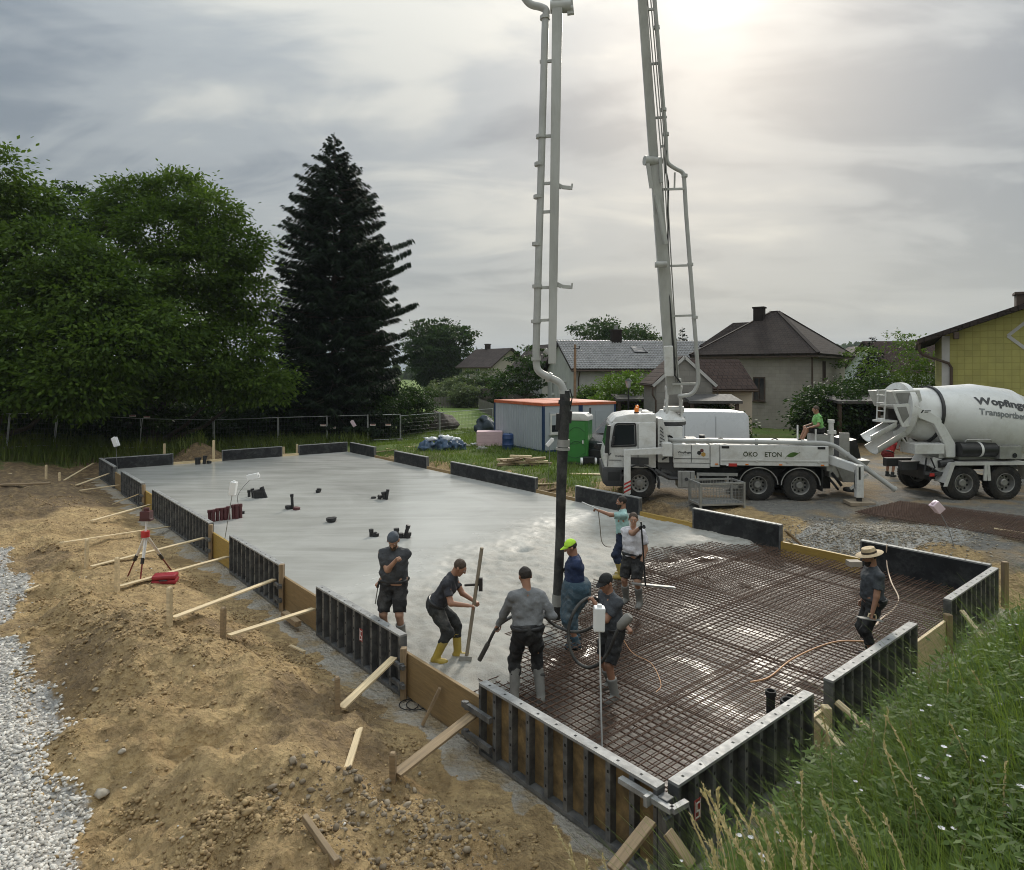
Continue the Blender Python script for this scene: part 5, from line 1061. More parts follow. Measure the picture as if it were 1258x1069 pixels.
# rear outrigger
b = MB(); b.beam((6.25, .3, 1.42), (6.84, -.70, 1.22), .20, .30, w1=.18, h1=.26); orr = part('outrigger_arm', b, white, None, None, .02)
b = MB(); b.b2((6.74, -.88, .32), (6.96, -.68, 1.36)); part('outrigger_leg', b, white, orr, None, .02)
b = MB(); b.cyl((6.86, -.78, -.28), (6.86, -.78, .33), .085, n=14); part('ram', b, blackp, orr, 40)
b = MB(); b.b2((6.80, -.885, .9), (6.86, -.882, 1.3)); b.tube([(6.72, -.8, 1.2), (6.66, -.9, .9), (6.72, -.8, .6)], .012, 5); part('outrigger_hose', b, blackp, orr)
tag(MB().b2((-.38, -.30, 0), (.38, .30, .10)).build('ground_pad', [mat('pad_wood', (.30, .24, .17), .8, 0, .3, 5)], None, bevel=.01), 'square wooden pad under the rear outrigger leg of the pump truck', 'pad')
q = TM @ Vector((6.86, -.78, 0)); pad = bpy.data.objects['ground_pad']; pad.location = (q.x, q.y, g1(q.x, q.y) - .01); pad.rotation_euler = (0, 0, TA)
# delivery pipe along the deck and down behind the hopper
def bend(pts, rad=.25, k=5):
    pts = [Vector(p) for p in pts]; out = [pts[0]]
    for a, b_, c in zip(pts, pts[1:], pts[2:]):
        u = (a - b_); v = (c - b_); l = min(rad, u.length * .45, v.length * .45); p0 = b_ + u.normalized() * l; p1 = b_ + v.normalized() * l
        out += [p0.lerp(b_, t_).lerp(b_.lerp(p1, t_), t_) for t_ in [i / k for i in range(k + 1)]]
    return out + [pts[-1]]
b = MB(); b.tube(bend([(1.06, .62, 1.99), (1.06, .30, 1.99), (1.5, .12, 2.0), (6.35, .12, 1.95), (8.0, -.75, .56)], .35), .078, 12)
for x in (2.3, 3.9, 5.4): b.cyl((x - .04, .12, 2.0 - (x - 1.5) * .0103), (x + .04, .12, 2.0 - (x - 1.5) * .0103), .10)
for f in (.25, .55, .97): q = Vector((6.35, .12, 1.95)).lerp(Vector((8.0, -.75, .56)), f); d = (Vector((8.0, -.75, .56)) - Vector((6.35, .12, 1.95))).normalized(); b.cyl(q - d * .04, q + d * .04, .10)
part('delivery_pipe', b, pipew, None, 40)
b = MB(); b.beam((6.9, .0, .45), (7.45, -.02, .95), .07, .07); part('pipe_strut', b, white)
# rear end
b = MB(); b.b2((6.22, .2, 1.0), (6.42, 2.3, 1.85)); b.b2((6.42, .5, .75), (6.75, 2.0, 1.2)); part('rear_frame', b, whited, None, None, .015)
b = MB(); b.cyl((6.42, .35, 1.55), (6.42, .35, 2.62), .085); b.cyl((6.42, .35, 2.62), (6.42, .35, 2.72), .11); b.beam((6.30, .34, 2.3), (6.56, .34, 2.3), .14, .12); part('rear_post', b, white, None, 40)
for y in (.3, 2.1): b = MB(); b.cyl((5.90, y, 1.87), (5.90, y, 2.4), .03); part('rail_post', b, white, None, 40)
b = MB(); b.prism([(6.55, .45, 1.30), (7.75, .45, 1.35), (7.25, .45, .60), (6.85, .45, .60)], (0, 1.6, 0)); part('hopper', b, alu, None, None, .02)
b = MB(); b.prism([(6.95, .5, 1.36), (7.1, .5, 2.0), (7.30, .5, 2.05), (7.45, .5, 1.4)], (0, 1.5, 0)); part('hopper_shield', b, blackp)
b = MB(); b.b2((6.70, .35, 1.36), (7.02, .42, 2.28)); gr = part('grating', b, alu, None, None, .01)
b = MB(); b.lathe([(.001, -.05), (.24, -.05), (.26, 0), (.24, .05), (.001, .05)], Matrix.Translation((7.05, .3, .38)), 18); part('agitator_cover', b, blackp)
b = MB(); b.tube([(6.5, .5, .9), (6.6, .3, .7), (6.75, .35, .5)], .05, 6); b.tube([(6.45, .6, .7), (6.6, .4, .45), (6.7, .5, .35)], .04, 6); b.b2((6.3, .9, .3), (6.6, 1.6, .75)); part('hydraulics', b, blackp)
# ---------------- boom: rises from the turntable and comes back down over the slab
bY = TM @ Vector((1.13, 1.25, 2.9)); by = bY.y
def TL(px, py, Y): return TI @ A(px, py, Y)
def TV(v): return TI @ Vector(v)
k0, k1, k2 = A(827.5, 484, by - .2), A(809.5, 262, by - .9), A(789.5, 0, by - 2.0); k3 = k2 + (k2 - k1) * .52
Bd = (k2 - k1).normalized()
b = MB(); q0, q1 = TV(k0), TV(k1 - Vector((0, 0, .0))); b.beam(q0, q1, .34, .46, up=(1, 0, 0), w1=.30, h1=.36); bs = part('boom_section', b, boomw, None, None, .02)
b = MB(); q0, q1 = TV(A(803.5, 205, by - 1.0)), TV(k3); b.beam(TV(k1), TV(A(803.8, 196, by - 1.05)), .30, .34, up=(1, 0, 0), w1=.26, h1=.30); b.beam(TV(A(804.5, 215, by - .82)), q1, .24, .31, up=(1, 0, 0), w1=.22, h1=.26); bs2 = part('boom_section', b, boomw, None, None, .02)
b = MB(); c = TV(A(801.5, 200, by - 1.1)); b.cyl(c + Vector((-.28, -.1, .05)), c + Vector((.30, .1, .05)), .16, n=16); b.beam(c + Vector((-.2, -.15, .1)), c + Vector((-.05, -.12, -.9)), .06, .12); b.beam(c + Vector((.25, -.1, .1)), c + Vector((.30, -.05, -.7)), .06, .12); part('boom_joint', b, boomw, bs2, 40)
b = MB(); b.beam(TV(A(818, 300, by - 1.1)), TV(A(806.5, 240, by - 1.2)), .10, .13); b.cyl(TV(A(812, 325, by - 1.05)) - Vector((.2, 0, 0)), TV(A(812, 325, by - 1.05)) + Vector((.2, 0, 0)), .11); part('boom_ram', b, boomw, bs, 40)
b = MB(); c = TV(k0)
for dx in (-.26, .26): b.beam(c + Vector((dx, 0, -.75)), c + Vector((dx * .8, 0, .55)), .07, .32, up=(0, 1, 0)); b.cyl(c + Vector((dx - .05, 0, -.3)), c + Vector((dx + .05, 0, -.3)), .10)
b.cyl(c + Vector((-.3, 0, .2)), c + Vector((.3, 0, .2)), .09); b.cyl(c + Vector((-.35, 0, -.55)), c + Vector((.35, 0, -.55)), .12); part('boom_foot', b, whited, bs, 40)
b = MB(); b.beam(TV(A(822, 462, by - .6)), TV(A(821, 425, by - .75)), .20, .30, up=(1, 0, 0)); part('cover_plate', b, white, bs, None, .03)
b = MB(); b.tube([TV(A(824, 425, by - .7)), TV(A(829, 440, by - .7)), TV(A(828, 460, by - .6)), TV(A(836, 470, by - .5))], .03, 6); b.tube([TV(A(818, 185, by - 1.2)), TV(A(817, 205, by - 1.1)), TV(A(821, 225, by - 1.0)), TV(A(820, 330, by - .8)), TV(A(829, 455, by - .5))], .035, 6); part('hydraulic_hose', b, blackp, bs, 40)
for dx in (0, 5, 9):
    b = MB(); b.tube([TV(A(795.5 + dx * .8, 0, by - 1.95)), TV(A(812 + dx * .6, 185, by - 1.25)), TV(A(818 + dx * .6, 300, by - .85)), TV(A(829 + dx * .5, 470, by - .45))], .022, 5); part('hydraulic_line', b, alu, bs, 40)
b = MB(); pp = [A(833, 487, by - .5), A(851, 485, by - .5), A(858.5, 470, by - .5), A(842.8, 262, by - .9), A(840, 212, by - 1.0), A(829, 207, by - 1.05), A(819, 200, by - 1.1), A(818, 170, by - 1.15), A(804, 0, by - 1.95)]
pp.append(pp[-1] + (pp[-1] - pp[-2]) * .5); b.tube(bend([TV(v) for v in pp], .35), .070, 10)
for px, py, dY in ((818, 165, 1.15), (815, 135, 1.3), (806.7, 34, 1.75), (848, 325, .75), (853.5, 390, .65), (841, 216, 1.0)): c = TV(A(px, py, by - dY)); b.cyl(c - Vector((0, 0, .05)), c + Vector((0, 0, .05)), .105)
part('boom_pipe', b, pipew, bs, 40)
for l_, r_, y_, dY in ((816, 849, 327, .75), (824, 853, 388.5, .65), (809, 841, 233, 1.0), (826, 857, 472, .5), (805, 819, 145, 1.2), (798, 808, 79, 1.6), (812, 818, 180, 1.1), (796, 805, 12, 1.9)):
    b = MB(); b.beam(TV(A(l_, y_, by - dY)), TV(A(r_, y_ - 1, by - dY)), .07, .07); part('pipe_bracket', b, boomw, bs)
b = MB(); b.beam(TV(A(829, 212, by - 1.05)), TV(A(828.5, 233, by - 1.0)), .05, .05); part('pipe_bracket', b, boomw, bs)
# folded part out of the frame and the hanging arm over the slab
HY = 11.85; h0 = A(688, -14, HY)
top = k3; mid = Vector((2.2, 15.0, 25.0))
b = MB(); b.beam(TV(top), TV(mid), .22, .28, up=(1, 0, 0)); part('boom_section', b, boomw); b = MB(); b.beam(TV(mid), TV(h0 + Vector((0, .1, .3))), .18, .22, up=(1, 0, 0)); part('boom_section', b, boomw)
b = MB(); b.beam(TV(A(685, -6, HY)), TV(A(678.3, 447, HY)), .16, .19, up=(1, 0, 0), w1=.13, h1=.14); arm = part('boom_tip_section', b, boomw, None, None, .012)
b = MB(); c = TV(A(693, 8, HY)); b.cyl(c + Vector((-.25, 0, 0)), c + Vector((.12, 0, 0)), .11); b.beam(c + Vector((.08, 0, .25)), c + Vector((.12, 0, -.15)), .07, .12); b.cyl(c + Vector((.05, .0, -.05)), c + Vector((.16, .0, -.05)), .06); part('tip_joint', b, boomw, arm, 40)
b = MB(); pp = [A(640, -8, HY), A(651, 6, HY), A(664, 8.5, HY), A(671.5, 12, HY), A(670, 24, HY), A(658.3, 440, HY), A(660, 456, HY), A(673, 463, HY), A(689, 470, HY), A(693.5, 484, HY)]
b.tube(bend([TV(v) for v in pp], .16), .066, 12)
for px, py in ((669.5, 22), (662.6, 202), (661.5, 242), (664.6, 168), (659.8, 300), (660.0, 352), (658.6, 395), (658.5, 441), (674.5, 463.5), (692.5, 482)):
    c = TV(A(px, py, HY)); d = Vector((1, 0, -.5)).normalized() if px == 674.5 else Vector((0, 0, 1)); b.cyl(c - d * .03, c + d * .03, .092)
part('tip_pipe', b, pipew, arm, 40)
for l_, r_, y_ in ((663, 682, 76), (664, 680, 168), (662, 680, 226), (661, 679, 261), (659, 678, 354), (659, 678, 394)): b = MB(); b.beam(TV(A(l_, y_, HY)), TV(A(r_, y_ - 1, HY)), .045, .05); part('pipe_bracket', b, boomw, arm)
for y_ in (230, 352): b = MB(); b.beam(TV(A(684, y_ - 3, HY)), TV(A(690, y_, HY)), .06, .07); b.beam(TV(A(690, y_, HY)), TV(A(701, y_ + 1, HY)), .05, .06); b.beam(TV(A(702, y_ + 3, HY)), TV(A(703, y_ - 4, HY)), .05, .03); part('hook', b, boomw, arm)
b = MB(); b.cyl(TV(A(674, 434, HY)), TV(A(669, 430, HY)), .05); part('tip_sensor', b, boomw, arm)
hose = mat('hose_rubber', (0.017, 0.017, 0.017), .6, 0, .3, 5, dirt=(.16, .155, .14), damt=.6, dscale=3)
b = MB(); pts = [A(694, 480, HY), A(694, 500, HY), A(691.5, 545, HY), A(689.5, 600, HY), A(688.2, 660, HY), A(684.5, 742, HY), A(683.2, 760, HY)]; b.tube([TV(v) for v in pts], [.088, .098, .10, .092, .088, .088, .08], 14); part('end_hose', b, hose, arm, 60)
b = MB(); b.cyl(TV(A(692.4, 540, HY)), TV(A(692, 549, HY)), .112); b.cyl(TV(A(691.8, 550, HY)), TV(A(691.7, 553, HY)), .125); part('hose_coupling', b, alu, arm, 40)
b = MB(); b.cyl(TV(A(694, 492, HY)), TV(A(693.5, 497, HY)), .115); b.beam(TV(A(687, 508, HY)), TV(A(686, 528, HY)), .10, .10); b.beam(TV(A(700, 505, HY)), TV(A(699, 520, HY)), .08, .08); b.tube([TV(A(700, 478, HY)), TV(A(703, 488, HY)), TV(A(700, 505, HY))], .012, 5); part('hose_valve', b, blackp, arm)
b = MB(); b.cyl(TV(A(684.8, 730, HY)), TV(A(684.2, 744, HY)), .094); part('hose_end_sleeve', b, mat('cement_coat', (.30, .295, .27), .8), arm, 40)
# ---------------- concrete mixer truck
p = G(1184.5, 614.5, .46); MA = an(5.42, .30)
X = thing('mixer_truck', 'white concrete mixer truck backing up to the pump with a big lettered drum', 'mixer truck', (p.x, p.y, .45), MA); T_ = T
def mp_(name, b, mats, par=None, smooth=None, bevel=0.0): return b.build(name, mats if isinstance(mats, list) else [mats], par or X, smooth, bevel)
for x in (0, 1.36, 5.1, 6.8): wheel(X, x, 0, .53, .36, .14); wheel(X, x, 2.14, .53, .36, .14)
for x in (0, 1.36): b = MB(); b.cyl((x, .2, .53), (x, 2.3, .53), .1); mp_('axle', b, grayp)
for y in (.75, 1.55): b = MB(); b.b2((-1.5, y, .85), (8.2, y + .2, 1.12)); mp_('chassis_rail', b, grayp)
b = MB(); b.beam((-.66, .18, .55), (-.42, .18, 1.15), .5, .04, up=(-1, 0, .4)); b.beam((-.42, .18, 1.15), (2.05, .18, 1.17), .5, .04); b.beam((2.05, .18, 1.17), (2.2, .18, .6), .5, .04, up=(1, 0, .3)); b.prism([(-.72, -.08, .45), (-.60, -.08, .45), (-.36, -.08, 1.10), (2.2, -.08, 1.10), (2.2, -.08, 1.20), (-.46, -.08, 1.20)], (0, .02, 0)); b.beam((.62, -.06, .62), (.66, -.06, 1.1), .04, .10); b.beam((.76, -.06, .62), (.72, -.06, 1.1), .04, .10); mp_('mudguard', b, whited)
Dp = Vector((-.45, 1.22, 2.60)); Dq = Vector((4.6, 1.22, 1.92)); ax = (Dq - Dp).normalized(); Mz = Matrix.Translation(Dp) @ ax.to_track_quat('Z', 'X').to_matrix().to_4x4()
drum_prof = [(.62, -.98), (.64, -.90), (.80, -.55), (.86, -.10), (.93, .10), (1.18, 1.35), (1.20, 1.42), (1.20, 2.6), (1.16, 2.68), (.75, 4.2), (.4, 4.5), (.001, 4.52)]
b = MB(); b.lathe(drum_prof, Mz, 56); dm = mp_('drum', b, mat('drum_paint', (0.66, 0.66, 0.64), .35, 0, .07, 1.2, dirt=(.40, .375, .33), damt=.65, dscale=1.6), None, 22)
b = MB(); b.lathe([(.905, -.04), (.945, -.03), (.955, .05), (.92, .06)], Mz, 56); mp_('roller_ring', b, blackp, dm, 40)
b = MB(); b.lathe([(.61, -.975), (.5, -.9), (.45, -.4), (.001, -.38)], Mz, 40); mp_('drum_mouth', b, mat('drum_inside', (.10, .095, .085), .8), dm, 40)
def drum_letters(s, size, m, s0, phi0, bold, sx):
    """lettering wrapped on the drum: s along the axis, phi round it"""
    me = text_mesh(s, size, m, bold, sx); bm = bmesh.new(); bm.from_mesh(me); bmesh.ops.triangulate(bm, faces=bm.faces)
    bmesh.ops.subdivide_edges(bm, edges=[e for e in bm.edges if e.calc_length() > .06], cuts=2)
    zs = [q[1] for q in drum_prof]; rs = [q[0] for q in drum_prof]
    for v in bm.verts:
        z = s0 + v.co.x; r = float(np.interp(z, zs, rs)) + .012; ph = phi0 + v.co.y / r; v.co = Mz @ Vector((r * math.sin(ph) * sg_[0], r * math.cos(ph) * sg_[1], z)) if False else Vector((r, ph, z))
    # direction frame round the axis: 0 points to the camera side, growing upwards
    side = Vector((0, -1, 0)); upv = side.cross(ax); upv = upv if upv.z > 0 else -upv; side = upv.cross(ax); side = side if side.y < 0 else -side
    for v in bm.verts:
        r, ph, z = v.co; v.co = Dp + ax * z + (side * math.cos(ph) + upv * math.sin(ph)) * r
    bm.to_mesh(me); bm.free(); return link('lettering', me, dm)
drum_letters('Wopfinger', .36, inkd, .98, R(28), .013, 1.16); drum_letters('Transportbeton', .27, inkg, 1.02, R(11), .006, 1.0)
# rear: charging hopper, chute, frame, ladder
b = MB(); b.prism([(-1.98, .55, 3.38), (-1.05, .55, 3.42), (-.95, .55, 3.05), (-1.25, .55, 2.75), (-1.75, .55, 2.85)], (0, 1.3, 0)); hp = mp_('charging_hopper', b, whited, None, None, .02)
b = MB(); b.add([(-1.86, .53, 3.32), (-1.15, .53, 3.34), (-1.35, .53, 2.95), (-1.7, .53, 2.92)], [(0, 1, 2, 3)]); mp_('hopper_recess', b, mat('cement_grey', (.22, .215, .20), .8), hp)
b = MB(); b.lathe([(.70, -1.05), (.92, -1.02), (.94, -.85), (.85, -.75)], Mz, 40, 0, R(-60), R(200)); mp_('mouth_collar', b, white, hp, 40)
b = MB(); b.prism([(-2.02, .40, 2.96), (-1.52, .40, 3.0), (-1.30, .40, 2.62), (-1.45, .40, 2.28), (-1.72, .40, 2.25)], (0, .06, 0)); b.add([(-1.90, .395, 2.88), (-1.60, .395, 2.9), (-1.50, .395, 2.6), (-1.70, .395, 2.38)], [(0, 1, 2, 3)], 1); mp_('guard_plate', b, [white, mat('cement_grey', (.22, .215, .20), .8)], hp)
b = MB(); b.prism([(-1.38, .30, 2.95), (-.85, .30, 2.72), (-.55, .30, 2.55), (-.05, .30, 1.72), (-.05, .30, 1.3), (-.35, .30, 1.3), (-.42, .30, 1.75), (-.75, .30, 2.35), (-1.25, .30, 2.55)], (0, .14, 0)); fr_ = mp_('rear_frame', b, white, None, None, .02)
b = MB(); b.prism([(-1.38, 1.9, 2.95), (-.55, 1.9, 2.55), (-.05, 1.9, 1.72), (-.05, 1.9, 1.3), (-.35, 1.9, 1.3), (-.75, 1.9, 2.35), (-1.25, 1.9, 2.55)], (0, .14, 0)); b.b2((-.5, .44, 1.25), (.0, 1.9, 1.75)); mp_('rear_frame', b, white, None, None, .02)
b = MB(); b.prism([(-1.20, .297, 2.70), (-1.15, .297, 2.70), (-1.08, .297, 2.80), (-1.13, .297, 2.80)], (0, .002, 0)); b.b2((-1.06, .296, 2.755), (-.86, .299, 2.785)); b.b2((-1.07, .296, 2.715), (-.95, .299, 2.73)); mp_('emblem', b, inkd, fr_)
b = MB(); b.prism([(-.78, .28, 1.32), (.08, .28, 1.05), (.08, .28, .85), (-.55, .28, .82), (-.95, .28, 1.05)], (0, .9, 0)); b.b2((-1.45, .20, 1.42), (-.48, .95, 1.74)); mp_('rear_box', b, white, None, None, .02)
b = MB(); b.cyl((-.65, .25, 1.1), (-.2, .25, 1.15), .12); b.b2((-1.0, .4, .6), (-.5, 1.6, 1.05)); b.tube([(-1.0, .3, 1.3), (-1.1, .25, .9), (-.9, .3, .6), (-.6, .3, .8)], .03, 6); b.tube([(-.9, .25, 1.3), (-.8, .2, 1.0), (-.95, .3, .75)], .025, 6); mp_('hydraulics', b, blackp)
b = MB(); b.beam((-1.15, .2, .82), (-.35, .2, .80), .08, .10); b.b2((-1.0, .15, .73), (-.85, .2, .83), 1); mp_('rear_lights', b, [grayp, redp])
sb = [(-1.55, 1.1), (-.50, 1.1)]
def half_chute(p0, p1, r, name, par, m, t=.03):
    p0, p1 = Vector(p0), Vector(p1); d, s, u = frame(p1 - p0); b = MB(); k = 12; vs = []
    for q in (p0, p1):
        for rr in (r, r - t): vs += [q + s * rr * math.cos(math.pi + math.pi * j / k) + u * rr * math.sin(math.pi + math.pi * j / k) for j in range(k + 1)]
    n = k + 1; fs = [(a + j, a + j + 1, c + j + 1, c + j) for a, c in ((0, 2 * n), (n, 3 * n)) for j in range(k)] + [(j, j + 1, n + j + 1, n + j) for j in range(k)] + [(2 * n + j, 2 * n + j + 1, 3 * n + j + 1, 3 * n + j) for j in range(k)]
    fs += [(0, n, 3 * n, 2 * n), (k, n + k, 3 * n + k, 2 * n + k)]; b.add(vs, fs); return b.build(name, [m], par, 40)
ch = half_chute((-1.25, .9, 2.30), (-2.55, .72, 1.62), .30, 'chute', X, whited)
half_chute((-1.9, .70, 2.42), (-2.80, .60, 1.98), .24, 'chute_extension', ch, white)
b = MB(); b.beam((-1.35, .9, 2.2), (-1.5, 1.0, 1.5), .07, .07); b.beam((-1.6, .6, 1.9), (-1.2, .8, 1.5), .05, .05); mp_('chute_ram', b, whited, ch)
b = MB()
for y in (.5, .9): b.cyl((-2.25, y, 2.45), (-2.2, y, 3.42), .022)
for z in (2.5, 2.75, 3.0, 3.25, 3.4): b.cyl((-2.24, .5, z), (-2.24, .9, z), .018)
b.beam((-2.4, .55, 3.42), (-1.9, .55, 3.42), .03, .03); b.beam((-2.38, .5, 2.96), (-1.95, .5, 2.95), .03, .03); b.b2((-2.36, .45, 2.40), (-1.85, .95, 2.46)); mp_('ladder', b, white)
b = MB(); b.cyl((.0, .28, 1.55), (1.18, .28, 1.55), .235, n=20); wt = mp_('water_tank', b, blackp, None, 40, .02); b = MB(); b.lathe([(.238, 0), (.242, .02), (.242, .06), (.238, .08)], Matrix.Translation((.62, .28, 1.55)) @ Matrix.Rotation(R(90), 4, 'Y'), 24); mp_('tank_band', b, whitep, wt, 40)
b = MB(); b.tube([(.08, .08, 1.80), (.12, .05, 1.88), (.9, .05, 1.88), (.95, .08, 1.8)], .02, 6); mp_('tank_rail', b, alu, wt)
b = MB(); b.b2((1.20, .05, 1.27), (1.92, .6, 1.68)); bx_ = mp_('tool_box', b, alu, None, None, .02); b = MB(); b.lathe([(.001, 0), (.07, 0), (.075, .01)], Matrix.Translation((1.68, .045, 1.38)) @ Matrix.Rotation(R(90), 4, 'X'), 14); mp_('box_lock', b, holem, bx_)
b = MB(); b.prism([(.2, .5, 1.2), (4.9, .5, 1.2), (4.9, .5, 1.5), (.2, .5, 1.7)], (0, 1.4, 0)); mp_('drum_cradle', b, whited)
b = MB(); b.prism([(5.6, .0, 1.0), (7.7, .0, 1.0), (7.75, .0, 2.0), (7.5, .0, 2.9), (5.6, .0, 2.95)], (0, 2.45, 0)); mp_('cab', b, white, None, None, .05)
# ---------------- vans behind the pump truck
def van(name, label, loc, ang, m, L=5.6, Hh=2.45, Wd=2.0, door=False):
    t = thing(name, label, 'van', loc, ang)
    prof = [(0, .35), (-.05, 1.0), (.12, 1.10), (1.05, 1.28), (1.75, Hh - .28), (2.1, Hh - .05), (3.2, Hh), (L - .25, Hh - .04), (L - .05, Hh - .25), (L, 1.0), (L - .02, .35)]
    b = MB(); b.prism([(x, 0, z) for x, z in prof], (0, Wd, 0)); bd = b.build('body', [m], t, 30, .10)
    b = MB(); b.prism([(x, -.008, z) for x, z in [(1.35, 1.38), (1.85, Hh - .38), (2.65, Hh - .36), (2.65, 1.36)]], (0, .01, 0)); b.build('side_window', [glass], bd)
    b = MB(); b.add([(1.10, .2, 1.34), (1.10, Wd - .2, 1.34), (1.72, Wd - .25, Hh - .34), (1.72, .25, Hh - .34)], [(0, 1, 2, 3)]); o = b.build('windscreen', [glass], bd); o.location = (-.015, 0, .012)
    b = MB(); b.beam((2.75, -.004, .5), (2.75, -.004, Hh - .25), .01, .015); b.beam((4.1, -.004, .5), (4.1, -.004, Hh - .25), .01, .015); b.beam((2.75, -.004, 1.3), (L - .1, -.004, 1.3), .01, .03); b.build('panel_gap', [holem], bd)
    b = MB(); b.b2((-.10, .05, .28), (.18, Wd - .05, .72)); b.build('bumper', [blackp], t, None, .04)
    for y in (.18, Wd - .55): b = MB(); b.b2((-.02, y, .85), (.12, y + .37, 1.02)); b.build('headlight', [whitep], t, None, .02)
    for x in (1.0, L - 1.25): wheel(t, x, -.02, .34, .22, .04); wheel(t, x, Wd - .20, .34, .22, .04)
    b = MB(); b.b2((1.5, -.2, 1.35), (1.62, -.04, 1.6)); b.build('mirror', [blackp], bd, None, .02)
    if door:
        b = MB(); b.prism([(x, 0, z) for x, z in [(0, .45), (0, 1.25), (.45, Hh - .32), (.95, Hh - .34), (1.05, 1.25), (1.05, .45)]], (0, .06, 0))
        o = b.build('open_door', [m], t, None, .02); o.location = (1.2, -.02, 0); o.rotation_euler = (0, 0, R(-62))
        b = MB(); b.prism([(x, -.012, z) for x, z in [(.12, 1.3), (.5, Hh - .42), (.88, Hh - .43), (.95, 1.3)]], (0, .084, 0)); b.build('door_window', [mat('van_window_pale', (.25, .27, .27), .1)], o)
    return t, bd
vwhite = mat('van_white', (.56, .585, .61), .3, 0, .05, 1); vdark = mat('van_dark', (.022, .024, .028), .3, 0, .1, 2)
X9 = at(925, 29.0); van('white_van', 'white panel van parked behind the pump truck', (X9 - 5.7, 29.2, .18), R(-2), vwhite, 5.6, 2.55)
p = A(722, 560, 30.5); van('dark_van', 'dark van with open door between green toilet and truck cab', (p.x + .75, 29.8, .18), R(40), vdark, 5.0, 2.05, 1.9, True)
# ------------------------------------------------------------------ people: one smooth surface per body, clothes as their own surfaces
def rc(P, a, b, ra, rb):
    a = np.asarray(a, float); b = np.asarray(b, float); d = b - a; t = np.clip(((P - a) @ d) / max(1e-9, d @ d), 0, 1)
    return np.linalg.norm(P - a - t[..., None] * d, axis=-1) - (ra + (rb - ra) * t)
def ell(P, c, r, M=None):
    q = P - np.asarray(c); q = q @ M if M is not None else q
    r = np.asarray(r); k = np.linalg.norm(q / r, axis=-1); return (k - 1) * r.min()
def smin(a, b, k=.04):
    h = np.clip(.5 + .5 * (b - a) / k, 0, 1); return b * (1 - h) + a * h - k * h * (1 - h)
def snet(f, lo, hi, h):
    """polygonise f<0 with surface nets"""
    ax_ = [np.arange(l, u + h, h) for l, u in zip(lo, hi)]; P = np.stack(np.meshgrid(*ax_, indexing='ij'), -1); D = f(P)
    s = D < 0; n = [q - 1 for q in D.shape]; off = [(i, j, k) for i in (0, 1) for j in (0, 1) for k in (0, 1)]
    sl = lambda A_, o: A_[o[0]:o[0] + n[0], o[1]:o[1] + n[1], o[2]:o[2] + n[2]]
    pos = np.zeros((*n, 3)); cnt = np.zeros(n)
    for i, o in enumerate(off):
        for j in range(3):
            if o[j]: continue
            o2 = list(o); o2[j] = 1; a, b = sl(D, o), sl(D, o2); cr = (a < 0) != (b < 0); t = np.where(cr, a / np.where(a == b, 1, a - b), 0)
            q = np.zeros((*n, 3)); q[:] = o; q[..., j] += t; pos += q * cr[..., None]; cnt += cr
    act = cnt > 0; idx = -np.ones(n, int); idx[act] = np.arange(act.sum())
    V = (np.argwhere(act) + pos[act] / cnt[act][:, None]) * h + np.array([q[0] for q in ax_]); F = []
    for j in range(3):
        k, l = (j + 1) % 3, (j + 2) % 3; o2 = [0, 0, 0]; o2[j] = 1
        a = s[tuple(slice(0, D.shape[q] - o2[q]) for q in range(3))]; b = s[tuple(slice(o2[q], D.shape[q]) for q in range(3))]
        e = np.argwhere(a != b); e = e[(e[:, k] > 0) & (e[:, l] > 0) & (e[:, k] < n[k]) & (e[:, l] < n[l]) & (e[:, j] < n[j])]
        if not len(e): continue
        def g(dk, dl): q = e.copy(); q[:, k] += dk; q[:, l] += dl; return idx[q[:, 0], q[:, 1], q[:, 2]]
        f4 = np.stack([g(-1, -1), g(0, -1), g(0, 0), g(-1, 0)], 1); ins = a[e[:, 0], e[:, 1], e[:, 2]]; f4[~ins] = f4[~ins][:, ::-1]; F.append(f4)
    F = np.concatenate(F); return V, F[(F >= 0).all(1)]
skin = mat('skin', (0.42, 0.235, 0.155), .55, 0, .12, 9); skin_t = mat('tanned_skin', (0.34, 0.175, 0.11), .55, 0, .12, 9)
hairm = mat('dark_hair', (0.028, 0.020, 0.015), .75, 0, .3, 60, bump=.5, bscale=90); hair_b = mat('brown_hair', (0.075, 0.050, 0.034), .75, 0, .3, 60, bump=.5, bscale=90)
eyew = mat('eye', (.55, .52, .5), .3, 0, .05)
def cloth(name, c, dirt=None, damt=.4): return mat(name, c, .88, 0, .3, 5, bump=.9, bscale=13, dirt=dirt, damt=damt, dscale=4)
cement = (0.30, 0.29, 0.26)
glove = cloth('black_glove', (.02, .02, .02))
def ik(a, t, l1, l2, pole):
    a, t, pole = Vector(a), Vector(t), Vector(pole); d = t - a; L = min(d.length, (l1 + l2) * .998); d = d.normalized(); t = a + d * L
    x = (l1 * l1 - l2 * l2 + L * L) / (2 * L); h = math.sqrt(max(0, l1 * l1 - x * x)); p = pole - d * pole.dot(d)
    p = p.normalized() if p.length > 1e-4 else Vector((0, 1, 0)); return a + d * x + p * h, t
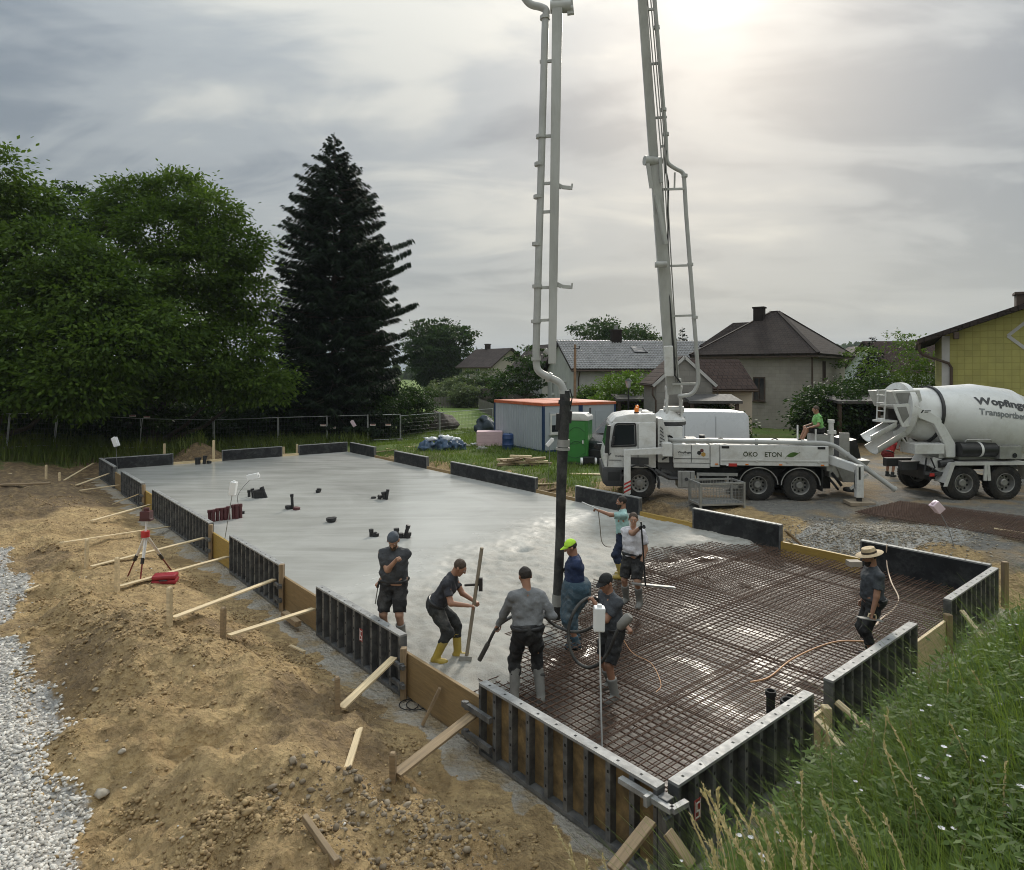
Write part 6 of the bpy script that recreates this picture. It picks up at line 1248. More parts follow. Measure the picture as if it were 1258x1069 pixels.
def person(label, foot, head_deg, H=1.78, lean=0.0, side=0.0, crouch=0.0, hands=(None, None), feet=((-.12, .03), (.12, -.03)), shirt=None, sleeve='short', pants=None, pant='long', boots=None, boot_h=.34,
           hair=hairm, hat=None, hatm=None, beard=False, gaze=(0, .1), sk=skin, gloves=False, grip=(.8, .8), girth=1.0, waders=False, hipz=None, elbow=(-.35, -.35), group='construction workers', belt=True, hipoff=0.0, logo=None):
    """stands at foot (world), faces head_deg (0 = away from the camera along +Y, 90 = to the left)"""
    s = H / 1.78; root = thing('person', label, 'person', tuple(foot), R(head_deg), group); s = s * 1.012; W2L = (Matrix.Translation(Vector(foot)) @ Matrix.Rotation(R(head_deg), 4, 'Z')).inverted()
    hz_ = (hipz if hipz is not None else .93 - crouch) * s
    pel = Vector((0, hipoff, hz_)); ud = Vector((math.sin(side), math.sin(lean), math.cos(side) * math.cos(lean))).normalized(); fw = Vector((0, math.cos(lean), -math.sin(lean)))
    rt = ud.cross(fw) * -1; rt = fw.cross(ud)
    X_ = lambda r, f, u: pel + (rt * r + fw * f + ud * u) * s
    neck = X_(0, -.008, .535); shl = [X_(k * .182 * girth ** .5, -.015, .442) for k in (-1, 1)]; hip = [pel + rt * (k * .095 * s) - ud * .02 * s for k in (-1, 1)]
    yaw, pit = gaze; hf = (fw * .35 + Vector((0, 1, 0)) * .65).normalized(); up0 = (ud * .5 + Vector((0, 0, .5))).normalized(); hs = hf.cross(up0).normalized()
    q = Matrix.Rotation(yaw, 3, up0) @ Matrix.Rotation(-pit, 3, hs); hf = q @ hf; hu = hs.cross(hf); hu = (q @ up0).normalized(); hs = hf.cross(hu).normalized()
    hc = neck + (ud * .035 + hu * .112 + hf * .022) * s; hk = s * 1.06; Hd = lambda r, f, u: hc + (hs * r + hf * f + hu * u) * hk
    arms = []
    for i, k in enumerate((-1, 1)):
        tgt = hands[i]; tl = (W2L @ Vector(tgt)) if tgt is not None else shl[i] + Vector((k * .07, .06, -.52)) * s
        arms.append((shl[i], *ik(shl[i], tl, .295 * s, .265 * s, rt * k * (.5 if tgt is not None else .2) + Vector((0, elbow[i], -.6)))))
    legs = []
    for i in (0, 1):
        an_ = Vector((feet[i][0] * s, feet[i][1] * s, (.085 + (feet[i][2] if len(feet[i]) > 2 else 0)) * s)); kn, an_ = ik(hip[i], an_, .43 * s, .44 * s, Vector((feet[i][0] * .6, 1, .1))); legs.append((hip[i], kn, an_))
    A3 = lambda v: np.array(v); g = girth
    def torso(P, inf=0.0):
        d = 9.0
        for k in (-1, 1):
            d = smin(d, rc(P, A3(X_(k * .080 * g, .005, .375)), A3(X_(k * .075 * g, .0, .05)), (.108 * g + inf) * s, (.106 * g + inf) * s), .05)
            d = smin(d, rc(P, A3(X_(k * .025, -.012, .500)), A3(shl[0 if k < 0 else 1] + ud * .004 * s), (.052 + inf) * s, (.056 + inf) * s), .05)
        d = smin(d, rc(P, A3(X_(0, .03 + .02 * (g - 1), .34)), A3(X_(0, .02 + .10 * (g - 1), .12)), (.105 * g + inf) * s, (.115 * g + inf) * s), .06)
        return d
    def pelvis(P, inf=0.0):
        return smin(rc(P, A3(X_(-.07 * g, -.015, .04)), A3(X_(.07 * g, -.015, .04)), (.118 * g + inf) * s, (.118 * g + inf) * s), rc(P, A3(X_(0, -.02, -.04)), A3(X_(0, -.02, .0)), (.115 + inf) * s, (.12 + inf) * s), .05)
    def arm(P, i, inf=0.0):
        a, e_, w = arms[i]; return smin(rc(P, A3(a), A3(e_), (.056 + inf) * s, (.044 + inf) * s), rc(P, A3(e_), A3(w), (.044 + inf) * s, (.030 + inf) * s), .02)
    def leg(P, i, inf=0.0):
        a, k_, n_ = legs[i]; return smin(rc(P, A3(a), A3(k_), (.092 + inf) * s, (.058 + inf) * s), rc(P, A3(k_), A3(n_), (.060 + inf) * s, (.040 + inf) * s), .03)
    def footd(P, i, inf=0.0):
        n_ = legs[i][2]; t = Vector((feet[i][0] * .8, 1, 0)).normalized(); return rc(P, A3(n_ + Vector((0, 0, -.045)) * s - t * .03 * s), A3(n_ + t * .15 * s + Vector((0, 0, -.05)) * s), (.042 + inf) * s, (.036 + inf) * s)
    def head(P):
        d = ell(P, A3(Hd(0, -.012, .045)), np.array((.078, .098, .092)) * s, np.array([list(hs), list(hf), list(hu)]).T)
        d = smin(d, rc(P, A3(Hd(0, .03, -.015)), A3(Hd(0, .05, -.075)), .060 * s, .036 * s), .035)
        d = smin(d, rc(P, A3(neck - ud * .05 * s), A3(Hd(0, -.03, -.03)), .060 * s, .052 * s), .025)
        d = smin(d, rc(P, A3(Hd(0, .084, .03)), A3(Hd(0, .106, -.012)), .011 * s, .016 * s), .014)
        d = smin(d, rc(P, A3(Hd(-.03, .078, .044)), A3(Hd(.03, .078, .044)), .015 * s, .015 * s), .015)
        d = smin(d, rc(P, A3(Hd(-.02, .078, -.048)), A3(Hd(.02, .078, -.048)), .010 * s, .010 * s), .012)
        for k in (-1, 1):
            d = smin(d, ell(P, A3(Hd(k * .080, -.012, .012)), np.array((.013, .022, .032)) * s), .008); d = np.maximum(d, -(np.linalg.norm(P - A3(Hd(k * .033, .092, .022)), axis=-1) - .012 * s))
        return d
    hands_p = []
    for i, k in enumerate((-1, 1)):
        a, e_, w = arms[i]; d = (w - e_).normalized(); nrm = (Vector((0, 0, 1)) if abs(d.z) < .8 else fw); nrm = (nrm - d * nrm.dot(d)).normalized(); nrm = (nrm if hands[i] is not None and hands[i] is not False else rt * k); nrm = (nrm - d * nrm.dot(d)).normalized(); lat = d.cross(nrm); hands_p.append((w, d, nrm, lat))
    def body(P):
        d = smin(torso(P), pelvis(P), .05)
        for i in (0, 1):
            d = smin(d, arm(P, i), .03); d = smin(d, leg(P, i), .03); d = smin(d, footd(P, i), .03)
            w, hd, nrm, lat = hands_p[i]
            for q in (-.022, 0, .022): d = smin(d, rc(P, A3(w + hd * .015 * s + lat * q * .6 * s), A3(w + hd * .085 * s + lat * q * s), .018 * s, .0165 * s), .012)
        return smin(d, head(P), .02)
    pts = [v for L_ in arms + legs for v in L_] + [hc, neck, pel]
    lo = [min(v[j] for v in pts) - .2 for j in range(3)]; hi = [max(v[j] for v in pts) + .2 for j in range(3)]
    V, F = snet(body, lo, hi, .0135); mi = np.zeros(len(F), int); V = list(map(tuple, V)); F4 = [tuple(f) for f in F]
    if gloves:
        fc = np.array(V)[F].mean(1)
        for w, hd, nrm, lat in hands_p: mi[((fc - A3(w)) @ A3(hd) > -.03) & (np.linalg.norm(fc - A3(w), axis=1) < .16 * s)] = 1
    mb = MB(); mb.v = V; mb.f = F4; mb.m = list(mi)
    for i, (w, hd, nrm, lat) in enumerate(hands_p):                         # five fingers rooted in the palm
        c = grip[i]; sgn_ = 1 if i == 0 else -1
        for j, (o, Ln) in enumerate(((-.027, .066), (-.009, .078), (.009, .073), (.026, .058))):
            p = w + hd * .080 * s + lat * o * s; dr = (hd + lat * o * 1.5).normalized(); ch_ = [w + hd * .05 * s + lat * o * s, p]
            for sg in (.45, .32, .26):
                dr = (Matrix.Rotation(-c * 1.15 * (1 + .05 * j), 3, lat) @ dr); 
                p = p + dr * Ln * sg * s; ch_.append(p)
            mb.tube(ch_, [.0095 * s, .0095 * s, .009 * s, .0085 * s, .007 * s], 6, 1 if gloves else 0)
        p = w + hd * .022 * s + lat * sgn_ * .022 * s; d1 = (hd * .7 + lat * sgn_ * .8 - nrm * .4 * c).normalized(); d2 = (hd * .9 + lat * sgn_ * (.3 - .6 * c) - nrm * .6 * c).normalized()
        mb.tube([p, p + d1 * .035 * s, p + d1 * .035 * s + d2 * .03 * s, p + d1 * .035 * s + d2 * .055 * s], [.012 * s, .0115 * s, .010 * s, .008 * s], 6, 1 if gloves else 0)
    for k in (-1, 1): mb.lathe([(.0001, -.010 * s), (.0075 * s, -.0066 * s), (.010 * s, 0), (.0075 * s, .0066 * s), (.0001, .010 * s)], Matrix.Translation(Hd(k * .033, .080, .022)), 8, 2); mb.lathe([(.0001, -.004 * s), (.004 * s, 0), (.0001, .004 * s)], Matrix.Translation(Hd(k * .033, .0895, .022)), 6, 3)
    me = bpy.data.meshes.new('body'); me.from_pydata(mb.v, [], mb.f); [me.materials.append(m) for m in (sk, glove if gloves else sk, eyew, hairm)]; me.polygons.foreach_set('material_index', np.array(mb.m, np.int32)); me.polygons.foreach_set('use_smooth', np.ones(len(me.polygons), bool)); me.update()
    link('body', me, root)
    def garment(name, f, m, h=.0135, wr=.015, fr_=7.5, box=None):
        sd_ = len(label)
        def fn(P):
            d = f(P); k = np.abs(d) < .05
            if wr: q = P[k]; d[k] += wr * s * vn3(q * np.array([fr_, fr_, fr_ * 1.7]) + sd_, 3) + wr * .7 * s * vn3(q * fr_ * 2.6 + sd_, 4)
            return d
        l_, h_ = lo, hi
        if box: l_ = [min(v[j] for v in box[0]) - box[1] for j in range(3)]; h_ = [max(v[j] for v in box[0]) + box[1] for j in range(3)]
        V, F = snet(fn, l_, h_, h)
        return link(name, npmesh(name, V, F, m, smooth=True), root)
    pl = lambda P, p, n: (P - A3(p)) @ A3(n)
    if shirt:
        def fs(P):
            d = torso(P, .016); d = smin(d, pelvis(P, .014) if not waders else d, .03)
            d = np.maximum(d, -pl(P, X_(0, 0, -.02), ud)); d = np.maximum(d, pl(P, neck + ud * .020 * s, ud + fw * .25))
            for i in (0, 1):
                a, e_, w = arms[i]; dd_ = (e_ - a).normalized()
                if sleeve == 'short': z_ = np.maximum(rc(P, A3(a - ud * .01), A3(e_), .064 * g ** .5 * s, .074 * g ** .5 * s), pl(P, a.lerp(e_, .68), dd_))
                else: z_ = np.maximum(arm(P, i, .018), pl(P, e_.lerp(w, .96), (w - e_).normalized()))
                d = smin(d, z_, .03)
            return d
        garment('shirt', fs, shirt, box=([v for a_ in arms for v in a_] + [neck, pel], .22))
    if pants:
        inf = .065 if waders else .022
        def fp(P):
            d = np.maximum(pelvis(P, inf), pl(P, X_(0, 0, .10 if not waders else .12), ud))
            for i in (0, 1):
                a, k_, n_ = legs[i]
                if pant == 'shorts': z_ = np.maximum(rc(P, A3(a), A3(k_), .118 * s, .098 * s), pl(P, a.lerp(k_, .93), (k_ - a).normalized()))
                else: z_ = np.maximum(leg(P, i, inf), pl(P, k_.lerp(n_, .97 if not boots or boot_h < .2 else .45), (n_ - k_).normalized()))
                d = smin(d, z_, .03 if not waders else .22)
            return d
        garment('trousers' if pant == 'long' else 'shorts', fp, pants, wr=.017 if not waders else .012, box=([v for a_ in legs for v in a_] + [pel, X_(0, 0, .1)], .22))
        if belt and not waders:
            garment('belt', lambda P: np.maximum(np.abs(pl(P, X_(0, 0, .055), ud)) - .024 * s, pelvis(P, .036)), blackp, .013, 0.0, box=([X_(0, 0, .055)], .24))
    if boots:
        for i in (0, 1):
            a, k_, n_ = legs[i]; up_ = (k_ - n_).normalized()
            def fb(P, i=i, n_=n_, up_=up_): return smin(np.maximum(leg(P, i, .020), pl(P, n_ + up_ * (boot_h - .08) * s, up_)), footd(P, i, .014), .03)
            garment('boot', fb, boots, wr=.004, box=([n_, n_ + up_ * boot_h * s], .24))
    if hat == 'cap' or hat == 'backcap':
        bk = -1 if hat == 'backcap' else 1
        def fc_(P): return np.maximum(ell(P, A3(Hd(0, -.012, .052)), np.array((.090, .110, .100)) * s, np.array([list(hs), list(hf), list(hu)]).T), -pl(P, Hd(0, 0, .048), hu + hf * .12 * bk))
        cp = garment('cap', fc_, hatm, .011, .002, box=([hc], .24)); b = MB(); n_ = 8; o = []
        for r_ in (0, 1):
            for j in range(n_ + 1):
                t = (j / n_ - .5) * 2.3; R1 = .092 + .075 * r_ * math.cos(t * .9); o.append(Hd(math.sin(t) * (.090 - .004 * r_), bk * (math.cos(t) * R1 + .0), .060 - .022 * r_))
        k = n_ + 1; o += [v + hu * .006 for v in o]; fs_ = [(j, j + 1, k + j + 1, k + j) for j in range(n_)] + [(2 * k + j, 3 * k + j, 3 * k + j + 1, 2 * k + j + 1) for j in range(n_)] + [(k + j, k + j + 1, 3 * k + j + 1, 3 * k + j) for j in range(n_)]
        b.add(o, fs_); b.build('peak', [hatm], cp, 60)
    elif hat == 'straw':
        MH = Matrix.Translation(Hd(0, -.01, .075)) @ Matrix([[*r] for r in zip(hs, hf, hu)]).to_4x4() @ Matrix.Diagonal((s, s * 1.15, s, 1)); b = MB()
        b.lathe([(.09, -.015), (.175, -.018), (.18, -.012), (.175, -.006), (.096, .006), (.092, .05), (.082, .085), (.05, .092), (.001, .078)], MH, 28); hh = b.build('straw_hat', [hatm], root, 50)
        b = MB(); b.lathe([(.099, .004), (.097, .034), (.0965, .034)], MH, 28); b.build('hat_band', [mat('hat_band', (.05, .035, .025), .7)], hh, 50)
    if hat is None and hair or hat == 'straw' or hat in ('cap',):
        def fh(P):
            d = ell(P, A3(Hd(0, -.018, .050)), np.array((.086, .101, .096)) * s, np.array([list(hs), list(hf), list(hu)]).T)
            d = np.maximum(d, pl(P, Hd(0, .055, .06), hf * .8 - hu * .6)); d = np.maximum(d, -pl(P, Hd(0, -.05, -.045), hu))
            if hat: d = np.maximum(d, pl(P, Hd(0, 0, .06), hu))
            return d
        garment('hair', fh, hair, .011, .004, 30, box=([hc], .2))
    if beard:
        garment('beard', lambda P: np.maximum(np.maximum(smin(rc(P, A3(Hd(0, .035, -.03)), A3(Hd(0, .056, -.078)), .066 * s, .044 * s), 9 + 0 * P[..., 0], .01), pl(P, Hd(0, 0, -.030), hu)), -pl(P, Hd(0, .005, 0), hf)), hair, .011, .003, 30, box=([hc], .2))
    if gloves: pass
    if logo: b = MB(); p = X_(.07, .0, .40) + fw * (.128 * g) * s; b.box(p, (.07, .012, .03), None); b.build('print', [logo], root)
    return root, dict(hands=[tuple(root.matrix_basis @ a[2]) for a in arms])
boot_y = mat('yellow_rubber', (0.42, 0.31, 0.06), .5, 0, .2, 5, dirt=cement, damt=.6); boot_g = mat('cement_boots', (0.20, 0.195, 0.18), .7, 0, .25, 6, dirt=cement, damt=.7)
c_char = cloth('charcoal_shirt', (.050, .053, .058), (.10, .10, .10), .4); c_navy = cloth('dark_navy_shirt', (.034, .035, .042)); c_grey = cloth('grey_jersey', (.19, .195, .20)); c_blue = cloth('blue_shirt', (.018, .032, .085)); c_black = cloth('black_trousers', (.015, .015, .016), (.13, .125, .115), .55)
c_teal = cloth('mint_shirt', (.36, .55, .52)); c_whiteT = cloth('white_shirt', (.66, .64, .67)); c_green = cloth('green_shirt', (.20, .46, .14)); c_redT = cloth('red_shirt', (.27, .018, .016)); c_wader = cloth('blue_waders', (.045, .085, .115), cement, .5); c_dgrey = cloth('slate_shirt', (.060, .066, .075)); c_work = cloth('dark_work_trousers', (.030, .032, .032), cement, .4); c_navyP = cloth('navy_trousers', (.018, .028, .06))
def H_(px, py, Y): return A(px, py, Y)
f = G(484, 789, 0); f.z = -.03
P1, i1 = person('man with grey backwards cap looking down, hand on chest, in charcoal shirt and shorts', f, 172, 1.90, hands=(H_(465, 716, f.y - .05), H_(486, 689, f.y - .30)), shirt=c_char, pants=c_black, pant='shorts', boots=boot_g, boot_h=.36, hair=hair_b, hat='backcap', hatm=cloth('grey_cap', (.085, .10, .12)), gaze=(.15, .55), sk=skin, grip=(.9, .9), girth=1.10, beard=True, feet=((-.14, .02), (.13, 0)))
f = G(549, 808, 0); f.z = -.04
P2, i2 = person('man in yellow boots bending over a long handled tamper in dark clothes', f, -100, 1.76, lean=.52, crouch=.07, hands=(H_(582, 738, f.y - .05), H_(575, 744, f.y - .28)), shirt=c_navy, pants=c_work, boots=boot_y, boot_h=.40, hair=hair_b, gaze=(0, .35), sk=skin_t, feet=((-.12, .14), (.13, -.14)), hipoff=-.16)
f = G(648, 858, -.1); f.z = -.14
P3, i3 = person('man seen from behind in a grey long sleeved jersey with black trousers and grey boots', f, 8, 1.86, lean=.10, hands=(H_(612, 768, f.y + .28), H_(663, 752, f.y + .25)), shirt=c_grey, sleeve='long', pants=c_black, boots=boot_g, boot_h=.42, hair=hairm, gaze=(.25, .3), sk=skin_t, feet=((-.17, .02), (.17, -.05)), girth=1.05)
f = G(708, 784, -.05); f.z = -.16
P4, i4 = person('man with a neon green cap steering the concrete hose in baggy blue waders', f, 92, 1.80, lean=.06, hands=(H_(690.5, 722, 11.75), H_(691, 703, 12.1)), shirt=c_blue, pants=c_wader, waders=True, boots=c_wader, boot_h=.2, hair=hairm, hat='cap', hatm=cloth('neon_cap', (.50, .82, .06)), gaze=(0, .35), sk=skin_t, gloves=True, girth=1.1, feet=((-.15, .02), (.15, -.02)))
f = G(752, 849, -.1); f.z = -.15
P5, i5 = person('man with a black cap guiding a thick looped hose, slate shirt and dark shorts', f, 118, 1.76, lean=.10, hands=(H_(731, 741, f.y - .1), H_(770, 770, f.y - .2)), shirt=c_dgrey, pants=c_black, pant='shorts', boots=boot_g, boot_h=.32, hair=hairm, hat='cap', hatm=cloth('black_cap', (.016, .016, .016)), gaze=(.1, .3), sk=skin_t, girth=1.02, feet=((-.17, .08), (.16, -.1)))
f = G(765, 707, 0); f.z = -.04
P6, i6 = person('man in a mint shirt and navy trousers stretching out a spray lance', f, 84, 1.78, hands=(H_(735, 627, f.y - .1), H_(764, 668, f.y - .2)), shirt=c_teal, pants=c_navyP, boots=boot_y, boot_h=.36, hair=hairm, gaze=(0, .1), beard=True, sk=skin_t, grip=(.9, .9))
f = G(778, 741, -.05); f.z = -.08
P7, i7 = person('smiling man in a white shirt and dark shorts holding an upright pole', f, 150, 1.80, hands=(H_(788, 692, f.y - .2), H_(787, 648, f.y - .36)), shirt=c_whiteT, pants=c_black, pant='shorts', boots=boot_g, boot_h=.38, hair=hair_b, gaze=(.35, .05), sk=skin, gloves=True, girth=1.05, feet=((-.14, .04), (.16, -.05)))
f = G(1072, 806, -.05); f.z = -.12
P8, i8 = person('bearded man in a straw hat holding a trowel, slate shirt and black trousers', f, 84, 1.78, hands=(H_(1071, 756, f.y - .25), None), shirt=c_dgrey, pants=c_black, boots=c_black, boot_h=.2, hair=hairm, hat='straw', hatm=mat('straw', (.52, .40, .25), .8, 0, .25, 30), beard=True, gaze=(0, .25), sk=skin_t, girth=1.1)
# on the truck deck and behind the chute
q = TM @ Vector((6.14, .62, 1.88)); 
P9, i9 = person('man in a light green shirt sitting on the deck rail of the pump truck', q, 88 + math.degrees(TA), 1.76, lean=.16, hipz=.46, hipoff=0, hands=(tuple(TM @ Vector((5.74, .40, 2.45))), tuple(TM @ Vector((5.76, .85, 2.47)))), feet=((-.12, .62), (.14, .60)), shirt=c_green, pants=c_black, pant='shorts', boots=c_work, boot_h=.14, hair=hair_b, gaze=(0, .1), sk=skin_t, girth=1.05)
b = MB(); b.b2((-.25, -.5, 0), (.28, .5, .04)); b.b2((-.2, -.45, .04), (.22, .45, .34)); o = b.build('seat_box', [alu], T_); o.location = (6.12, .72, 1.885)
b = MB(); b.b2((5.2, .1, 1.885), (5.6, .8, 1.95)); b.build('foot_plank', [timber], T_)
q = G(1093, 587, .40); q.z = g1(q.x, q.y)
P10, i10 = person('worker in red shirt and red shorts stooping behind the mixer chute', q, -60, 1.76, lean=.55, crouch=.05, hands=(tuple(q + Vector((.45, -.2, .95))), tuple(q + Vector((.5, -.35, 1.0)))), shirt=c_redT, pants=cloth('red_shorts', (.18, .02, .018)), pant='shorts', boots=c_work, boot_h=.18, hair=hairm, gaze=(0, .2), sk=skin_t, girth=1.1, hipoff=-.15)
# ------------------------------------------------------------------ tools in the workers' hands
def tube_thing(name, pts, r, m, label, cat, n=8, group=None):
    b = MB(); b.tube(pts, r, n); o = b.build(name, [m], None, 60, origin=pts[0]); return tag(o, label, cat, group)
concg = mat('dried_cement', (.30, .29, .26), .85, 0, .2, 8); wpole = mat('cement_wood', (.27, .22, .155), .75, 0, .3, 4, stretch=(4, 4, .6), dirt=(.33, .32, .28), damt=.6)
hp2 = Vector(i2['hands'][0]); Yp = hp2.y - .02
t = thing('tamper', 'long wooden handled tamper with grey flat foot held by the bending man', 'tamper', tuple(A(572, 815, Yp)))
o_ = Vector(t.location); b = MB(); b.tube([A(573, 808, Yp) - o_, A(592, 673, Yp - .10) - o_], .030, 8); b.build('handle', [wpole], t, 50)
b = MB(); b.prism([Vector((-.20, -.10, -.03)), Vector((.17, -.10, -.05)), Vector((.17, .10, -.04)), Vector((-.20, .10, -.02))], (0, 0, .05)); b.prism([Vector((-.10, -.05, .03)), Vector((.09, -.05, .02)), Vector((.09, .05, .02)), Vector((-.10, .05, .03))], (.01, 0, .10)); b.build('foot', [concg], t)
b = MB(); c = A(590.5, 718, Yp - .08) - o_; b.box(c, (.06, .05, .20)); b.beam(c + Vector((-.25, .05, -.03)), c, .03, .03); b.build('motor_box', [blackp], t)
b = MB(); p = A(463, 722, G(484, 789).y - .08); b.tube([A(466, 714, p.y) , A(463.5, 722, p.y)], .018, 8); tr = b.build('float_tool', [blackp], None, 60, origin=p); tag(tr, 'small dark stick tool hanging from the cap man hand', 'tool'); b = MB(); b.tube([A(464, 722, p.y) - p, A(461, 742, p.y) - p], .009, 6); b.build('blade', [steel], tr)
# vibrator hose of the grey jersey man and the looped hose
h3 = [Vector(v) for v in i3['hands']]; hr = mat('vibrator_hose', (.030, .028, .026), .6, 0, .3, 4, dirt=(.22, .21, .19), damt=.6)
pts = [A(589, 811, h3[0].y + .1), A(600, 790, h3[0].y + .05), h3[0] + Vector((.0, .03, -.03)), (h3[0] + h3[1]) / 2 + Vector((0, .12, .02)), h3[1] + Vector((0, .03, -.02)), A(678, 766, 10.6), A(697, 775, 10.3), A(714, 776, 10.1), A(728, 770, 9.9), A(738, 758, 9.7), A(740, 745, 9.6), A(731, 735, 9.5), A(718, 737, 9.45), A(706, 750, 9.4), A(698.5, 772, 9.4), A(700, 795, 9.35), A(708, 812, 9.3), A(722, 820, 9.2), A(737, 815, 9.1), A(748, 800, 9.0), A(757, 778, 8.95), A(764, 764, 8.95)]
def spline(ps, k=5):
    ps = [Vector(p) for p in ps]; o = []
    for i in range(len(ps) - 1):
        p0, p1, p2, p3 = ps[max(0, i - 1)], ps[i], ps[i + 1], ps[min(len(ps) - 1, i + 2)]
        for j in range(k):
            t = j / k; o.append(.5 * ((2 * p1) + (p2 - p0) * t + (2 * p0 - 5 * p1 + 4 * p2 - p3) * t * t + (3 * p1 - p0 - 3 * p2 + p3) * t ** 3))
    return o + [ps[-1]]
vt = thing('vibrator', 'concrete vibrator with long black hose looping between two workers', 'vibrator', tuple(pts[0])); b = MB(); b.tube([v - pts[0] for v in spline(pts)], .023, 9); b.build('hose', [hr], vt, 60)
b = MB(); b.tube([Vector(), pts[1] - pts[0]], .034, 10); b.build('poker', [hr], vt, 60)
b = MB(); a_, c_ = A(760, 772, 8.9) - pts[0], A(774, 756, 8.85) - pts[0]; b.tube([a_, a_.lerp(c_, .15), a_.lerp(c_, .85), c_], [.035, .062, .066, .045], 12); b.build('motor', [mat('motor_grey', (.20, .19, .17), .6, 0, .2, 6, dirt=cement, damt=.6)], vt, 50)
# spray lance
h6 = Vector(i6['hands'][0]); e6 = A(715, 617, h6.y - .1); t = thing('spray_lance', 'thin pale spray lance with a curling hose held by the mint shirt man', 'lance', tuple(h6))
b = MB(); b.tube([e6 - h6, Vector((0, 0, .02))], .016, 6); b.build('tube', [whitep], t, 60); b = MB(); b.tube([v - h6 for v in spline([h6, A(737, 645, h6.y), A(739, 664, h6.y + .1), A(744, 671, h6.y + .1), A(751, 672, h6.y + .1)])], .010, 5); b.build('hose', [mat('pale_hose', (.22, .19, .15), .6)], t, 60)
h7 = Vector(i7['hands'][1]); t = thing('screed_pole', 'dark pole with a long pale blade on the concrete held by the white shirt man', 'pole', tuple(A(793, 720, h7.y)))
o_ = Vector(t.location); b = MB(); b.tube([A(787.5, 641, h7.y - .04) - o_, Vector((0, 0, 0))], .016, 7); b.build('pole', [blackp], t, 60); b = MB(); b.beam(A(777, 717, h7.y) - o_, A(829, 722, h7.y + .15) - o_, .09, .03); b.build('blade', [alu], t)
h8 = Vector(i8['hands'][0]); t = thing('trowel', 'steel trowel in the hand of the straw hat man', 'trowel', tuple(h8)); b = MB(); b.beam((-.24, -.04, -.05), (.16, .04, -.13), .11, .012); b.build('blade', [alu], t); b = MB(); b.tube([(-.06, 0, -.06), (-.05, 0, -.01), (.05, 0, -.03), (.06, 0, -.09)], .014, 6); b.build('handle', [timber], t, 60)
# ------------------------------------------------------------------ white marker bottles on rods
whp = mat('white_plastic', (.78, .78, .77), .4, 0, .04); pinkp = mat('pale_pink_plastic', (.72, .56, .62), .4, 0, .05)
GMk = 'white bottles on thin rods round the site'
def marker(base, top, tilt, L, w, label, m=whp, curve=0.0, rodm=None, square=False):
    base, top = Vector(base), Vector(top); t = thing('marker_rod', label, 'marker', tuple(base), group=GMk); d = top - base; b = MB()
    b.tube(spline([Vector(), d * .5 + Vector((curve, 0, 0)), d]), .010, 6); b.build('rod', [rodm or steel], t, 60)
    M = Matrix.Translation(d) @ Matrix.Rotation(tilt, 4, 'Y'); b = MB(); b.box((0, 0, 0), (w, w, L)); b.box((0, 0, L / 2 + .01), (w * .45, w * .45, .04)); me = b.mesh('bottle', [m], None, w * .12); link('bottle', me, t, mw=M)
p = A(740, 890, 7.75); p.z = -.1; marker(p, A(736, 760, 7.55), R(2), .27, .125, 'large white bottle on a white rod standing in the rebar before the black cap man', rodm=whp)
p = A(145, 585, 29.5); p.z = -.3; marker(p, A(142, 543, 29.5), R(-20), .42, .20, 'white bottle on a rod behind the far left corner panel')
p = G(276, 664, 0); marker(p, A(286.5, 600, p.y), R(8), .35, .16, 'upright white bottle on a rod next to the dark red tubes')
p = G(297, 632, 0); marker(p, A(311, 585.5, p.y), R(78), .36, .17, 'white bottle lying tilted on a bent rod right of the dark red tubes', curve=-.3)
p = A(436, 542, 42); p.z = -.1; marker(p, A(434, 520.5, 42), R(-30), .42, .2, 'small pale bottle on a rod in front of the fence before the spruce', pinkp)
p = A(674, 583, 26.0); p.z = 0.1; marker(p, A(675.5, 543.5, 26.0), R(42), .36, .15, 'white tilted bottle on a rod left of the concrete hose')
p = GG(1172, 672); marker(p, A(1151, 623, p.y + .3), R(-42), .26, .2, 'pink white bottle on a leaning rod before the stacked mesh mats', pinkp, curve=.05)
# ------------------------------------------------------------------ conduits standing in the slab
ctm = mat('black_conduit', (.015, .015, .016), .5, 0, .2, 6); rdt = mat('dark_red_tube', (.085, .022, .024), .5, 0, .25, 6)
GC = 'conduit stubs standing in the fresh slab'
def stubs(label, items, m=ctm):
    p0 = G(items[0][0], items[0][1], 0); t = thing('conduit_group', label, 'pipe', tuple(p0), group=GC)
    for it in items:
        px, py, tx, ty, r = it[:5]; p = G(px, py, -.02); q = A(tx, ty, p.y); b = MB(); d = (q - p).normalized(); b.tube([p - p0 - d * .1, q - p0], r, 10)
        c = b.build('tube', [it[5] if len(it) > 5 else m], t, 50); b = MB(); b.tube([q - p0 - d * .06, q - p0 + d * .02], r * 1.25, 10); b.build('collar', [it[5] if len(it) > 5 else m], c, 50)
stubs('black conduit cluster with a leaning pair right of the two markers', [(306, 611, 306, 603, .05), (311, 612, 310, 601, .05), (316, 612.5, 316, 603, .13), (321, 612, 320, 602, .12), (327, 612, 321.5, 599, .06)])
stubs('small black stub in the middle left of the slab', [(391.5, 605.5, 392, 601, .07), (390.5, 606, 390.5, 603, .06)])
stubs('tall black stub with two brown stubs beside it', [(359.5, 626, 358.5, 608, .045), (355, 626, 355, 622, .10), (364, 627, 364.5, 624, .09, rdt)])
stubs('black stubs in the slab centre, tallest pair at right', [(459, 613, 459, 611, .07), (466, 614, 467, 609, .07), (473, 614, 472, 605, .085), (475, 614.5, 476.5, 602, .045)])
stubs('single black bucket shaped stub in the slab', [(407, 642, 407, 637, .12), (410, 641, 411, 636, .05)])
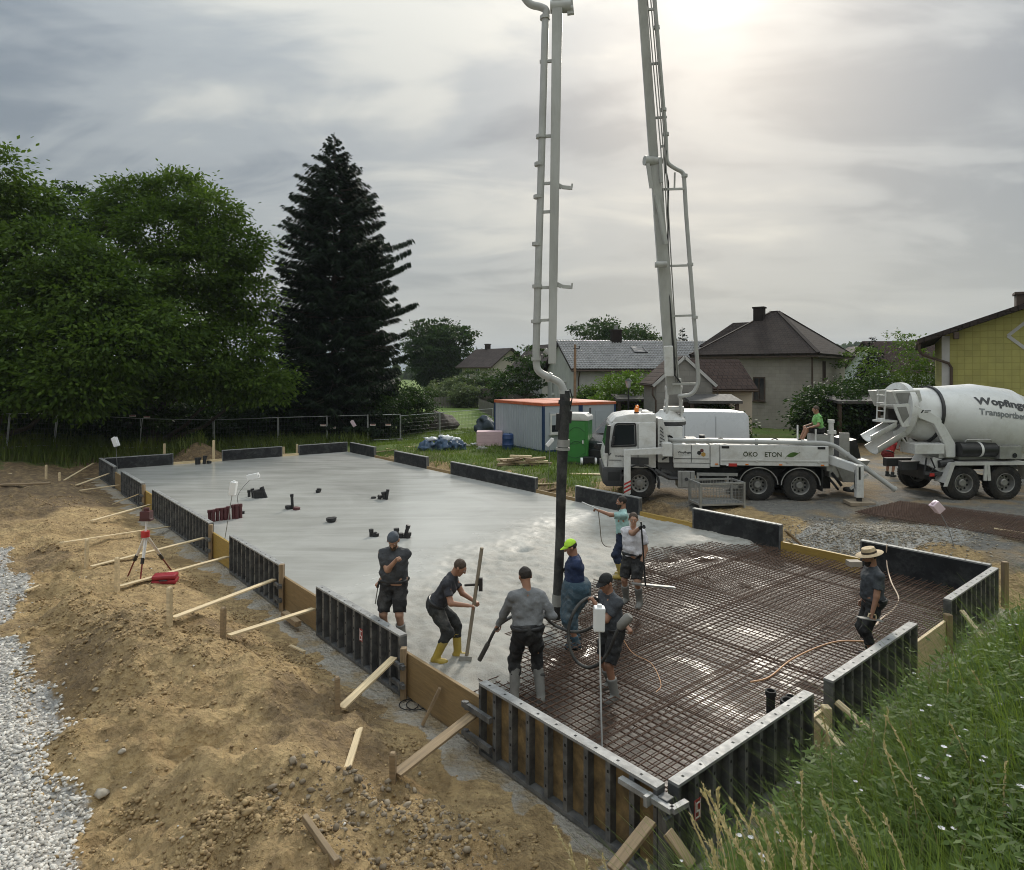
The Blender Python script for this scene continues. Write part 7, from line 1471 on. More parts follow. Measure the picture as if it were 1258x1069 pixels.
stubs('black stubs left of the head of the grey cap man', [(456, 660, 456, 651, .05), (460, 660, 459.5, 655, .06), (462.5, 660, 463, 656, .05)])
stubs('black stubs right of the head of the grey cap man, one leaning', [(492.5, 662, 492.5, 656, .06), (497, 662, 501.5, 646, .05), (501, 662, 501.5, 655, .07), (487.5, 662, 487, 650, .06)])
stubs('stubs at the sand heap on the far left edge', [(243, 571, 243, 563, .12), (251, 570.5, 252, 560.5, .08), (256, 570, 257, 567, .09)])
stubs('row of dark red conduits behind the tripod panel', [(258, 641, 257.5, 627.5, .052, rdt), (262.5, 641.5, 262, 627, .052, rdt), (267.5, 640.5, 267, 625.5, .052, rdt), (272.5, 640, 271.8, 625, .052, rdt), (277, 639.5, 276.3, 624.5, .052, rdt), (281, 639, 280.5, 623, .052, rdt), (287, 638, 286.6, 621, .055, rdt), (291, 638, 290.6, 620.5, .055, rdt), (295.5, 637, 295, 620, .055, rdt), (298, 632, 298, 629, .05)])
# ------------------------------------------------------------------ laser level on its tripod, red case
tpb = GG(177, 712); t = thing('laser_tripod', 'red surveying laser on a white and red tripod in the sandy soil', 'tripod', tuple(tpb)); Y = tpb.y; O = Vector(t.location)
hub = A(178.5, 658, Y) - O
for k, (px, py, dy) in enumerate(((157, 706, 0.25), (172, 714, -.45), (212, 701, .3))):
    e_ = GG(px, py + 2) - O; m1 = hub.lerp(e_, .5); lg = MB(); lg.tube([hub + Vector((.02 * (k - 1), 0, -.02)), m1], .022, 6); lg.tube([hub + Vector((.02 * (k - 1) + .03, .02, -.02)), m1 + Vector((.02, .01, 0))], .016, 6); lo_ = lg.build('leg', [whp], t, 60)
    b = MB(); b.tube([m1 + (hub - m1) * .05, m1 + (e_ - m1) * .2], .036, 8, 1); b.tube([m1 + (e_ - m1) * .15, e_], .016, 6, 0); b.build('leg_foot', [mat('tripod_red', (.20, .035, .03), .5), blackp], lo_, 60)
b = MB(); b.cyl(hub - Vector((0, 0, .03)), hub + Vector((0, 0, .09)), .085, n=12); b.tube([hub, A(180, 640, Y) - O], .022, 8, 1); b.build('head', [redp, whp], t, 50)
c = A(180, 632.5, Y) - O; b = MB(); b.box(c, (.20, .18, .17)); b.cyl(c + Vector((0, 0, .08)), c + Vector((0, 0, .15)), .06, n=12); b.box(c + Vector((0, 0, -.10)), (.24, .15, .05)); b.build('laser', [mat('laser_maroon', (.085, .022, .022), .4)], t, None, .02)
q = GG(203, 716); t = thing('red_case', 'red plastic tool case lying under a brace on the soil', 'case', tuple(q), R(14)); b = MB(); b.b2((-.24, -.16, 0), (.24, .16, .09)); cs = b.build('base', [mat('case_red', (.30, .02, .03), .4, 0, .15, 5)], t, None, .03); b = MB(); b.b2((-.235, -.155, .095), (.235, .155, .19)); b.build('lid', [MATS['case_red']], t, None, .04); b = MB(); b.tube([(-.07, -.16, .09), (-.07, -.2, .1), (.07, -.2, .1), (.07, -.16, .09)], .012, 6); b.build('handle', [blackp], t)
for v in t.children: v.scale = (1, 1, 1)
# ------------------------------------------------------------------ loose timber
GLW = 'loose timber lying about'
def loose(a, b_, w, th, lab, m=timber, lift=.03):
    p, q = GG(*a, lift), GG(*b_, lift); return plank('loose_board', p, q, w, th, lab, 'board', GLW, m, roll=random.uniform(-.15, .15))
loose((427, 947), (442, 898), .08, .03, 'pointed pale board lying between two stakes in the soil'); loose((374, 1020), (414, 1078), .05, .07, 'board sticking out at the bottom edge of the photo', timber2, .12); loose((32, 732), (49, 721), .07, .03, 'short stick near the white gravel'); loose((356, 795), (374, 803), .06, .03, 'small splinter by the third panel'); loose((0, 596.5), (62, 594.5), .16, .05, 'long board on the dark soil at the left border', timber2)
loose((0, 577), (10, 581), .3, .05, 'pale sheet piece on the dark soil at the left border'); loose((656, 596), (690, 594.5), .12, .04, 'left one of two boards behind the long lawn panel'); loose((700, 583), (742, 584), .14, .05, 'white board lying on the lawn by the truck bumper'); loose((460, 553), (492, 545), .15, .05, 'upper loose board at the farthest corner'); loose((462, 556), (487, 553), .14, .05, 'lower loose board at the farthest corner'); loose((474, 552), (510, 549), .12, .04, 'loose board beside the blue sacks'); loose((1221, 651), (1258, 657), .12, .05, 'white board on the stacked mesh mats'); loose((655, 607), (688, 603), .10, .05, 'crossed board behind the concrete hose', timber2)
a_, c_ = GG(519, 893, .03), epoint('left', edge_px('left', 548), .10, .12); plank('loose_board', a_, c_, .06, .04, 'short board leaning on the ochre board', 'board', GLW, timber2)
q = GG(545, 884); o = MB().b2((-.22, -.07, 0), (.22, .07, .11)).build('wood_block', [timber2], None, bevel=.005); o.location = q; o.rotation_euler = (.05, 0, R(-48)); tag(o, 'square wood block lying below the ochre board', 'block', GLW)
q = GG(225, 750) ; q = epoint('left', edge_px('left', 375), .28, -.30); o = MB().b2((-.35, -.06, 0), (.35, .06, .10)).build('wood_block', [timber2], None, bevel=.005); o.location = q; o.rotation_euler = (0, 0, R(-50)); tag(o, 'squared timber lying beneath the brown board left of the cap man panel', 'block', GLW)
wr_ = [GG(500 + 14 * math.cos(k * .5) + k * .7, 868 + 7 * math.sin(k * .5), .03) for k in range(22)]; tube_thing('wire_loop', wr_, .008, holem, 'dark wire loops lying on the footing below the ochre board', 'wire', 5)
# ------------------------------------------------------------------ cables on the mesh
cabm = mat('orange_cable', (.50, .26, .12), .6, 0, .15, 6)
tube_thing('cable', spline([G(922, 838, -.03), G(945, 832, -.03), G(970, 812, -.03), G(1000, 797, -.03), G(1030, 788, -.03), G(1062, 788, -.03)], 6), .013, cabm, 'orange cable lying on the rebar in front of the straw hat man', 'cable', 6)
e_ = epoint('back', edge_px('back', 1090), -.02, ZT + .01); tube_thing('cable', spline([epoint('back', edge_px('back', 1088), .25, .1), e_, epoint('back', edge_px('back', 1091), -.06, .1), A(1095, 715, 13.9), A(1104, 735, 13.2), A(1097, 749, 12.9), G(1083, 760, -.03), G(1076, 768, -.03)], 6), .014, mat('pale_cable', (.60, .46, .34), .6), 'pale cable hanging over the back panel behind the straw hat man', 'cable', 6)
tube_thing('cable', spline([G(758, 770, 0), G(775, 800, -.02), G(800, 815, -.03), G(812, 840, -.03), G(806, 850, -.03)], 6), .006, cabm, 'thin cable on the rebar right of the black cap man', 'cable', 5)
# ------------------------------------------------------------------ container office, toilet, bits on the lawn
cgrey = mat('container_wall', (.40, .43, .46), .5, 0, .06, 2, dirt=(.30, .31, .31), damt=.3); cblue = mat('container_blue', (.018, .045, .11), .45, 0, .15); corange = mat('container_orange', (.52, .12, .045), .5, 0, .15, 3, dirt=(.45, .28, .2), damt=.5)
def container(label, c0, ang, L, Wd, H, front):
    """ribbed long wall along x, office front on the +x end"""
    t = thing('site_container', label, 'container', (*c0, g1(*c0) - .03), ang, 'site containers'); p = .12
    for x in (0, L - p):
        for y in (0, Wd - p): b = MB(); b.b2((x, y, .1), (x + p, y + p, H - .16)); b.build('corner_post', [cblue], t)
    b = MB(); b.b2((0, 0, 0), (L, Wd, .14)); b.build('floor_frame', [cblue], t)
    b = MB(); b.b2((-.01, -.01, H - .16), (L + .01, Wd + .01, H)); rf = b.build('roof_frame', [corange], t, None, .01); b = MB(); b.b2((.15, .15, H), (L - .15, Wd - .15, H + .012)); b.build('roof_sheet', [corange], rf)
    b = MB(); n = int((L - 2 * p) / .18)
    for y, sg in ((.03, -1), (Wd - .03, 1)):
        poly = []
        for i in range(n):
            x0 = p + i * (L - 2 * p) / n; w_ = (L - 2 * p) / n; poly += [(x0, 0), (x0 + w_ * .35, 0), (x0 + w_ * .45, .025), (x0 + w_ * .9, .025)]
        poly.append((L - p, 0)); vs = [(x, y - sg * d, z) for z in (.14, H - .16) for x, d in poly]; k = len(poly); b.add(vs, [(i, i + 1, k + i + 1, k + i) for i in range(k - 1)])
    b.build('ribbed_wall', [cgrey], t)
    for x in (L - .07, .03): b = MB(); b.b2((x, p, .14), (x + .04, Wd - p, H - .16)); fw_ = b.build('end_wall', [cgrey], t)
    if front == 'window':
        win(t, t, (L - .03, .45, 1.0), (0, 1, 0), (0, 0, 1), 1.3, 1.05, wframe, glass, (1, 0, 0)); b = MB(); b.b2((L - .028, .42, 1.45), (L + .015, 1.78, 2.12)); b.build('roller_shutter', [cgrey], t)
    else:
        b = MB(); b.b2((L - .03, 1.0, .16), (L - .005, 1.95, 2.15)); d = b.build('door', [cgrey], t, None, .008); b = MB(); b.b2((L - .004, 1.08, 1.1), (L + .03, 1.2, 1.14)); b.build('handle', [blackp], d)
    return t
cA = Vector((1.62, 34.6)); dC = Vector((2.58, -4.3)).normalized(); q0 = cA - dC * 5.2; aC = math.atan2(dC.y, dC.x)
H2_ = 2.62; nC = Vector((-dC.y, dC.x)); nC = -nC if nC.x < 0 else nC
container('ribbed grey site container with orange roof rim at the lawn', (q0.x, q0.y), aC, 5.2, 2.44, H2_, 'window'); q1 = q0 + nC * 2.46; container('second grey container with a door behind the green toilet', (q1.x, q1.y), aC, 5.2, 2.44, H2_, 'door')
tg = mat('toilet_green', (.035, .20, .035), .45, 0, .12, 3); 
q = G(711, 571, .18); t = thing('portable_toilet', 'green portable toilet with white roof next to the black hose', 'portable toilet', (q.x + .05, q.y + .6, .15), R(-18))
b = MB(); b.b2((-.55, -.55, .1), (.55, .55, 2.05)); wl = b.build('cabin', [tg], t, None, .03); b = MB(); b.b2((-.62, -.62, 0), (.62, .62, .12)); b.build('skid', [grayp], t)
b = MB(); b.prism([(-.60, -.60, 2.05), (.60, -.60, 2.05), (.57, -.60, 2.24), (.38, -.60, 2.38), (-.38, -.60, 2.38), (-.57, -.60, 2.24)], (0, 1.2, 0)); b.build('roof', [whited], t, 30, .03)
b = MB(); b.b2((-.44, -.575, .16), (.44, -.552, 1.98)); d = b.build('door', [tg], t, None, .01)
for k in range(4):
    b = MB(); pts_ = [Vector((-.42 + .84 * i / 8, -.582, .45 + k * .32 + .28 * math.sin(math.pi * i / 8) * (1 if k % 2 else -.6) + .12 * i / 8)) for i in range(9)]; b.tube(pts_, .014, 5); b.build('relief', [mat('toilet_dark', (.015, .10, .018), .5)], d, 60)
b = MB(); b.b2((.30, -.60, 1.0), (.36, -.575, 1.15)); b.build('latch', [whitep], d); b = MB(); b.cyl((.45, .5, .2), (.45, .5, 2.6), .05); b.build('vent', [grayp], t, 40)
sack_b = mat('blue_tarp', (.045, .085, .15), .6, 0, .4, 5, dirt=(.03, .04, .05), damt=.6); sack_w = mat('white_sack', (.62, .64, .66), .6, 0, .12, 6)
def blob(name, p, r, m, label, cat, seed, group=None, amp=.3, par=None):
    f = lambda P: (np.linalg.norm(P / np.array(r), axis=-1) - 1) * min(r) + amp * min(r) * vn3(P / max(r) * 3.1 + seed, 7)
    V, F = snet(f, [-x * 1.5 for x in r], [x * 1.5 for x in r], max(r) / 8); o = link(name, npmesh(name, V, F, m, smooth=True), par, tuple(p)); return tag(o, label, cat, group) if label else o
p = GG(541, 553); 
for i, (dx, dz, r, m, lab) in enumerate([(-.75, .15, (.5, .4, .36), sack_b, 'leftmost blue sack in the heap at the farthest corner'), (.1, .18, (.55, .5, .42), sack_b, 'middle blue sack in the heap at the farthest corner'), (.85, .15, (.5, .4, .36), sack_b, 'rightmost blue sack in the heap at the farthest corner'), (-.55, .55, (.35, .25, .14), sack_w, 'white cloth on the left blue sack'), (.2, .62, (.45, .25, .16), sack_w, 'white cloth crowning the blue sack heap'), (.8, .52, (.28, .22, .12), sack_w, 'white cloth on the right blue sack')]): blob('sack', p + Vector((dx, .1 * i, dz)), r, m, lab, 'sack', i, 'heap of sacks', .45)
blob('soil_heap', GG(534, 527.5, .35), (1.75, 1.3, 1.0), mat('dark_soil', (.075, .06, .05), .95, 0, .4, 5, bump=1, bscale=9), 'dark boulder like soil heap on the lawn', 'soil heap', 3, amp=.28)
blob('tarp_heap', GG(597, 537, .5), (.75, .6, .85), mat('dark_tarp', (.03, .045, .06), .7), 'dark blue tarp heap left of the container', 'tarp', 5, amp=.35)
q = GG(602, 547); t = thing('insulation_stack', 'stack of pink insulation boards at the container corner', 'insulation', tuple(q)); 
for k in range(4): b = MB(); b.b2((-.75, -.5, k * .205), (.72, .5, k * .205 + .2)); b.build('board', [mat('pink_foam', (.62, .44, .46), .8, 0, .1)], t, None, .01)
q = GG(624, 552.5); t = thing('blue_barrel', 'blue plastic barrel at the ribbed container wall', 'barrel', tuple(q)); b = MB(); b.lathe([(.001, 0), (.28, .0), (.31, .06), (.31, .25), (.325, .28), (.31, .31), (.31, .6), (.325, .63), (.31, .66), (.30, .82), (.24, .88), (.001, .88)], Matrix(), 24); b.build('drum', [mat('barrel_blue', (.018, .05, .15), .4)], t, 35); b = MB(); b.cyl((.1, 0, .88), (.1, 0, .92), .04); b.build('cap', [blackp], t)
q = GG(642, 571.5); t = thing('timber_pile', 'low pile of brown timber offcuts on the lawn', 'timber pile', tuple(q))
for k in range(16):
    b = MB(); a = random.uniform(-.4, .4); L = random.uniform(.5, 1.1); c = Vector((random.uniform(-.9, .9), random.uniform(-.4, .4), .08 + .11 * (k // 5))); b.beam(c - Vector((math.cos(a) * L / 2, math.sin(a) * L / 2, 0)), c + Vector((math.cos(a) * L / 2, math.sin(a) * L / 2, random.uniform(-.03, .06))), .16, .09); b.build('offcut', [timber2 if k % 3 else timber], t)
tag(MB().lathe([(.001, 0), (.06, 0), (.06, .2), (.03, .28), (.02, .34)], Matrix.Translation(GG(656.5, 571)), 10).build('bottle', [whp]), 'white bottle standing right of the timber pile', 'bottle')
q = GG(722, 571.5); t = thing('hand_pump', 'small machine with white wheels lying before the green toilet', 'machine', tuple(q)); 
for dx in (-.28, .35): b = MB(); b.cyl((dx - .05, 0, .17), (dx + .05, 0, .17), .17, n=18); b.build('wheel', [whp], t, 40)
b = MB(); b.b2((-.2, -.2, .1), (.3, .2, .38)); b.cyl((.4, 0, .2), (.85, .05, .15), .12); b.build('motor', [blackp], t, None, .03)
for i, (px, py, r) in enumerate([(500 + 55, 549, .16), (567, 547, .2), (574, 549, .14), (583, 547, .15), (592, 552, .18)]): blob('rubble', GG(px, py, .05), (r * 1.6, r, r * .6), sack_w if i % 2 else concg, ['first', 'second', 'third', 'fourth', 'fifth'][i] + ' small pale rag from the left between the sacks and the container', 'rag', i, 'rags on the lawn', .4)
# wire crate
p = G(885, 628, .1); t = thing('mesh_crate', 'grey steel mesh crate standing behind the back formwork', 'crate', (p.x, p.y + .4, g1(p.x, p.y + .4)), R(8)); b = MB(); w_, d_, h_ = .72, .42, .80
for x in (-w_, w_):
    for y in (-d_, d_): b.b2((x - .03, y - .03, 0), (x + .03, y + .03, h_))
for z in (.12, h_ - .03):
    for y in (-d_, d_): b.b2((-w_, y - .026, z - .03), (w_, y + .026, z + .03))
    for x in (-w_, w_): b.b2((x - .026, -d_, z - .029), (x + .026, d_, z + .029))
b.build('crate_frame', [alu], t); b = MB()
for y in (-d_, d_):
    for k in range(15): x = -w_ + (k + .5) * w_ / 7.5; b.beam((x, y, .1), (x, y, h_ - .05), .009, .009, up=(1, 0, 0))
    for k in range(7): b.beam((-w_, y, .18 + k * .085), (w_, y, .18 + k * .085), .007, .007)
for x in (-w_, w_):
    for k in range(8): y = -d_ + (k + .5) * d_ / 4; b.beam((x, y, .1), (x, y, h_ - .05), .009, .009, up=(0, 1, 0))
tag(b.build('mesh_wires', [alu], t), kind='stuff'); b = MB(); b.b2((-w_, -d_, .09), (w_, d_, .11)); b.build('crate_floor', [mat('crate_floor', (.16, .16, .155), .7)], t)
# stacked mesh mats right
GMm = 'stacked reinforcement mats'; mr = mat('rust_mats', (.12, .068, .045), .8, .1, .35, 6)
c1_, c2_, c3_, c4_ = GG(1050, 635.5), GG(1105, 622.5), GG(1300, 648), GG(1290, 676)
t = thing('mesh_mat_stack', 'brown stack of reinforcement mats on the ground behind the right corner', 'mesh mats', tuple(c1_)); O = Vector(t.location)
for lay in range(3):
    b = MB(); z = Vector((0, 0, .10 + .035 * lay + .015 * (lay % 2)))
    for k in range(61): f = k / 60 + .004 * lay; b.tube([c1_.lerp(c4_, f) - O + z, c2_.lerp(c3_, f) - O + z], .007, 3, caps=False)
    for k in range(17): f = k / 16; b.tube([c1_.lerp(c2_, f) - O + z + Vector((0, 0, .012)), c4_.lerp(c3_, f) - O + z + Vector((0, 0, .012))], .007, 3, caps=False)
    tag(b.build('mat_layer', [mr], t), kind='stuff')
q = GG(1101, 671); tag(MB().lathe([(.001, 0), (.045, 0), (.045, .16), (.022, .23), (.018, .27), (.001, .27)], Matrix.Translation(q + Vector((0, 0, .0))), 12).build('bottle', [mat('pale_glass', (.55, .56, .54), .15)], None, 40), 'clear bottle on the sand behind the long back panel', 'bottle')
q = epoint('back', edge_px('back', 1066), -.25, -.05); o = MB().b2((-.14, -.1, 0), (.14, .1, .12)).build('stone_block', [mat('block_stone', (.38, .33, .27), .8)], None, bevel=.01); o.location = G(1049, 686, .3); o.location = (o.location.x, o.location.y, .13); tag(o, 'pale block resting on the yellow beam by the straw hat', 'block')
# utility pole, lamp
p = A(706, 470, 43); t = thing('utility_pole', 'thin wooden pole rising behind the container roof', 'pole', (p.x, 43, .2)); b = MB(); b.tube([(0, 0, -.2), (.03, 0, 6.0)], [.11, .08], 10); b.build('shaft', [mat('pole_wood', (.26, .17, .10), .8, 0, .3, 4)], t, 50); b = MB(); b.beam((-.1, -.05, 5.75), (.32, -.05, 5.72), .05, .06); b.cyl((.3, -.05, 5.76), (.3, -.05, 5.9), .04); b.build('bracket', [grayp], t)
p = A(772, 480, 38); t = thing('street_lamp', 'black lantern lamp post above the truck cab', 'street lamp', (p.x, 38, .2)); zt_ = EYE - (468 - HOR) * 38 / FPX - .2; b = MB(); b.tube([(0, 0, -.1), (0, 0, zt_ - .4)], [.06, .04], 10); b.build('post', [blackp], t, 50); b = MB(); b.lathe([(.06, zt_ - .42), (.10, zt_ - .38), (.19, zt_ - .02), (.17, zt_)], Matrix(), 6); lm_ = b.build('lantern', [mat('lantern_glass', (.45, .46, .46), .2)], t); b = MB(); b.lathe([(.22, zt_), (.10, zt_ + .10), (.02, zt_ + .14), (.001, zt_ + .2)], Matrix(), 6); b.build('lantern_roof', [blackp], lm_)
# ------------------------------------------------------------------ gravel, clods, grass
rs = np.random.default_rng(77)
def rocks(P, size, seed, n1=5):
    """little irregular stones, 20 triangles each"""
    ph = (1 + 5 ** .5) / 2; ico = np.array([(-1, ph, 0), (1, ph, 0), (-1, -ph, 0), (1, -ph, 0), (0, -1, ph), (0, 1, ph), (0, -1, -ph), (0, 1, -ph), (ph, 0, -1), (ph, 0, 1), (-ph, 0, -1), (-ph, 0, 1)]) / 1.9
    ft = np.array([(0, 11, 5), (0, 5, 1), (0, 1, 7), (0, 7, 10), (0, 10, 11), (1, 5, 9), (5, 11, 4), (11, 10, 2), (10, 7, 6), (7, 1, 8), (3, 9, 4), (3, 4, 2), (3, 2, 6), (3, 6, 8), (3, 8, 9), (4, 9, 5), (2, 4, 11), (6, 2, 10), (8, 6, 7), (9, 8, 1)])
    r = np.random.default_rng(seed); n = len(P); a = r.uniform(0, 2 * np.pi, n); sc = np.stack([r.uniform(.75, 1.35, n), r.uniform(.6, 1.1, n), r.uniform(.45, .85, n)], -1) * np.asarray(size)[:, None]
    v = ico[None] * (1 + r.uniform(-.28, .28, (n, 12, 1))) * sc[:, None]; c, s_ = np.cos(a)[:, None], np.sin(a)[:, None]
    v = np.stack([v[..., 0] * c - v[..., 1] * s_, v[..., 0] * s_ + v[..., 1] * c, v[..., 2] + v[..., 0] * r.uniform(-.4, .4, (n, 1))], -1) + P[:, None]
    return v.reshape(-1, 3), (ft[None] + 12 * np.arange(n)[:, None, None]).reshape(-1, 3), np.repeat(r.random(n), 12)
def stonemat(name, a, b_):
    m, t, b, o = new_mat(name); n = NT(t); col = n.mix(n.attr('rnd'), a, b_); col = n.mix(n.ramp(n.noise(n.pos(), 22, 4), [(.4, 0), (.7, .4)]), col, tuple(x * .7 for x in a)); n.put(b.inputs['Base Color'], col); b.inputs['Roughness'].default_value = .85; MATS[name] = m; return m
gst = stonemat('gravel_stone', (.34, .315, .275), (.82, .785, .72)); ech = stonemat('clod', (.20, .135, .065), (.46, .33, .165)); ech2 = stonemat('pebble_soil', (.15, .115, .075), (.34, .28, .20)); est = stonemat('field_stone', (.20, .165, .12), (.46, .41, .33))
def gmask(x, y):
    w = fbm(x * 0.8, y * 0.8, 4, 77); return (edist('left', x, y) + .45 * w) > 4.25
# white gravel strip: place by camera distance so near stones are dense
n = 60000; Yd = 4.6 + 19 * rs.random(n) ** 1.7; Xd = -3.0 - rs.random(n) * (0.80 * Yd); ok = gmask(Xd, Yd) & (Xd > -.80 * Yd - .3)
x, y = Xd[ok], Yd[ok]; sz = rs.uniform(.010, .026, len(x)) * (1 + .02 * y); z = gz(x, y) + sz * .3
V, F, K = rocks(np.stack([x, y, z], -1), sz, 5); tag(link('gravel_stones', npmesh('gravel_stones', V, F, gst, dict(rnd=K))), kind='stuff')
# a sprinkle of white stones strayed onto the soil
n = 2600; x = rs.uniform(-14, -1, n); y = 4.6 + rs.random(n) * 15; d = edist('left', x, y) + .45 * fbm(x * .8, y * .8, 4, 77); ok = (d > .7) & (d < 4.25) & (rs.random(n) < np.exp(-(4.25 - d) * 3.2) + .03)
x, y = x[ok], y[ok]; sz = rs.uniform(.010, .024, len(x)); V, F, K = rocks(np.stack([x, y, gz(x, y) + sz * .2], -1), sz, 6); tag(link('stray_gravel', npmesh('stray_gravel', V, F, gst, dict(rnd=K))), kind='stuff')
# soil clods
n = 130000; Yd = 4.6 + 22 * rs.random(n) ** 1.8; Xd = (rs.random(n) * .86 - .82) * Yd; d = edist('left', Xd, Yd); cl_ = fbm(Xd * .8, Yd * .8, 3, 88) + .5 * fbm(Xd * 3, Yd * 3, 2, 4)
ok = (d > .55) & (d < 4.6) & (rs.random(n) < np.clip(.22 + .75 * cl_, .06, 1)) & (edist('far', Xd, Yd) < 0); x, y = Xd[ok], Yd[ok]; cl_ = cl_[ok]
sz = .007 + .022 * rs.random(len(x)) ** 3 + .024 * np.clip(cl_, 0, 1) * rs.random(len(x)) ** 4; V, F, K = rocks(np.stack([x, y, gz(x, y) + sz * .25], -1), sz, 7); tag(link('soil_clods', npmesh('soil_clods', V, F, ech, dict(rnd=K))), kind='stuff')
# clump of bigger stones near the bottom edge
n = 900; a = rs.uniform(0, 2 * np.pi, n); q = GG(480, 1000); rr = rs.random(n) ** .7; x = q.x + np.cos(a) * rr * 1.2; y = q.y + np.sin(a) * rr * .8; sz = .008 + .036 * rs.random(n) ** 4
V, F, K = rocks(np.stack([x, y, gz(x, y) + sz * .3], -1), sz, 8); tag(link('stone_litter', npmesh('stone_litter', V, F, ech2, dict(rnd=K))), kind='stuff')
GSt = 'single stones in the soil'
for i, (px, py, r, lab) in enumerate([(516, 952, .045, 'pale stone just above the stony patch'), (531, 1010, .055, 'white stone in the stony patch at the bottom'), (118, 849, .07, 'grey stone at the foot of the dark soil mound'), (125, 978, .10, 'light stone slab in the soil by the gravel'), (22, 945, .05, 'stone near the gravel at the left')]):
    p = GG(px, py) if i < 4 else GG(150, 930); v, f, k = rocks(np.array([[0, 0, .0]]), [r * .75], 30 + i); o = link('stone', npmesh('stone', v, f, est, dict(rnd=k * 0 + .8))); o.location = p + Vector((0, 0, r * .3)); tag(o, lab, 'stone', GSt)
n = 5000; x = 9.2 + rs.normal(size=n) * 1.4; y = 17.3 + rs.normal(size=n) * .85; ok = edist('back', x, y) > .15; x, y = x[ok], y[ok]; sz = rs.uniform(.012, .035, len(x)); V, F, K = rocks(np.stack([x, y, gz(x, y) + sz * .2], -1), sz, 9); tag(link('gravel_heap_stones', npmesh('gravel_heap_stones', V, F, est, dict(rnd=K))), kind='stuff')
# ---- grass blades
def blades(x, y, z, L, w, lean, seed, seg=3):
    r = np.random.default_rng(seed); n = len(x); a = r.uniform(0, 2 * np.pi, n); dx, dy = np.cos(a), np.sin(a); sx, sy = -dy, dx; V = []
    for i in range(seg + 1):
        f = i / seg; px = x + dx * lean * L * f ** 2.2; py = y + dy * lean * L * f ** 2.2; pz = z + L * (f - .28 * lean * f ** 2.4); ww = w * (1 - f ** 1.5) * .5 + .0004
        V += [np.stack([px - sx * ww, py - sy * ww, pz], -1), np.stack([px + sx * ww, py + sy * ww, pz], -1)]
    V = np.stack(V, 1); k = 2 * (seg + 1); F = np.concatenate([np.stack([np.arange(n) * k + 2 * i, np.arange(n) * k + 2 * i + 1, np.arange(n) * k + 2 * i + 3, np.arange(n) * k + 2 * i + 2], -1) for i in range(seg)])
    return V.reshape(-1, 3), F, np.repeat(np.clip(r.normal(.5, .25, n), 0, 1), k)
LG = {'bank': leafmat('bank_grass', (.050, .092, .014), (.235, .310, .062), .42), 'lawn': leafmat('lawn_grass', (.060, .110, .016), (.170, .230, .045), .4), 'verge': leafmat('verge_grass', (.050, .088, .014), (.19, .225, .06), .4), 'weed': leafmat('weed_leaf', (.038, .074, .018), (.190, .270, .078), .42), 'panicle': leafmat('panicle', (.13, .13, .06), (.30, .28, .16), .35), 'dry': leafmat('dry_stalk', (.42, .33, .18), (.68, .58, .38), .3)}
def bankpts(n, ymax=12.5, pw=1.5, lo=.72):
    Y = 1.9 + (ymax - 1.9) * rs.random(n) ** pw; X = Y * (.22 + .66 * rs.random(n)); d = edist('right', X, Y); ok = (d > lo) & (d < 7.5) & (X - .27 * Y > -.06 + .12 * fbm(X * 2, Y * 2, 2, 6)); return X[ok], Y[ok], d[ok]
x, y, d = bankpts(60000, lo=.85); edge = sst(.7, 1.5, d); den = .5 + .5 * fbm(x * .9, y * .9, 2, 12); L = .18 + (.15 + .62 * rs.random(len(x)) + .25 * den) * (.45 + .55 * sst(.8, 1.9, d)) * (1 + .45 * fbm(x * 1.6, y * 1.6, 2, 31)); V, F, K = blades(x, y, gz(x, y) - .02, L, .006 + .007 * rs.random(len(x)), rs.uniform(.15, .9, len(x)), 3); tag(link('bank_grass', npmesh('bank_grass', V, F, LG['bank'], dict(rnd=K))), kind='stuff')
# leafy weeds with small white flower heads
x, y, d = bankpts(9000, 10.5, 1.25, .8); ok = rs.random(len(x)) < .35 + .65 * sst(-.1, .4, fbm(x * .6 + 4, y * .6, 2, 14)); x, y, d = x[ok], y[ok], d[ok]; Lh = rs.uniform(.55, 1.10, len(x)) * (.5 + .5 * sst(.8, 1.7, d)); z = gz(x, y)
sV, sF, sK = blades(x, y, z - .02, Lh, .009 + 0 * x, rs.uniform(0, .35, len(x)), 15, 4)
per = 34; idx = np.repeat(np.arange(len(x)), per); f = rs.random(len(idx)) ** .8; a = rs.uniform(0, 2 * np.pi, len(idx)); bx_ = sV.reshape(len(x), -1, 3)
seg = np.clip((f * 4).astype(int), 0, 3); t_ = f * 4 - seg; c0 = bx_[idx, seg * 2]; c1 = bx_[idx, seg * 2 + 2]; P = c0 + (c1 - c0) * t_[:, None]
ll = rs.uniform(.06, .16, len(idx)) * (1.25 - .7 * f); dr = np.stack([np.cos(a), np.sin(a), rs.uniform(-.2, .9, len(idx))], -1); nn = unit(len(idx), rs) * .4; nn[:, 2] += 1
lV, lF, lK = leaf_cards(P + dr * ll[:, None] * .5, dr, nn, ll, ll * .32, np.clip(rs.random(len(idx)) * .6 + .4 * rs.random(len(x))[idx], 0, 1))
tag(link('weeds', npmesh('weeds', np.concatenate([sV, lV]), np.concatenate([sF, lF + len(sV)]), LG['weed'], dict(rnd=np.concatenate([sK, lK])))), kind='stuff')
pick = rs.random(len(x)) < .03; tip = bx_[pick][:, -1]; fx = np.concatenate([tip + rs.normal(size=tip.shape) * np.array([.035, .035, .02]) for _ in range(2)])
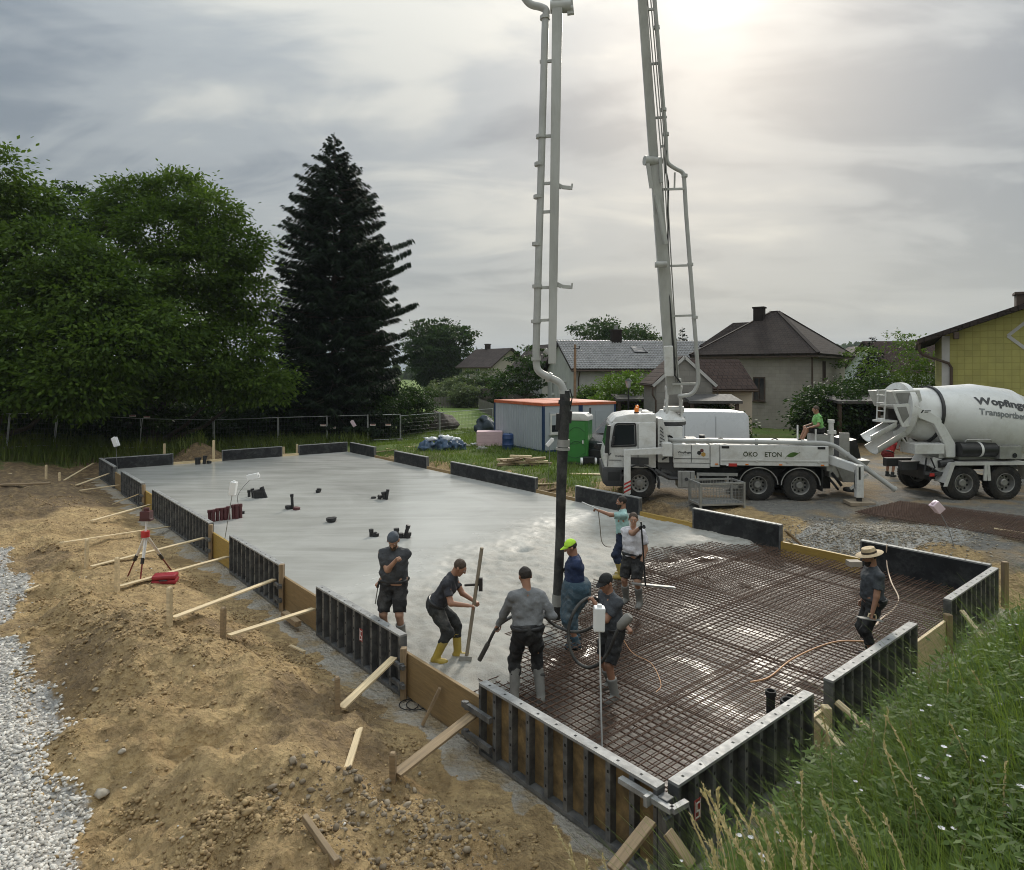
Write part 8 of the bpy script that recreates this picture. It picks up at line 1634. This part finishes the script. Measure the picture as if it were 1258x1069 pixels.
pet = 9; idx = np.repeat(np.arange(len(fx)), pet); a = np.tile(np.arange(pet) * 2 * np.pi / pet, len(fx)); R0 = rs.uniform(.011, .018, len(fx))[idx]; dr = np.stack([np.cos(a), np.sin(a), .35 + 0 * a], -1); nn = np.tile(np.array([[0, -.3, 1.0]]), (len(idx), 1))
pV, pF, pK = leaf_cards(fx[idx] + dr * R0[:, None] * .5, dr, nn, R0 * 1.1, R0 * .75, 0 * R0); tag(link('flower_heads', npmesh('flower_heads', pV, pF, mat('white_petal', (.62, .60, .62), .7, 0, .1), dict(rnd=pK))), kind='stuff')
# dry seed stalks in front
def stalks(name, px, py, Y, hgt, lean, seed, label=None, m='dry'):
    mk = m
    r = np.random.default_rng(seed); n = len(px); sp_ = MB(); C, D, N, L = [], [], [], []
    for i in range(n):
        q = A(px[i], py[i], Y[i]); base = Vector((q.x - lean[i] * hgt[i], q.y + r.uniform(-.1, .1), q.z - hgt[i])); mid = base.lerp(q, .55) + Vector((-.25 * lean[i] * hgt[i], 0, .04)); pts_ = spline([base, mid, q], 6); sp_.tube(pts_, [.0022 - .0013 * k / (len(pts_) - 1) for k in range(len(pts_))], 4)
        m = len(pts_); 
        for k in range(44):
            f = .58 + .42 * k / 44; j = min(m - 2, int(f * (m - 1))); p = pts_[j].lerp(pts_[j + 1], f * (m - 1) - j); d = (pts_[j + 1] - pts_[j]).normalized() + Vector((r.normal() * .35, r.normal() * .35, r.normal() * .25)); C.append(np.array(p) + np.array(d) * .006); D.append(np.array(d)); N.append(unit(1, r)[0]); L.append(r.uniform(.018, .034))
    L = np.array(L); V, F, K = leaf_cards(np.array(C), np.array(D), np.array(N), L, L * .34, r.random(len(L))); k = len(V)
    V = np.concatenate([V, np.array(sp_.v)]); F4 = np.array([f for f in sp_.f if len(f) == 4 ]) ; tag(link(name, npmesh(name, V, np.concatenate([F, F4 + k]), LG[mk], dict(rnd=np.concatenate([K, np.full(len(sp_.v), .4)])))), kind='stuff')
n = 46; px = np.concatenate([rs.uniform(845, 1075, n), rs.uniform(1080, 1240, 14), np.array([682, 700, 722, 740, 795, 1010, 1085, 985, 1165, 1172, 1195])]); py = np.concatenate([rs.uniform(960, 1050, n), rs.uniform(850, 1000, 14), np.array([1016, 1040, 1060, 1050, 1058, 880, 1000, 948, 835, 815, 825])]); Yv = np.concatenate([rs.uniform(2.3, 4.2, n), rs.uniform(3.0, 5.2, 14), np.array([3.0, 3.0, 2.9, 3.1, 3.2, 4.2, 2.6, 3.4, 5.4, 5.6, 5.2])])
stalks('dry_grass_stalks', px, py, Yv, rs.uniform(.55, .95, len(px)), rs.uniform(-.38, .10, len(px)), 3)
n = 130; Yq = rs.uniform(3.0, 10.5, n); pq = 629 + FPX * (.34 + .43 * rs.random(n)); Xq = (pq - 629) / FPX * Yq; dq = edist('right', Xq, Yq); ok = (dq > 1.2) & (dq < 6); Xq, Yq = Xq[ok], Yq[ok]; hq = rs.uniform(.75, 1.25, len(Xq)); zq = gz(Xq, Yq) + hq * .95
stalks('panicle_grass', 629 + Xq / Yq * FPX, HOR + (EYE - zq) / Yq * FPX, Yq, hq, rs.uniform(-.35, .35, len(Xq)), 9, m='panicle')
# lawn and verge
def scatter(n, X0, X1, Y0, Y1, test): x = rs.uniform(X0, X1, n); y = rs.uniform(Y0, Y1, n); ok = test(x, y); return x[ok], y[ok]
wv = lambda x, y: fbm(x * .8, y * .8, 4, 77)
x, y = scatter(60000, -13, 6, 20, 52, lambda x, y: (np.maximum(edist('back', x, y) - 1.0, edist('far', x, y) - 2.6) + .7 * wv(x, y) > .2) & (x - .35 * (y - 21) + .8 * wv(x, y) < 2.2) & (fbm(x * .5, y * .5, 3, 9) + .5 * rs.random(len(x)) > -.12))
V, F, K = blades(x, y, gz(x, y) - .02, rs.uniform(.10, .34, len(x)), .018 + .016 * rs.random(len(x)), rs.uniform(.2, .9, len(x)), 21, 2); tag(link('lawn_grass', npmesh('lawn_grass', V, F, LG['lawn'], dict(rnd=K))), kind='stuff')
x, y = scatter(42000, -40, -9, 24, 50, lambda x, y: (np.maximum(edist('far', x, y) - 2.2, edist('left', x, y) - 5.0) + wv(x, y) > .3) & (edist('far', x, y) > -3) & (y > 27 + .0 * x))
V, F, K = blades(x, y, gz(x, y) - .03, rs.uniform(.35, 1.15, len(x)), .03 + .03 * rs.random(len(x)), rs.uniform(.2, .8, len(x)), 22, 2); tag(link('verge_grass', npmesh('verge_grass', V, F, LG['verge'], dict(rnd=K))), kind='stuff')
# ------------------------------------------------------------------ air
hzm = bpy.data.materials.new('haze'); hzm.use_nodes = True; t = hzm.node_tree; t.nodes.clear(); pv = t.nodes.new('ShaderNodeVolumePrincipled'); pv.inputs['Color'].default_value = (.78, .86, .95, 1); pv.inputs['Density'].default_value = .00022; ho = t.nodes.new('ShaderNodeOutputMaterial'); t.links.new(pv.outputs[0], ho.inputs['Volume'])
HB = MB().b2((-14500, -80, -5), (14500, 16500, 280)).build('haze', [hzm]); tag(HB, kind='stuff')
